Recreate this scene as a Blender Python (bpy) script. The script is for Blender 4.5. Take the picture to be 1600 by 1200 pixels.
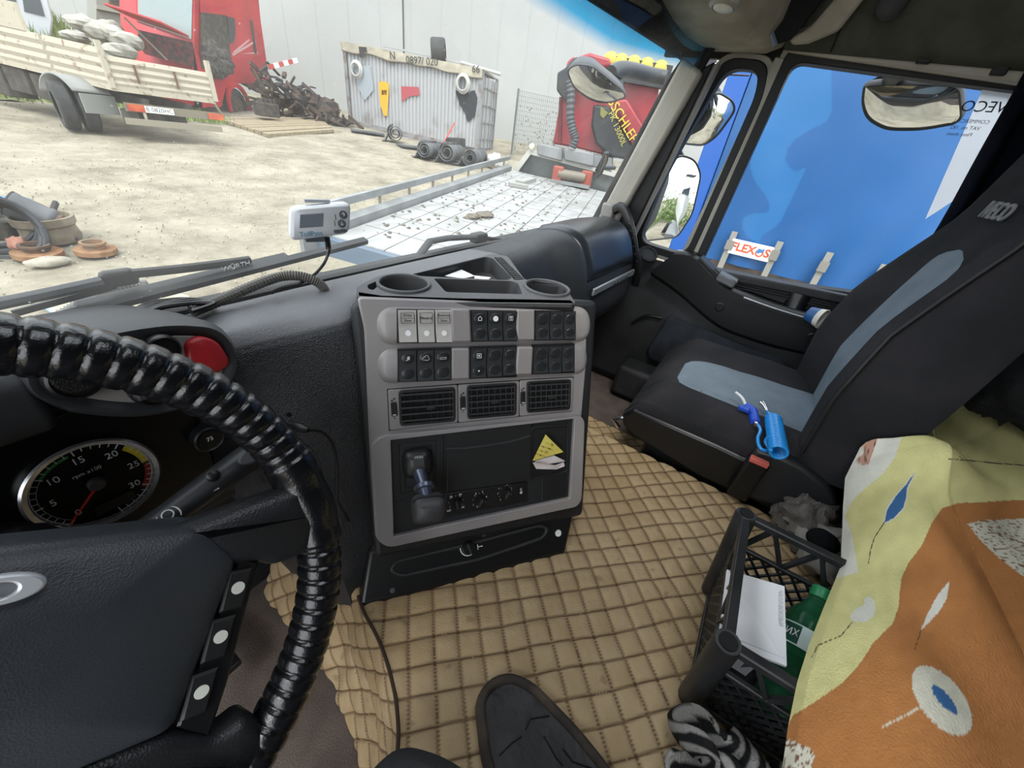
import bpy, bmesh, math, random
from mathutils import Vector, Matrix, noise
random.seed(7)
for o in list(bpy.data.objects): bpy.data.objects.remove(o)
S = bpy.context.scene
COL = S.collection
V = Vector
PI = math.pi
R_ = math.radians

# ------------------------------------------------------------------ camera, sky, light, exposure
# cab frame: X to the passenger side, Y to the front of the cab, Z up, metres; eye of the photographer at CAM
CAM = V((0, 0, 1.1))
FPX = 600.0                                   # focal length in pixels of the 1600 px wide frame
_F = V((-1250, -588, 600)).normalized()
_R = V((441, -326, 600)); _R = (_R - _F * _R.dot(_F)).normalized()
_D = _F.cross(_R).normalized()
cd = bpy.data.cameras.new('camera'); cam = bpy.data.objects.new('camera', cd); COL.objects.link(cam)
cd.sensor_width = 36; cd.lens = 36 * FPX / 1600; cd.clip_start = .02; cd.clip_end = 400
cx = V((_R.x, _F.x, -_D.x)); cy = V((_R.y, _F.y, -_D.y)); cz = V((_R.z, _F.z, -_D.z))
M = Matrix((cx, -cy, -cz)).transposed().to_4x4(); M.translation = CAM
cam.matrix_world = M
S.camera = cam
S.view_settings.view_transform = 'Standard'; S.view_settings.look = 'None'
S.view_settings.gamma = 1; S.view_settings.use_curve_mapping = False
S.view_settings.exposure = 1.72

W = bpy.data.worlds.new('overcast_sky'); S.world = W; W.use_nodes = True
wn = W.node_tree; wn.nodes.clear()
wo = wn.nodes.new('ShaderNodeOutputWorld'); wb = wn.nodes.new('ShaderNodeBackground')
tc = wn.nodes.new('ShaderNodeTexCoord'); nz = wn.nodes.new('ShaderNodeTexNoise'); cr = wn.nodes.new('ShaderNodeValToRGB')
nz.inputs['Scale'].default_value = 2.2; nz.inputs['Detail'].default_value = 5
cr.color_ramp.elements[0].color = (.80, .87, .97, 1); cr.color_ramp.elements[0].position = .35
cr.color_ramp.elements[1].color = (1, 1, 1, 1); cr.color_ramp.elements[1].position = .65
wn.links.new(tc.outputs['Generated'], nz.inputs['Vector']); wn.links.new(nz.outputs['Fac'], cr.inputs['Fac'])
wn.links.new(cr.outputs['Color'], wb.inputs['Color']); wn.links.new(wb.outputs['Background'], wo.inputs['Surface'])
wb.inputs['Strength'].default_value = 1.25
sl = bpy.data.lights.new('hazy_sun', 'SUN'); sl.energy = 1.2; sl.angle = R_(25); sl.color = (1, .97, .92)
so = bpy.data.objects.new('hazy_sun', sl); COL.objects.link(so); so.location = (-3, 2, 12)
so.rotation_euler = V((.55, .25, -1)).to_track_quat('-Z', 'Y').to_euler()

# ------------------------------------------------------------------ measuring helpers
def ray(px, py):
    v = V((px - 800, py - 600, FPX)); return V((_R.dot(v), _F.dot(v), -_D.dot(v)))
def at(px, py, ax, val):
    d = ray(px, py); i = 'xyz'.index(ax); return CAM + d * ((val - CAM[i]) / d[i])
def hit(px, py, P, N):
    d = ray(px, py); return CAM + d * ((V(P) - CAM).dot(N) / d.dot(N))
class Fr:
    "a flat working frame: origin o, in-plane axes u, v, normal n = u x v"
    def __init__(s, o, u, v):
        s.o = V(o); s.u = V(u).normalized(); s.v = (V(v) - s.u * V(v).dot(s.u)).normalized(); s.n = s.u.cross(s.v)
    def p(s, a, b, h=0): return s.o + s.u * a + s.v * b + s.n * h
    def px(s, x, y, h=0):
        q = hit(x, y, s.o + s.n * h, s.n) - s.o; return (q.dot(s.u), q.dot(s.v))
    def P(s, pts, h=0): return [s.px(x, y, h) for x, y in pts]
    def off(s, h): return Fr(s.o + s.n * h, s.u, s.v)
    def M(s, a=0, b=0, h=0, rot=0):
        c, w = math.cos(rot), math.sin(rot); u = s.u * c + s.v * w; v = s.v * c - s.u * w
        m = Matrix((u, v, s.n)).transposed().to_4x4(); m.translation = s.p(a, b, h); return m

# ------------------------------------------------------------------ materials
MATS = {}
CK = 1.0                                   # albedo scale of things outdoors, darkened to balance the raised exposure
def lin(c):
    if isinstance(c, str):
        c = [int(c[i:i + 2], 16) / 255 for i in (0, 2, 4)]
        return tuple(CK * (x / 12.92 if x <= .04045 else ((x + .055) / 1.055) ** 2.4) for x in c) + (1,)
    return tuple(c[:3]) + (1,)
def mat(name, c, rough=.6, metal=0, c2=None, ns=8, nd=4, lo=.4, hi=.6, bump=0, bs=60, bd=3, coat=0, spec=.5, dist=0, trans=0, bk='noise', nr=.5, stretch=None):
    if name in MATS: return MATS[name]
    m = bpy.data.materials.new(name); m.use_nodes = True; nt = m.node_tree; b = nt.nodes['Principled BSDF']
    b.inputs['Base Color'].default_value = lin(c); b.inputs['Roughness'].default_value = rough
    b.inputs['Metallic'].default_value = metal; b.inputs['Coat Weight'].default_value = coat
    b.inputs['Specular IOR Level'].default_value = spec; b.inputs['Transmission Weight'].default_value = trans
    t = nt.nodes.new('ShaderNodeTexCoord'); src = t.outputs['Object']
    if stretch:
        mp = nt.nodes.new('ShaderNodeMapping'); mp.inputs['Scale'].default_value = stretch
        nt.links.new(src, mp.inputs['Vector']); src = mp.outputs['Vector']
    if c2 is not None:
        n = nt.nodes.new('ShaderNodeTexNoise'); n.inputs['Scale'].default_value = ns; n.inputs['Detail'].default_value = nd; n.inputs['Distortion'].default_value = dist; n.inputs['Roughness'].default_value = nr
        r = nt.nodes.new('ShaderNodeValToRGB'); r.color_ramp.elements[0].position = lo; r.color_ramp.elements[1].position = hi
        r.color_ramp.elements[0].color = lin(c); r.color_ramp.elements[1].color = lin(c2)
        nt.links.new(src, n.inputs['Vector']); nt.links.new(n.outputs['Fac'], r.inputs['Fac']); nt.links.new(r.outputs['Color'], b.inputs['Base Color'])
    if bump:
        if bk == 'voronoi':
            n = nt.nodes.new('ShaderNodeTexVoronoi'); n.inputs['Scale'].default_value = bs; o = n.outputs['Distance']
        else:
            n = nt.nodes.new('ShaderNodeTexNoise'); n.inputs['Scale'].default_value = bs; n.inputs['Detail'].default_value = bd; o = n.outputs['Fac']
        bp = nt.nodes.new('ShaderNodeBump'); bp.inputs['Strength'].default_value = bump; bp.inputs['Distance'].default_value = .01
        nt.links.new(src, n.inputs['Vector']); nt.links.new(o, bp.inputs['Height']); nt.links.new(bp.outputs['Normal'], b.inputs['Normal'])
    MATS[name] = m; return m
def vmat(name, rough=.9, bump=0, bs=300):
    m = bpy.data.materials.new(name); m.use_nodes = True; nt = m.node_tree; b = nt.nodes['Principled BSDF']
    b.inputs['Roughness'].default_value = rough; b.inputs['Specular IOR Level'].default_value = .2
    a = nt.nodes.new('ShaderNodeVertexColor'); a.layer_name = 'print'; nt.links.new(a.outputs['Color'], b.inputs['Base Color'])
    if bump:
        t = nt.nodes.new('ShaderNodeTexCoord'); n = nt.nodes.new('ShaderNodeTexNoise'); n.inputs['Scale'].default_value = bs
        bp = nt.nodes.new('ShaderNodeBump'); bp.inputs['Strength'].default_value = bump; bp.inputs['Distance'].default_value = .005
        nt.links.new(t.outputs['Object'], n.inputs['Vector']); nt.links.new(n.outputs['Fac'], bp.inputs['Height']); nt.links.new(bp.outputs['Normal'], b.inputs['Normal'])
    return m
def glass(name, tint=(.9, .93, .93), dirt=.03, refl=.06, band=None, speck=3):
    "thin clear pane: see-through, a little reflection, a film of dust; band = (z0, z1) of a blue sun strip"
    m = bpy.data.materials.new(name); m.use_nodes = True; nt = m.node_tree; nt.nodes.clear(); N = nt.nodes.new; L = nt.links.new
    out = N('ShaderNodeOutputMaterial'); tr = N('ShaderNodeBsdfTransparent'); gl = N('ShaderNodeBsdfGlossy'); df = N('ShaderNodeBsdfTranslucent'); dd = N('ShaderNodeBsdfDiffuse')
    gl.inputs['Roughness'].default_value = .02; tr.inputs['Color'].default_value = tint + (1,)
    df.inputs['Color'].default_value = dd.inputs['Color'].default_value = (.75, .74, .70, 1)
    t = N('ShaderNodeTexCoord'); n = N('ShaderNodeTexNoise'); n.inputs['Scale'].default_value = 9; n.inputs['Detail'].default_value = 8
    mr = N('ShaderNodeMapRange'); mr.inputs['From Min'].default_value = .35; mr.inputs['From Max'].default_value = .75; mr.inputs['To Min'].default_value = dirt * .6; mr.inputs['To Max'].default_value = dirt * 1.7
    L(t.outputs['Object'], n.inputs['Vector']); L(n.outputs['Fac'], mr.inputs['Value'])
    vo = N('ShaderNodeTexVoronoi'); vo.inputs['Scale'].default_value = 60; L(t.outputs['Object'], vo.inputs['Vector'])
    sp = N('ShaderNodeMapRange'); sp.inputs['From Min'].default_value = .09; sp.inputs['From Max'].default_value = .05; sp.inputs['To Min'].default_value = 0; sp.inputs['To Max'].default_value = dirt * speck
    L(vo.outputs['Distance'], sp.inputs['Value'])
    ad = N('ShaderNodeMath'); ad.operation = 'ADD'; L(mr.outputs['Result'], ad.inputs[0]); L(sp.outputs['Result'], ad.inputs[1])
    md = N('ShaderNodeMixShader'); L(df.outputs[0], md.inputs[1]); L(dd.outputs[0], md.inputs[2])
    m1 = N('ShaderNodeMixShader'); L(ad.outputs[0], m1.inputs[0]); L(tr.outputs[0], m1.inputs[1]); L(md.outputs[0], m1.inputs[2])
    m2 = N('ShaderNodeMixShader'); m2.inputs[0].default_value = refl; L(m1.outputs[0], m2.inputs[1]); L(gl.outputs[0], m2.inputs[2])
    if band:
        sx = N('ShaderNodeSeparateXYZ'); L(t.outputs['Object'], sx.inputs[0])
        r = N('ShaderNodeMapRange'); r.inputs['From Min'].default_value = band[0]; r.inputs['From Max'].default_value = band[1]; xr = N('ShaderNodeMapRange'); xr.inputs['From Min'].default_value = .62; xr.inputs['From Max'].default_value = 1.08; xr.inputs['To Min'].default_value = 0; xr.inputs['To Max'].default_value = .04; L(sx.outputs['X'], xr.inputs['Value'])
        sb_ = N('ShaderNodeMath'); sb_.operation = 'SUBTRACT'; L(sx.outputs['Z'], sb_.inputs[0]); L(xr.outputs['Result'], sb_.inputs[1]); L(sb_.outputs[0], r.inputs['Value'])
        rp = N('ShaderNodeValToRGB'); e = rp.color_ramp.elements; e[0].color = tint + (1,); e[0].position = 0; e[1].color = (.015, .06, .16, 1); e[1].position = 1
        k = e.new(.3); k.color = (.04, .40, .72, 1)
        L(r.outputs[0], rp.inputs[0]); L(rp.outputs[0], tr.inputs['Color'])
    L(m2.outputs[0], out.inputs[0]); MATS[name] = m; return m
def mirror_mat():
    m = mat('mirror_glass', (.86, .87, .86), .015, 1); return m

# ------------------------------------------------------------------ mesh builder
def rrect(cx, cy, w, h, r, n=5):
    o = []; r = min(r, w / 2 - 1e-5, h / 2 - 1e-5)
    for k, (sx, sy) in enumerate(((1, 1), (-1, 1), (-1, -1), (1, -1))):
        for i in range(n + 1):
            a = (k + i / n) * PI / 2; o.append((cx + sx * (w / 2 - r) + r * math.cos(a), cy + sy * (h / 2 - r) + r * math.sin(a)))
    return o
def rpoly(pts, r, n=5):
    "round the corners of a 2-D polygon (counts: (n+1) points for each corner)"
    o = []; m = len(pts)
    for i in range(m):
        p = V(pts[i]).to_2d(); a = V(pts[i - 1]).to_2d() - p; b = V(pts[(i + 1) % m]).to_2d() - p
        rr = r[i] if isinstance(r, (list, tuple)) else r
        d = min(rr, a.length * .48, b.length * .48); A = p + a.normalized() * d; B = p + b.normalized() * d
        for k in range(n + 1):
            t = k / n; q = A * (1 - t) ** 2 + p * 2 * t * (1 - t) + B * t * t; o.append((q.x, q.y))
    return o
def inset(pts, d):
    m = len(pts); ar = sum(pts[i - 1][0] * pts[i][1] - pts[i][0] * pts[i - 1][1] for i in range(m)); sg = 1 if ar > 0 else -1; o = []
    for i in range(m):
        p = V(pts[i]).to_2d(); a = (p - V(pts[i - 1]).to_2d()); b = (V(pts[(i + 1) % m]).to_2d() - p)
        if a.length < 1e-9: a = b
        if b.length < 1e-9: b = a
        a.normalize(); b.normalize(); na = V((-a.y, a.x)) * sg; nb = V((-b.y, b.x)) * sg; k = na + nb
        if k.length < 1e-6: k = na
        k.normalize(); q = p + k * (d / max(.35, k.dot(na))); o.append((q.x, q.y))
    return o
def ell(cx, cy, a, b, n=24, rot=0):
    return [(cx + a * math.cos(t) * math.cos(rot) - b * math.sin(t) * math.sin(rot), cy + a * math.cos(t) * math.sin(rot) + b * math.sin(t) * math.cos(rot)) for t in [2 * PI * i / n for i in range(n)]]
def smooth_path(pts, n=6):
    "Catmull-Rom through 3-D points"
    P = [V(p) for p in pts]; o = []
    for i in range(len(P) - 1):
        a = P[max(i - 1, 0)]; b = P[i]; c = P[i + 1]; d = P[min(i + 2, len(P) - 1)]
        for k in range(n):
            t = k / n; o.append(.5 * ((2 * b) + (c - a) * t + (2 * a - 5 * b + 4 * c - d) * t * t + (3 * b - a - 3 * c + d) * t ** 3))
    o.append(P[-1]); return o
class MB:
    def __init__(s): s.v = []; s.f = []; s.m = []
    def add(s, vs, fs, m=0):
        k = len(s.v); s.v += [V(p) for p in vs]; s.f += [tuple(i + k for i in f) for f in fs]; s.m += [m] * len(fs); return s
    def box(s, c, size, Mx=None, m=0):
        x, y, z = (d / 2 for d in size); vs = [V(c) + V((a * x, b * y, d * z)) for a in (-1, 1) for b in (-1, 1) for d in (-1, 1)]
        if Mx is not None: vs = [Mx @ p for p in vs]
        return s.add(vs, [(0, 1, 3, 2), (4, 6, 7, 5), (0, 4, 5, 1), (2, 3, 7, 6), (0, 2, 6, 4), (1, 5, 7, 3)], m)
    def boxm(s, a, b, m=0): return s.box([(a[i] + b[i]) / 2 for i in range(3)], [abs(b[i] - a[i]) for i in range(3)], None, m)
    def bar(s, a, b, w, h, up=(0, 0, 1), m=0):
        "rectangular bar from a to b, w across, h along up"
        a, b = V(a), V(b); d = (b - a).normalized(); x = d.cross(V(up))
        if x.length < 1e-5: x = d.cross(V((1, 0, 0)))
        x.normalize(); y = x.cross(d); vs = [p + x * (i * w / 2) + y * (j * h / 2) for p in (a, b) for i, j in ((-1, -1), (1, -1), (1, 1), (-1, 1))]
        return s.add(vs, [(0, 3, 2, 1), (4, 5, 6, 7), (0, 1, 5, 4), (1, 2, 6, 5), (2, 3, 7, 6), (3, 0, 4, 7)], m)
    def loft(s, rings, closed=True, caps=True, m=0, loop=False):
        n = len(rings[0]); vs = [p for r in rings for p in r]; fs = []; K = len(rings)
        for i in range(K if loop else K - 1):
            for j in range(n if closed else n - 1):
                a, b = i * n + j, i * n + (j + 1) % n; c, d = ((i + 1) % K) * n + (j + 1) % n, ((i + 1) % K) * n + j; fs.append((a, b, c, d))
        if caps and closed and not loop: fs += [tuple(reversed(range(n))), tuple(range((K - 1) * n, K * n))]
        return s.add(vs, fs, m)
    def tube(s, path, r, n=8, m=0, caps=True, flat=1.0):
        P = [V(p) for p in path]; K = len(P); rings = []; ref = None
        for i in range(K):
            d = (P[min(i + 1, K - 1)] - P[max(i - 1, 0)]).normalized()
            if ref is None:
                ref = d.cross(V((0, 0, 1)));  ref = ref if ref.length > .05 else d.cross(V((1, 0, 0)))
            ref = (ref - d * ref.dot(d)).normalized(); w = d.cross(ref); rr = r[i] if isinstance(r, (list, tuple)) else r
            rings.append([P[i] + ref * (rr * math.cos(2 * PI * j / n)) + w * (rr * flat * math.sin(2 * PI * j / n)) for j in range(n)])
        return s.loft(rings, True, caps, m)
    def lathe(s, prof, Mx=None, n=24, m=0, caps=True, a0=0, a1=2 * PI):
        full = abs(a1 - a0 - 2 * PI) < 1e-6; k = n if full else n + 1; rings = []
        for r, z in prof:
            q = [V((r * math.cos(a0 + (a1 - a0) * j / n), r * math.sin(a0 + (a1 - a0) * j / n), z)) for j in range(k)]
            rings.append([Mx @ p for p in q] if Mx is not None else q)
        return s.loft(rings, full, caps and full, m)
    def prism(s, fr, poly, h0, h1, m=0, top=None):
        t = top or poly; return s.loft([[fr.p(a, b, h0) for a, b in poly], [fr.p(a, b, h1) for a, b in t]], m=m) if _ccw(poly) else s.loft([[fr.p(a, b, h0) for a, b in reversed(poly)], [fr.p(a, b, h1) for a, b in reversed(t)]], m=m)
    def slab(s, fr, poly, h0, h1, ch=.002, m=0):
        "prism with a chamfered top edge"
        if not _ccw(poly): poly = list(reversed(poly))
        return s.loft([[fr.p(a, b, h0) for a, b in poly], [fr.p(a, b, h1 - ch) for a, b in poly], [fr.p(a, b, h1) for a, b in inset(poly, ch)]], m=m)
    def ring(s, fr, outer, inner, h0, h1, m=0):
        n = len(outer); vs = [fr.p(a, b, h) for pl, h in ((outer, h0), (outer, h1), (inner, h1), (inner, h0)) for a, b in pl]; fs = []
        for r in range(4):
            for j in range(n): fs.append((r * n + j, r * n + (j + 1) % n, ((r + 1) % 4) * n + (j + 1) % n, ((r + 1) % 4) * n + j))
        if not _ccw(outer): fs = [tuple(reversed(f)) for f in fs]
        return s.add(vs, fs, m)
    def grid(s, fn, nu, nv, m=0, wrap=False):
        vs = [fn(i / nu, j / nv) for j in range(nv + 1) for i in range(nu + (0 if wrap else 1))]; k = nu + (0 if wrap else 1)
        fs = [(j * k + i, j * k + (i + 1) % k, (j + 1) * k + (i + 1) % k, (j + 1) * k + i) for j in range(nv) for i in range(nu)]
        return s.add(vs, fs, m)
    def sphere(s, c, r, n=12, m=0, Mx=None):
        c = V(c); rr = V(r) if isinstance(r, (tuple, list)) else V((r, r, r)); h = n // 2
        rings = [[c + V((rr.x * math.sin(PI * (i + .02) / (h + .04)) * math.cos(2 * PI * j / n), rr.y * math.sin(PI * (i + .02) / (h + .04)) * math.sin(2 * PI * j / n), -rr.z * math.cos(PI * i / h))) for j in range(n)] for i in range(h + 1)]
        if Mx is not None: rings = [[Mx @ p for p in q] for q in rings]
        return s.loft(rings, m=m)
    def build(s, name, mats, parent=None, smooth=38, bevel=0, seg=2, sub=0, solid=0, kind=None, label=None):
        me = bpy.data.meshes.new(name); root = V((0, 0, 0))
        if parent is not None:
            q = parent
            while q is not None: root += q.location; q = q.parent
        c = V((0, 0, 0))
        if parent is None and s.v:
            xs = [p.x for p in s.v]; ys = [p.y for p in s.v]; c = V(((min(xs) + max(xs)) / 2, (min(ys) + max(ys)) / 2, min(p.z for p in s.v)))
        me.from_pydata([p - root - c for p in s.v], [], s.f)
        for mm in (mats if isinstance(mats, (list, tuple)) else [mats]): me.materials.append(mm)
        if any(s.m): me.polygons.foreach_set('material_index', s.m)
        bm = bmesh.new(); bm.from_mesh(me); bmesh.ops.recalc_face_normals(bm, faces=bm.faces); bm.to_mesh(me); bm.free()
        if smooth:
            me.polygons.foreach_set('use_smooth', [True] * len(me.polygons)); me.set_sharp_from_angle(angle=R_(smooth))
        o = bpy.data.objects.new(name, me); COL.objects.link(o)
        o.location = c
        if parent is not None: o.parent = parent; o.location = (0, 0, 0)
        if solid: md = o.modifiers.new('thickness', 'SOLIDIFY'); md.thickness = solid; md.offset = 0
        if bevel: md = o.modifiers.new('bevel', 'BEVEL'); md.width = bevel; md.segments = seg; md.limit_method = 'ANGLE'; md.angle_limit = R_(35)
        if sub: md = o.modifiers.new('sub', 'SUBSURF'); md.levels = md.render_levels = sub
        if kind: o['kind'] = kind
        if label: o['label'] = label
        return o
def _ccw(p): return sum(p[i - 1][0] * p[i][1] - p[i][0] * p[i - 1][1] for i in range(len(p))) > 0
def thing(name, label, cat, loc, group=None):
    o = bpy.data.objects.new(name, None); COL.objects.link(o); o.location = loc; o.empty_display_size = .05
    o['label'] = label; o['category'] = cat
    if group: o['group'] = group
    return o
def tag(o, label, cat, group=None):
    o['label'] = label; o['category'] = cat
    if group: o['group'] = group
    return o
def struct(o, label=None):
    o['kind'] = 'structure'
    if label: o['label'] = label
    return o
def copy_tree(o, parent=None):
    c = o.copy(); COL.objects.link(c); c.parent = parent
    for ch in o.children: copy_tree(ch, c)
    return c
def text(st, size, Mx, m, parent=None, name='lettering', ex=.0004, ax='CENTER', sx=1.0, bold=0):
    cu = bpy.data.curves.new(name, 'FONT'); cu.body = st; cu.size = size; cu.align_x = ax; cu.align_y = 'CENTER'; cu.extrude = ex; cu.resolution_u = 3; cu.offset = bold
    ob = bpy.data.objects.new(name, cu); me = bpy.data.meshes.new_from_object(ob); bpy.data.objects.remove(ob); bpy.data.curves.remove(cu)
    root = V((0, 0, 0)); q = parent
    while q is not None: root += q.location; q = q.parent
    me.transform(Matrix.Translation(-root) @ Mx @ Matrix.Diagonal((sx, 1, 1, 1)))
    me.materials.clear(); me.materials.append(m); me.name = name
    o = bpy.data.objects.new(name, me); COL.objects.link(o); o.parent = parent
    return o
def heap(mb, c, rx, ry, rz, seed, n=22, amp=.3, fq=1.6, m=0, sharp=0):
    "a crumpled rounded lump"
    c = V(c)
    def fn(u, v):
        a = 2 * PI * u; b = PI * (v * .98 + .01); d = V((math.sin(b) * math.cos(a), math.sin(b) * math.sin(a), math.cos(b)))
        k = 1 + amp * noise.noise(d * fq + V((seed * 7.3, seed * 1.7, seed))) + sharp * abs(noise.noise(d * fq * 3.1 + V((seed, 3, seed * 2.2))))
        return c + V((d.x * rx * k, d.y * ry * k, d.z * rz * k))
    return mb.grid(fn, n, n // 2, m, wrap=True)

# shared materials
BLK = mat('black_plastic', '1d1f21', .55, c2='26282a', ns=12, bump=.15, bs=900)
BLKL = mat('black_leather_grain', '292b2f', .45, bump=.4, bs=560, bk='voronoi')
BLKS = mat('smooth_black_plastic', '131416', .35)
BLKLIT = mat('dash_lit_black_grain', '6c6d70', .6, c2='747578', ns=6, bump=.25, bs=560, bk='voronoi')  # paler copy of the black dash grain, windscreen glare put into its colour
SILV = mat('silver_grey_trim', '8b888a', .42, .15, c2='95918f', ns=5)
BEIGE = mat('beige_grey_pillar_trim', 'a9a59a', .6, c2='9a968b', ns=4)
RUB = mat('black_rubber_seal', '0e0f11', .6)
WHT = mat('white_print', 'e2e4e4', .5)
DKF = mat('dark_fabric', '232427', .95, c2='2d2c2f', ns=30, bump=.3, bs=700, spec=.1)
CHR = mat('chrome', (.8, .81, .83), .15, 1)
# ================================================================== CAB SHELL
XL, XR, YB, ZC = -.62, 1.62, -1.35, 1.78
FLO = mat('brown_rubber_floor', '4b423d', .85, c2='5a504a', ns=14, bump=.3, bs=300)
struct(MB().boxm((XL - .05, YB, .14), (XR + .05, .66, .2)).build('floor', FLO), 'brown grey rubber floor of the truck cab')
# engine hump under the quilted cover, stands on the floor between the seats
struct(MB().boxm((.2, -.44, .2), (.86, .30, .40)).boxm((.2, .30, .2), (.86, .63, .40)).build('engine_hump', BLK, bevel=.02), 'low engine hump between the two seats')
struct(MB().boxm((XL, .63, .2), (XR, .68, .83)).build('wall_front', BLK), 'black bulkhead under the windscreen')
HEAD = mat('dark_grey_headliner_felt', '55564f', .97, c2='4b4c44', ns=16, bump=.35, bs=500, spec=.1)
BACKF = mat('dark_bunk_wall_felt', '2b2c2e', .97, c2='232426', ns=10, bump=.3, bs=500, spec=.1)
struct(MB().boxm((XL, YB - .04, .2), (XR, YB, ZC)).build('wall_back', BACKF), 'dark felt back wall of the sleeper cab')
# ceiling with an unseen roof hatch opening, added to let daylight in
cb = MB()
for a, b in (((XL, YB), (XR, -.30)), ((XL, .18), (XR, .5)), ((XL, -.30), (.05, .18)), ((.80, -.30), (XR, .18))):
    cb.boxm((a[0], a[1], ZC), (b[0], b[1], ZC + .04))
ceil = struct(cb.build('ceiling', HEAD), 'dark grey felt headliner of the cab roof')
hb = MB(); fr = Fr((.425, -.06, ZC), (1, 0, 0), (0, 1, 0)); hb.ring(fr, rrect(0, 0, .80, .53, .05), rrect(0, 0, .73, .46, .04), -.015, .06); hb.build('added_hatch_frame', BLKS, ceil)
# left side: unseen driver's door left open to brighten the cab, posts and sill remain
lb = MB(); lb.boxm((XL - .04, YB, .2), (XL, -.42, ZC)); lb.boxm((XL - .04, .42, .2), (XL, .66, .86)); lb.boxm((XL - .04, -.42, 1.56), (XL, .62, ZC))
lb.bar((XL - .02, .59, .84), (XL - .02, .40, 1.58), .06, .09, (0, 1, 0))
struct(lb.build('wall_left', BEIGE), 'beige door posts on the driver side')

# windscreen -------------------------------------------------------
WS = Fr((.45, .62, .83), (1, 0, 0), (0, -.32, 1))           # n points to -y (into the cab)
wsw, wsh = 2.1, .64
wroot = bpy.data.objects.new('window_1', None); COL.objects.link(wroot); wroot.location = (.45, .62, .83); struct(wroot, 'dusty windscreen with a blue tinted sun strip along its top')
def wsp(u, v):
    a = (u - .5) * wsw; b = v * wsh; return WS.p(a, b, .10 * (abs(a) / 1.05) ** 4)
g = MB(); g.grid(wsp, 40, 12)
wg = g.build('pane', glass('windscreen_glass', (.80, .83, .83), .080, .045, band=(.448, .53)), wroot)
g = MB()
for v in (0, 1):
    g.tube([wsp(u / 30, v) for u in range(31)], .016, 6)
for u in (0, 1):
    g.tube([wsp(u, v / 10) for v in range(11)], .016, 6)
g.build('window_seal', RUB, wroot)
struct(MB().boxm((XL, .46, 1.42), (XR, .56, 1.78)).build('trim_1', HEAD), 'dark header panel above the windscreen')

# right A pillar ----------------------------------------------------
def pil(mb, pb, pt, w, d, m=0):                                    # slanted post between two points in the plane of the side wall
    a, b = V(pb), V(pt); mb.bar(a, b, d, w, (0, 1, 0), m)
pr = bpy.data.objects.new('trim_2', None); COL.objects.link(pr); pr.location = (1.5, .5, .8); struct(pr, 'beige windscreen pillar trim on the passenger side')
q = MB()
def strip(p0, p1, x0, x1, mb, n=1):
    "flat post whose edges run through pixel pairs (bottom pair, top pair), between x0 (inner) and x1 (outer)"
    a = [at(*p, 'x', x0) for p in p0]; b = [at(*p, 'x', x0) for p in p1]; o = V((x1 - x0, 0, 0))
    return mb.loft([[a[0], a[1], a[1] + o, a[0] + o], [b[0], b[1], b[1] + o, b[0] + o]])
strip([(908, 372), (926, 358)], [(1040, 126), (1064, 92)], 1.49, 1.53, MB()).build('pillar_seal', RUB, pr, bevel=.004)
strip([(922, 362), (962, 352)], [(1066, 88), (1098, 112)], 1.475, 1.56, MB()).build('pillar_cover', BEIGE, pr, bevel=.012, seg=3)
strip([(958, 362), (984, 372)], [(1098, 106), (1116, 96)], 1.50, 1.57, MB()).build('door_seal', RUB, pr, bevel=.004)

strip([(977, 366), (988, 372)], [(1112, 102), (1124, 97)], 1.515, 1.56, MB()).build('door_frame_strip', BEIGE, pr, bevel=.003)
# passenger door ------------------------------------------------------
DR = bpy.data.objects.new('door_1', None); COL.objects.link(DR); DR.location = (1.6, 0, .25); struct(DR, 'black passenger door with beige window frame')
DF = Fr((1.6, 0, 0), (0, -1, 0), (0, 0, 1))                     # local a = -y, b = z, normal -> -x (into the cab)
D = lambda pts, h=0: DF.P(pts, h)
# beige window frame: quarter light + main window
qg = D([(1136, 102), (1192, 108), (1186, 150), (1074, 402), (996, 378), (1040, 268)])
mg = D([(1238, 93), (1640, 146), (1640, 236), (1362, 463), (1087, 425)])
fb = MB()
def band(outer, inner, h0, h1, r0, r1): fb.ring(DF, rpoly(outer, r0), rpoly(inner, r1), h0, h1)
fb.ring(DF, rpoly(inset(qg, -.03), .05), rpoly(inset(qg, -.012), .04), -.02, .02)
fb.ring(DF, rpoly(inset(mg, -.032), .03), rpoly(inset(mg, -.016), .03), -.02, .02)
fb.build('window_frame', BEIGE, DR, bevel=.003)
fb = MB(); fb.ring(DF, rpoly(inset(qg, -.016), .045), rpoly(inset(qg, .008), .05), -.025, .026); fb.ring(DF, rpoly(inset(mg, -.02), .03), rpoly(inset(mg, .008), .03), -.025, .026)
fb.build('window_gasket', RUB, DR, bevel=.003)
DG = glass('side_glass', (.88, .90, .91), .012, 0, speck=0)
MB().prism(DF, rpoly(qg, .05), -.004, 0).build('quarter_light_pane', DG, DR)
MB().prism(DF, rpoly(mg, .03), -.004, 0).build('side_window_pane', DG, DR)
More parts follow.
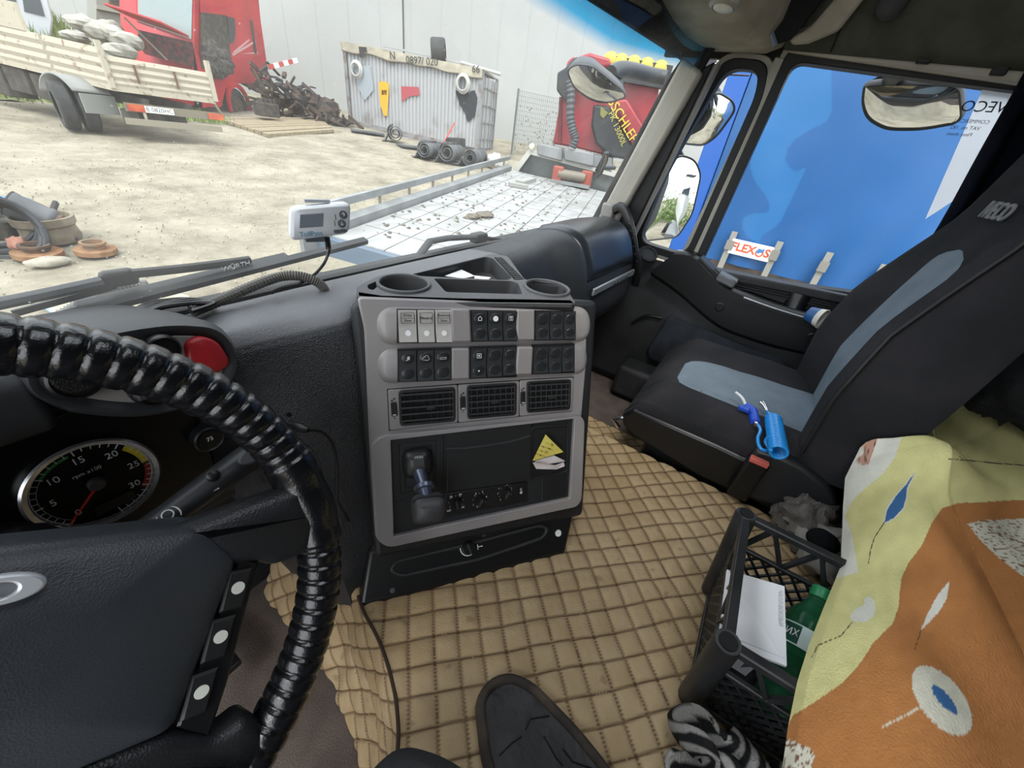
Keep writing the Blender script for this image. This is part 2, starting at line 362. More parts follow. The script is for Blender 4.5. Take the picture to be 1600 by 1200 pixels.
# door skin behind the frame (closes the wall outside the two openings)
sk = MB(); ys = lambda y0, y1, z0, z1: sk.boxm((1.605, y0, z0), (1.625, y1, z1))
ys(-1.35, .5, .2, .74); ys(-1.35, .12, 1.385, ZC); ys(.12, .50, 1.365, ZC); ys(-1.35, -.62, .74, 1.40)
sk.build('door_skin', RUB, DR)
for a, b in (((1228, 92), (1062, 428)),):
    p, q2 = at(*a, 'x', 1.585), at(*b, 'x', 1.585); MB().bar(p, q2, .02, .055, (0, 1, 0)).build('window_post', BEIGE, DR, bevel=.004)
tr = MB(); p, q2 = at(1236, 72, 'x', 1.57), at(1640, 128, 'x', 1.57); tr.bar(p, q2, .03, .028, (0, 0, 1)); tr.build('roof_rail_strip', BEIGE, DR, bevel=.005)
for x, y in ((1336, 76), (1445, 92), (1562, 110)):
    p = at(x, y, 'x', 1.552); MB().box(p, (.012, .028, .02)).build('trim_clip', RUB, DR, bevel=.003)
# door card: sill cap, ledge with tray, fabric pad, lower pocket
dc = MB()
SILL = D([(1000, 385), (1075, 405), (1365, 470), (1460, 470), (1460, 900), (960, 900)])
def card(u, v):
    y = .50 - u * 1.15; z = .22 + v * (.765 - .22 + max(0, (-y + .1)) * .12)
    x = 1.572 - .03 * math.sin(v * PI) ** 2
    return V((x, y, z))
dc.grid(card, 30, 16); dc.build('door_card', BLK, DR, solid=.01)
sc = MB(); sc.bar(at(1062, 415, 'x', 1.575), at(1380, 478, 'x', 1.575), .06, .03); sc.build('sill_cap', BLK, DR, bevel=.008)
sc = MB()
for k in (0, 1, 2): sc.bar(at(1128, 436 + k * 4, 'x', 1.552 - k * .004), at(1345, 484 + k * 4, 'x', 1.552 - k * .004), .006, .005)
sc.build('sill_groove', RUB, DR)
# the ledge: rises in front, sinks, tray behind
led = [(1052, 398), (1085, 405), (1130, 448), (1180, 470), (1240, 490), (1300, 505), (1350, 512), (1400, 514)]
lo_ = [(1016, 424), (1060, 455), (1120, 505), (1175, 528), (1235, 545), (1300, 555), (1350, 556), (1400, 552)]
top = [at(*p, 'x', 1.50) for p in led]; bot = [at(*p, 'x', 1.50) for p in lo_]
tp = smooth_path(top, 6); bt = smooth_path(bot, 6); lb = MB()
lb.loft([[a + V((.075, 0, .008)), a + V((.012, 0, .010)), a, b, b + V((.03, 0, -.02)), b + V((.08, 0, -.01))] for a, b in zip(tp, bt)])
ledge = lb.build('door_ledge', BLKS, DR, smooth=50)
MB().tube([a + V((-.001, 0, -.002)) for a in tp[16:]], .0035, 6).build('edge_strip', mat('satin_silver', '8f9498', .35, .6), ledge)
for k in range(4):
    MB().tube([a + (b - a) * (.12 + .05 * k) + V((-.0005, 0, 0)) for a, b in list(zip(tp, bt))[14:30]], .0016, 5).build('ledge_rib', RUB, ledge)
for i in (12, 27):
    c = tp[i] + (bt[i] - tp[i]) * .55
    MB().lathe([(.016, 0), (.016, .002), (.013, .003), (.012, .0015)], Matrix.Translation(c + V((.002, 0, 0))) @ Matrix.Rotation(-PI / 2, 4, 'Y'), 24).build('screw_cover', BLKS, ledge)
# window switch block on the ledge
sw = MB(); c0, c1 = at(1092, 402, 'x', 1.535), at(1128, 438, 'x', 1.535); sw.bar(c0, c1, .06, .022); sb = sw.build('window_switch_block', BLKS, DR, bevel=.006)
MB().bar(c0.lerp(c1, .62) + V((-.01, 0, .012)), c0.lerp(c1, .85) + V((-.01, 0, .012)), .022, .012).build('rocker', BLK, sb, bevel=.004)
MB().bar(at(1122, 430, 'x', 1.525), at(1150, 444, 'x', 1.525), .05, .03).build('silver_end_cap', mat('satin_grey_cap', '6a6e72', .4, .4), DR, bevel=.006)
# small latch pin and tray bits
MB().boxm((1.525, -.03, .715), (1.545, -.015, .735)).build('lock_pin', WHT, DR, bevel=.004)
MB().lathe([(.028, 0), (.032, .03), (.034, .055), (.03, .056), (.027, .03)], Matrix.Translation((1.545, -.17, .722)) @ Matrix.Rotation(.35, 4, 'Y'), 20).build('cup_recess', BLKS, DR)
# fabric pad
pad = D([(1040, 497), (1048, 494), (1228, 566), (1236, 580), (1222, 604), (1180, 618), (1012, 562), (1010, 548)], .07)
MB().slab(DF, rpoly(pad, .02), .04, .078, .012).build('fabric_pad', mat('door_pad_fabric', '2d3137', .9, c2='343940', ns=20, bump=.3, bs=600, spec=.15), DR, smooth=60)
lp = MB(); lp.boxm((1.44, -.62, .22), (1.56, .30, .36)); lp.build('door_pocket', BLK, DR, bevel=.02)
MB().tube(smooth_path([at(x, y, 'x', 1.53) for x, y in ((988, 505), (1010, 494), (1035, 497))]), .006, 6).build('pocket_edge', BLKS, DR)
# roof side felt above the door
sp = MB()
def roofside(u, v):
    y = .16 - u * 1.5; z = 1.385 - .03 * min(1, u * 2) + v * (ZC - 1.37); x = 1.555 - .16 * v ** 1.5 - .035 * math.sin(min(1, v * 6) * PI / 2)
    return V((x, y, z))
sp.grid(roofside, 24, 14); rs = struct(sp.build('wall_right', HEAD, solid=.012), 'dark felt roof side above the passenger window')
MB().tube([roofside(.075, v / 12) + V((-.008, 0, 0)) for v in range(13)], .003, 5).build('felt_seam', RUB, rs)
MB().lathe([(.03, 0), (.03, .01), (.024, .014)], Matrix.Translation(at(1395, 5, 'x', 1.47)) @ Matrix.Rotation(-PI / 2, 4, 'Y'), 20).build('coat_hook_base', BLK, rs)

# overhead shelf -------------------------------------------------------
OH = bpy.data.objects.new('trim_3', None); COL.objects.link(OH); OH.location = (.5, .3, 1.42); struct(OH, 'beige overhead shelf along the top of the windscreen')
LINER = mat('beige_liner_felt', 'a9a294', .95, c2='989183', ns=12, bump=.2, bs=500, spec=.1)
ob = MB(); rings = []
for i in range(25):
    t = i / 24; x = -.55 + t * 2.1; k = max(0, (x - .95) / .6); dz = -.088 * math.sin(min(1, k) * PI / 2) + .05 * max(0, k - .8)
    y0, y1 = .47 - .05 * k, .30 - .14 * min(1, k); zb = 1.45 + dz
    sec = [(y0, zb + .02), (y0 - .02, zb), (y1 + .04, zb), (y1 + .005, zb + .015), (y1 - .01, zb + .05), (y1 - .02, zb + .3), (y0, zb + .3)]
    rings.append([V((x, a, b)) for a, b in sec])
ob.loft(rings); ob.build('shelf_body', LINER, OH, smooth=60)
# dark open pocket at its end, with a rim
A = [at(*p, 'x', 1.44) for p in ((1183, -20), (1213, 70), (1236, 62), (1300, -20))]
ob = MB(); ob.loft([A, [p + V((.06, 0, .02)) for p in A]]); ob.build('shelf_pocket', mat('pocket_black', '050506', .9), OH)
ob = MB(); ob.tube([at(*p, 'x', 1.435) for p in ((1181, -20), (1212, 72))], .006, 6); ob.build('pocket_edge', mat('blue_grey_edge', '5d6873', .5), OH)
ob = MB(); B = [at(*p, 'x', 1.45) for p in ((1236, 72), (1232, 60), (1262, 48), (1320, -20), (1365, -20), (1310, 50), (1262, 70))]; ob.loft([B, [p + V((.1, 0, .04)) for p in B]]); ob.build('shelf_end', LINER, OH, bevel=.008)
# overhead lamp (its lens set in the shelf)
lp = at(1132, 6, 'z', 1.374); lm = thing('reading_lamp', 'small oval reading lamp set in the beige overhead shelf', 'lamp', lp)
E = Matrix.Translation(lp) @ Matrix.Diagonal((1.3, .8, 1, 1))
MB().lathe([(.036, .006), (.036, -.004), (.028, -.008), (.026, 0)], E, 24).build('bezel', BEIGE, lm)
MB().lathe([(.027, 0), (.024, -.008), (.012, -.012), (.001, -.013)], E, 24).build('lens', mat('lamp_lens', 'd8d8d2', .25), lm)
# cream strip and sun blind
ob = MB(); ob.bar(at(1082, -10, 'y', .44), at(1116, 62, 'y', .44), .012, .022, (0, 1, 0)); ob.build('blind_rail', mat('cream_rail', 'c9c3b2', .6), OH, bevel=.003)
vb = thing('sun_blind', 'dark grey sun blind hanging over the top of the windscreen', 'sun blind', (.9, .46, 1.33))
b = MB(); c = [at(*p, 'y', .445) for p in ((840, -60), (900, -12), (1062, 92), (1090, 112), (1122, 98), (1086, -8), (1060, -60))]
b.loft([c, [p + V((0, .03, .01)) for p in c]]); b.build('blind_panel', mat('blind_felt', '48494b', .95, c2='505153', ns=40, bump=.25, bs=600, spec=.1), vb, bevel=.006, smooth=50)
b = MB(); p = at(1094, 114, 'y', .45); b.tube([p + V((-.005, .01, .004)), p, at(1170, 118, 'y', .30)], [.003, .004, .003], 8); b.build('blind_rod', BLKS, vb)
# dark curtain bunched at the rear of the door window
cu = MB()
def curt(u, v):
    y = -.335 - .35 * u - .02 * v; z = 1.40 - v * .72
    return V((1.545 - .022 * math.sin(u * 34) - .02 * noise.noise(V((u * 4, v * 3, 0))), y - .03 * math.sin(v * 2) * (1 - u), z))
cu.grid(curt, 90, 16); tag(cu.build('window_curtain', mat('navy_black_curtain', '0c0e15', .95, c2='12151f', ns=10, bump=.3, bs=500, spec=.05), solid=.004), 'black navy curtain bunched at the rear of the passenger window', 'curtain')
# ================================================================== QUILTED COVER OF THE HUMP
def paint(o, fn):
    "flat printed colours stored on the mesh: fn(world point) -> colour"
    me = o.data; ca = me.color_attributes.new('print', 'FLOAT_COLOR', 'POINT'); buf = []
    off = o.matrix_world.translation if o.parent is None else V((0, 0, 0))
    for v in me.vertices: buf += list(fn(v.co, v.index))
    ca.data.foreach_set('color', buf)
LE = [(.62, .215), (.34, .195), (.309, .181), (.255, .167), (.2, .145), (.167, .124), (.145, .106), (.125, .086), (.08, .07), (-.5, .06)]
def ledge_x(y):
    for (ya, xa), (yb, xb) in zip(LE, LE[1:]):
        if y >= yb: t = (ya - y) / (ya - yb); return xa + (xb - xa) * t
    return LE[-1][1]
CELL = .0375; mats_cols = []
def mat_pt(s, y):
    "s = signed distance across the cover measured at hump height; the sides fall to the floor"
    xe = ledge_x(y); xr = .885 - .03 * max(0, -y - .1); r = .03
    if s < xe:
        d = xe - s; z = .42 - min(d, .215); return V((xe - .012 * math.sin(min(1, d / .06) * PI / 2) - .05 * (d / .2) ** 2, y, z)), V((-1, 0, .25)).normalized(), xe - .004 < s
    if s > xr:
        d = s - xr
        if d < .21: return V((xr + .012 * math.sin(min(1, d / .05) * PI / 2), y, .42 - d)), V((1, 0, .2)).normalized(), False
        return V((xr + .012 + d - .21, y, .212)), V((0, 0, 1)), False
    return V((s, y, .42)), V((0, 0, 1)), False
NS, NY = 470, 300; s0, s1, y0_, y1_ = -.16, 1.42, .60, -.43
qb = MB(); vs = []; tan = lin('b09b7a'); tan2 = lin('9b8563'); thr = lin('4e3926'); qc = []
for j in range(NY + 1):
    y = y0_ + (y1_ - y0_) * j / NY
    for i in range(NS + 1):
        s = s0 + (s1 - s0) * i / NS; s = max(s, ledge_x(y) - .215)
        p, n, seam = mat_pt(s, y)
        wob = .004 * noise.noise(V((s * 9, y * 9, 0)))
        u = (s - y * 1.0) * .7071 + wob - .022; v = (s + y) * .7071 - .252 + wob
        a = abs(math.sin(PI * u / CELL)); b = abs(math.sin(PI * v / CELL)); k = min(a, b)
        h = .0056 * (min(1, a * 1.25) * min(1, b * 1.25)) ** .5
        wr = .0016 * noise.noise(V((s * 45, y * 45, 3)))
        if s < ledge_x(y): wr += .006 * noise.noise(V((s * 16, y * 22, 7)))
        vs.append(p + n * (h + wr)); d = .5 + .9 * noise.noise(V((s * 5, y * 5, 1))) + .5 * noise.noise(V((s * 24, y * 24, 2)))
        d = min(1, max(0, d)); c = [tan[q] * (1 - d) + tan2[q] * d for q in range(3)]
        w = max(0, 1 - k / .25); w = min(1, w * 1.15); c = [c[q] * (1 - w) + thr[q] * w for q in range(3)]
        sp_ = noise.noise(V((s * 60, y * 60, 5)))
        if sp_ > .62: c = [q * .72 for q in c]
        qc.append(tuple(c) + (1,))
k = NS + 1; qb.add(vs, [(j * k + i, j * k + i + 1, (j + 1) * k + i + 1, (j + 1) * k + i) for j in range(NY) for i in range(NS)])
qm = qb.build('quilted_floor_cover', vmat('tan_quilted_leatherette', .75, .25, 260), smooth=80)
paint(qm, lambda co, i: qc[i]); tag(qm, 'tan diamond quilted leatherette cover over the engine hump', 'floor cover')
# piping seam along the left edge of the hump and binding along the console foot
pipe = mat('brown_binding', '6b553d', .8)
MB().tube(smooth_path([V((ledge_x(y) + .001, y, .4275)) for y in (.33, .30, .26, .22, .18, .15, .13, .11, .09, .05)], 5), .0022, 6).build('edge_seam', mat('dark_seam', '3a2a1c', .9), None) if False else None
e = MB(); e.tube(smooth_path([V((ledge_x(y) + .001, y, .4262)) + V((-qm.location.x, -qm.location.y, -qm.location.z)) + qm.location for y in (.33, .30, .26, .22, .18, .15, .13, .11, .09, .05)], 5), .0026, 6)
e.build('edge_seam', mat('dark_seam', '33251a', .9), qm)
# rubber boot set in an opening of the cover, brown rim
bt_ = [at(x, y, 'z', .425) for x, y in ((745, 1100), (765, 1070), (795, 1060), (830, 1075), (900, 1148), (945, 1205), (990, 1270), (960, 1330), (800, 1300), (757, 1200))]
f0 = Fr((0, 0, .425), (1, 0, 0), (0, 1, 0)); pl = rpoly([(p.x, p.y) for p in bt_], .02, 3)
rb = thing('lever_boot_plate', 'black rubber plate with a brown rim let into the quilted cover', 'rubber plate', (.23, 0, .425))
MB().slab(f0, inset(pl, .004), -.004, .012, .002).build('rubber_sheet', mat('cracked_black_rubber', '17181a', .6, c2='26272a', ns=30, bump=.5, bs=40), rb)
MB().ring(f0, inset(pl, -.004), inset(pl, .009), -.002, .017).build('rim', mat('worn_brown_rim', '4a3f35', .8, c2='2c2622', ns=20), rb, bevel=.004)
for pts in (((820, 1140), (828, 1123), (858, 1118)), ((850, 1150), (870, 1185), (880, 1196)), ((880, 1170), (895, 1190), (925, 1200)), ((780, 1180), (800, 1160), (815, 1150))):
    MB().tube([at(x, y, 'z', .4375) for x, y in pts], .0013, 5).build('crack', RUB, rb)

# ================================================================== DASHBOARD
DA = thing('dashboard', 'black grained truck dashboard below the windscreen, glare on its top painted in grey', 'dashboard', (.45, .5, .2))
_L = [(.60, .838), (.57, .847), (.53, .85), (.517, .842), (.513, .815), (.512, .76), (.515, .70), (.52, .64), (.53, .58), (.575, .55), (.61, .55)]
ST = [(-.60, _L), (.15, _L),
      (.185, [(.605, .838), (.58, .847), (.525, .848), (.505, .840), (.490, .812), (.472, .76), (.43, .66), (.39, .55), (.350, .44), (.36, .34), (.55, .25)]),
      (.25, [(.605, .838), (.58, .847), (.525, .848), (.498, .840), (.475, .812), (.445, .75), (.41, .66), (.37, .55), (.335, .44), (.36, .34), (.55, .25)]),
      (.315, [(.605, .838), (.58, .849), (.51, .856), (.465, .85), (.440, .825), (.41, .74), (.385, .66), (.35, .55), (.325, .45), (.35, .34), (.55, .25)]),
      (.40, [(.605, .838), (.58, .85), (.53, .852), (.50, .848), (.48, .82), (.46, .76), (.44, .66), (.42, .55), (.40, .45), (.40, .34), (.55, .25)]),
      (.74, [(.605, .838), (.58, .85), (.53, .856), (.49, .856), (.45, .83), (.42, .76), (.40, .66), (.40, .56), (.42, .48), (.48, .42), (.58, .38)]),
      (.88, [(.605, .836), (.58, .852), (.53, .862), (.485, .866), (.445, .848), (.412, .79), (.395, .70), (.40, .63), (.44, .57), (.50, .50), (.58, .42)]),
      (1.00, [(.60, .834), (.57, .862), (.52, .884), (.46, .892), (.405, .87), (.368, .81), (.352, .745), (.355, .67), (.40, .60), (.48, .54), (.58, .48)]),
      (1.20, [(.595, .834), (.56, .866), (.51, .888), (.45, .895), (.395, .87), (.36, .81), (.345, .745), (.345, .66), (.39, .59), (.48, .53), (.58, .48)]),
      (1.40, [(.58, .834), (.55, .862), (.50, .882), (.445, .888), (.395, .862), (.362, .80), (.348, .735), (.345, .65), (.39, .58), (.48, .52), (.58, .48)]),
      (1.45, [(.57, .834), (.545, .84), (.51, .842), (.47, .842), (.44, .83), (.425, .78), (.42, .72), (.42, .64), (.44, .58), (.50, .52), (.58, .48)]),
      (1.57, [(.56, .834), (.54, .838), (.51, .84), (.47, .838), (.44, .82), (.43, .77), (.43, .70), (.43, .63), (.45, .57), (.50, .52), (.58, .48)])]
def cat(a, b, c, d, t): return .5 * (2 * b + (c - a) * t + (2 * a - 5 * b + 4 * c - d) * t * t + (3 * b - a - 3 * c + d) * t ** 3)
def dashp(x, w):
    for i in range(len(ST) - 1):
        if x <= ST[i + 1][0] or i == len(ST) - 2:
            t = min(1, max(0, (x - ST[i][0]) / (ST[i + 1][0] - ST[i][0]))); t = t * t * (3 - 2 * t) if i > 6 else t
            A, B = ST[i][1], ST[i + 1][1]; K = len(A); f = min(w * (K - 1), K - 1.0001); j = int(f); r = f - j
            g = lambda S_, q: cat(*[S_[min(max(j + o, 0), K - 1)][q] for o in (-1, 0, 1, 2)], r)
            return V((x, g(A, 0) * (1 - t) + g(B, 0) * t, g(A, 1) * (1 - t) + g(B, 1) * t))
def dpatch(name, x0, x1, w0, w1, m, nx=60, nw=24, off=0, parent=DA, solid=.004, smooth=60):
    b = MB()
    def fn(u, v):
        x = x0 + (x1 - x0) * u; w = w0 + (w1 - w0) * v; p = dashp(x, w)
        if off:
            n = (dashp(x + .004, w) - dashp(x - .004, w)).cross(dashp(x, min(.999, w + .01)) - dashp(x, max(0, w - .01))).normalized()
            if n.dot(CAM - p) < 0: n = -n
            e_ = min(u, 1 - u, v, 1 - v); p = p + n * off * min(1, e_ * 14)
        return p
    b.grid(fn, nx, nw); return b.build(name, m, parent, smooth=smooth, solid=solid)
dpatch('dash_top', -.6, .76, 0, .362, BLKLIT, 90, 16)
dpatch('dash_face', -.6, .76, .357, 1, BLKL, 90, 30)
dpatch('dash_right', .76, 1.57, 0, 1, mat('dash_black_soft', '272a2e', .45, bump=.2, bs=420, bk='voronoi'), 80, 40)
lid = dpatch('glovebox_lid', 1.0, 1.385, .10, .545, mat('glossier_black_lid', '20252a', .32, bump=.06, bs=500), 40, 30, .012)
# strip under the lid
q0, q1 = dashp(1.02, .585), dashp(1.385, .585); t0 = V((0, -.012, 0))
st_ = MB().bar(q0 + t0, q1 + t0, .008, .022).build('trim_strip', mat('satin_strip', '9aa0a4', .3, .5), DA, bevel=.003)
sf = Fr((q0 + q1) / 2 + t0 + V((0, -.0045, 0)), q1 - q0, (0, 0, 1)); text('AUTO SOUND', .019, sf.M(.045, 0, 0), mat('strip_grey_letter', '4a4e52', .4), st_, 'raised_letters', .0008, sx=1.2)
# grab handle on the pillar
gh = thing('grab_handle', 'black curved grab handle on the beige windscreen pillar', 'handle', at(972, 350, 'x', 1.45))
gp = smooth_path([at(960, 328, 'x', 1.455), at(970, 324, 'x', 1.44), at(979, 334, 'x', 1.425), at(986, 360, 'x', 1.41), at(991, 390, 'x', 1.40), at(996, 418, 'x', 1.40), at(992, 445, 'x', 1.415)], 5)
MB().tube(gp, .0115, 8, flat=1.5).build('grip', BLKS, gh)
for i in range(9, 24, 2):
    MB().sphere(gp[i] + V((-.009, -.004, 0)), .004, 8).build('rubber_stud', mat('stud_grey', '44474b', .4), gh)
MB().box(at(951, 329, 'x', 1.47), (.03, .05, .05)).build('mount', mat('grey_mount', '8c8a84', .5), gh, bevel=.008)
tw = at(1012, 398, 'x', 1.53); MB().lathe([(.036, 0), (.036, .006), (.03, .008), (.028, .005), (.001, .006)], Matrix.Translation(tw) @ Matrix.Rotation(-.5, 4, 'Y') @ Matrix.Rotation(.3, 4, 'X'), 28).build('tweeter_grille', mat('tweeter_grey', '34373b', .7, bump=.9, bs=1200, bk='voronoi'), DA)
# instrument pod -------------------------------------------------
PD = Fr((.09, .44, .85), (1, 0, 0), (0, .22, 1))
sil = PD.P([(69, 588), (74, 572), (120, 551), (212, 530), (275, 521), (332, 525), (352, 548), (356, 574), (337, 606), (295, 621), (237, 633), (175, 631), (112, 621), (76, 606)])
pod = rpoly(sil, .02, 4)
b = MB(); o1 = inset(pod, -.015); o2 = inset(pod, -.009); o3 = inset(pod, -.003)
b.loft([[PD.p(a, c, h) for a, c in pl] for pl, h in ((inset(pod, -.012), -.17), (o1, -.09), (o1, -.012), (o2, .002), (o3, .0015), (pod, -.003))]); podo = b.build('instrument_pod', mat('pod_soft_black', '303236', .5, bump=.06, bs=700, bk='voronoi'), DA, smooth=60)
# pod runs on to the left behind the wheel
b = MB(); b.loft([[V((x, y, z)) for y, z in ((.445, .835), (.437, .85), (.45, .885), (.48, .90), (.56, .885), (.60, .84), (.56, .82), (.48, .825))] for x in (-.40, -.2, .02)]); b.build('instrument_hood', mat('pod_soft_black', ''), DA, bevel=.01, smooth=60)
plate = MB().slab(PD, inset(pod, .0015), -.009, -.001, .001).build('switch_plate', SILV, podo)
def podknob(px, r, name='rotary_switch', tilt=0):
    a, c = PD.px(*px, .0); Mx = PD.M(a, c, -.001, tilt)
    k = MB().lathe([(r, 0), (r, .010), (r * .93, .014), (r * .82, .015), (r * .8, .012), (.0008, .012)], Mx, 32).build(name, BLKS, podo)
    return k, Mx
k, Mx = podknob((112, 588), .0185); MB().lathe([(.0138, .0125), (.0138, .0165), (.012, .018), (.0005, .018)], Mx @ Matrix.Translation((0, .003, 0)), 28).build('textured_cap', mat('dimpled_black', '0e0e10', .6, bump=.9, bs=900, bk='voronoi'), k)
text('⟋⊃', .008, Mx @ Matrix.Translation((0, .005, .0185)), WHT, k, 'symbol')
k, Mx = podknob((233, 606), .0165); MB().box((0, 0, .016), (.028, .009, .007), Mx).build('grip', mat('greyish_grip', '3b3c3c', .5), k, bevel=.002)
podknob((185, 576), .014); podknob((250, 543), .014)
a, c = PD.px(316, 556)
hz = MB(); w = rpoly([(a - .020, c - .022), (a + .022, c - .020), (a + .017, c + .012), (a + .004, c + .022), (a - .010, c + .019)], .014, 5)
hz.slab(PD, w, -.004, .006, .003); hz.build('hazard_button', mat('red_plastic', 'b3262b', .35), podo, smooth=50)
# instrument cluster
CL = Fr((.02, .497, .722), (1, 0, 0), (0, .10, 1))
b = MB(); b.slab(CL, rrect(-.17, 0, .55, .24, .09), -.03, -.004, .004); b.build('cluster_face', mat('cluster_black', '0d0e10', .3), DA)
a, c = CL.px(150, 755); TR = .0505
tach = MB().lathe([(TR, -.002), (TR + .003, .004), (TR + .001, .006), (TR - .003, .004), (TR - .004, 0)], CL.M(a, c), 64, caps=False).build('tachometer', mat('gauge_ring_chrome', 'b9bcc0', .25, .8), DA)
MB().lathe([(TR - .003, -.001), (.0005, -.001)], CL.M(a, c), 48).build('dial', mat('dial_black', '0a0b0d', .5), tach)
def gpt(v, r):                                              # value 0..35 -> point on the dial, 0 low-left, clockwise
    t = R_(226 - v * 8.87) ; return a + r * math.cos(t), c + r * math.sin(t)
T0 = .0; ry = TR - .006
def arc(v0, v1, r0, r1, m, name, n=20):
    b = MB(); P = [[CL.p(*gpt(v0 + (v1 - v0) * i / n, r), .0006) for r in (r0, r1)] for i in range(n + 1)]
    b.loft(P, closed=False); return b.build(name, m, tach)
wt = mat('gauge_white', 'd9dde0', .6); gn = mat('gauge_green', '3f8f4a', .6); yl = mat('gauge_yellow', 'd7c22f', .6); rd = mat('gauge_red', '8e2a26', .6)
arc(0, 35, ry + .0012, ry + .0019, wt, 'scale_arc', 60); arc(10, 14.4, ry - .004, ry - .0012, gn, 'green_arc'); arc(21, 25.5, ry - .005, ry + .001, yl, 'yellow_arc'); arc(25.8, 30.5, ry - .0045, ry + .001, rd, 'red_arc')
arc(0, 10, ry - .0032, ry - .0028, wt, 'scale_arc', 30)
for i in range(0, 36):
    l = .006 if i % 5 == 0 else .004; b = MB(); p, q = CL.p(*gpt(i, ry + .0015), .0008), CL.p(*gpt(i, ry + .0015 - l), .0008)
    b.bar(p, q, .0007 if i % 5 else .0011, .0003, CL.n); b.build('tick', wt, tach)
for v in (0, 5, 10, 15, 20, 25, 30):
    x_, y_ = gpt(v, ry - .0115); text(str(v), .0105, CL.M(x_, y_, .0008), wt, tach, 'numeral', .0002)
text('rpm x100', .0058, CL.M(a - .001, c + .017, .0008), wt, tach, 'caption', .0002)
MB().prism(CL, rrect(a + .004, c - .033, .034, .012, .002), 0, .0012).build('display', mat('lcd_dark', '191c1c', .25), tach)
MB().lathe([(.0075, 0), (.0075, .004), (.006, .006), (.0005, .0065)], CL.M(a, c), 24).build('needle_cap', mat('cap_grey', '4b4a4c', .4), tach)
x_, y_ = gpt(.4, ry + .001); b = MB(); b.loft([[CL.p(a + d * .002, c, .0048 + e2) for d, e2 in ((-1, 0), (1, 0), (1, .001), (-1, .001))], [CL.p(x_ + d * .0006, y_, .0048 + e2) for d, e2 in ((-1, 0), (1, 0), (1, .001), (-1, .001))]]); b.build('needle', mat('needle_red', 'e03a34', .5), tach)
arc2 = MB(); arc2.tube([CL.p(.02 + .14 * math.cos(t), -.04 + .13 * math.sin(t), -.002) for t in [R_(-10 + i * 5) for i in range(24)]], .0015, 5); arc2.build('cluster_edge', BLK, DA)
# round push buttons on the lower dash to the right of the dial
BF = Fr((.13, .487, .70), (1, 0, 0), (0, .14, 1))
for (px, r, s) in (((325, 685), .0165, '⌐5'), ((378, 722), .0165, ''), ((418, 742), .011, '')):
    a2, c2 = BF.px(*px); Mx = BF.M(a2, c2)
    k = MB().lathe([(r, -.02), (r, .004), (r * .9, .006), (r * .8, .004), (.0005, .0045)], Mx, 28).build('push_button', mat('button_ring_black', '26282a', .4), DA)
    MB().lathe([(r * .72, .003), (r * .7, .0062), (.0005, .0068)], Mx @ Matrix.Translation((0, .001, 0)), 24).build('button_cap', BLKS, k)
    if s: text('75', .0075, Mx @ Matrix.Translation((0, .002, .007)), WHT, k, 'symbol')
# driver's control plug and lead by the ignition
lead = thing('charging_lead', 'thin black lead with plug hanging beside the steering wheel rim', 'cable', at(470, 668, 'y', .40))
MB().tube([at(450, 662, 'y', .42), at(470, 668, 'y', .40), at(482, 672, 'y', .39)], [.004, .006, .004], 8).build('plug', BLKS, lead)
MB().tube(smooth_path([at(x, y, 'y', v) for x, y, v in ((482, 672, .39), (505, 676, .385), (522, 700, .385), (527, 740, .38), (527, 780, .375), (537, 800, .37), (545, 815, .37), (538, 800, .37))], 5), .0022, 6).build('lead_wire', BLKS, lead)
MB().tube([at(445, 648, 'y', .42), at(452, 648, 'y', .40)], .003, 8).build('ignition_key_tip', CHR, lead)
# ================================================================== CENTRE CONSOLE (angled to the driver)
_u = V((.801, -.599, 0)).normalized(); _a = V((.599, .801, 0)).normalized(); _l = R_(20)
PF = Fr(_a * .385 + V((0, 0, .45)), _u, _a * math.sin(_l) + V((0, 0, 1)) * math.cos(_l))      # panel plane, n to the driver
Z5 = lambda x, y: (540 + x * .2875, 370 + y * .2875)
Z6 = lambda x, y: (540 + x * .2625, 640 + y * .2625)
CO = thing('centre_console', 'black and silver centre console angled towards the driver', 'console', (.40, .30, .42))
# body behind the panel
side = mat('console_black_grain', '1d1f22', .5, bump=.15, bs=700, bk='voronoi')
rect = rpoly([(-.012, .035), (.388, .022), (.392, .452), (-.012, .452)], .012, 4)
b = MB(); rings = []
for h, (dz, sc) in ((-.004, (0, 1)), (-.02, (0, 1.0)), (-.20, (0, 1.0))):
    rings.append([PF.p(x, y, h) for x, y in rect])
b.loft(rings); b.build('console_body', side, CO, bevel=.012, seg=3, smooth=50)
# foot, set back below the panel
ft = [at(*p, 'z', .425) for p in ((563, 948), (730, 905), (884, 863))]
f1 = [PF.p(-.02, .05, -.012), PF.p(.18, .045, -.012), PF.p(.372, .035, -.012)]
back = _a * .26
b = MB(); lo = [ft[0] + back, ft[0], ft[1], ft[2], ft[2] + back + _u * .02]; hi = [f1[0] + back * .9, f1[0], f1[1], f1[2], f1[2] + back * .9]
b.loft([[p - V((0, 0, .012)) for p in lo], lo, hi]); b.build('console_foot', BLKS, CO, bevel=.008)
FF = Fr((ft[0] + f1[0]) / 2 * .5 + (ft[2] + f1[2]) / 2 * .5, ft[2] - ft[0], (f1[1] - ft[1])); FF = FF if FF.n.dot(CAM - FF.o) > 0 else Fr(FF.o, -FF.u, FF.v)
ov = FF.P([Z6(*p) for p in ((250, 960), (300, 890), (700, 800), (1150, 680), (1220, 700), (1180, 770), (800, 900), (330, 1000))], .0)
b = MB(); b.ring(FF, rpoly(ov, .012, 4), rpoly(inset(ov, .006), .012, 4), -.004, .0035); b.build('moulded_outline', BLK, CO, bevel=.002)
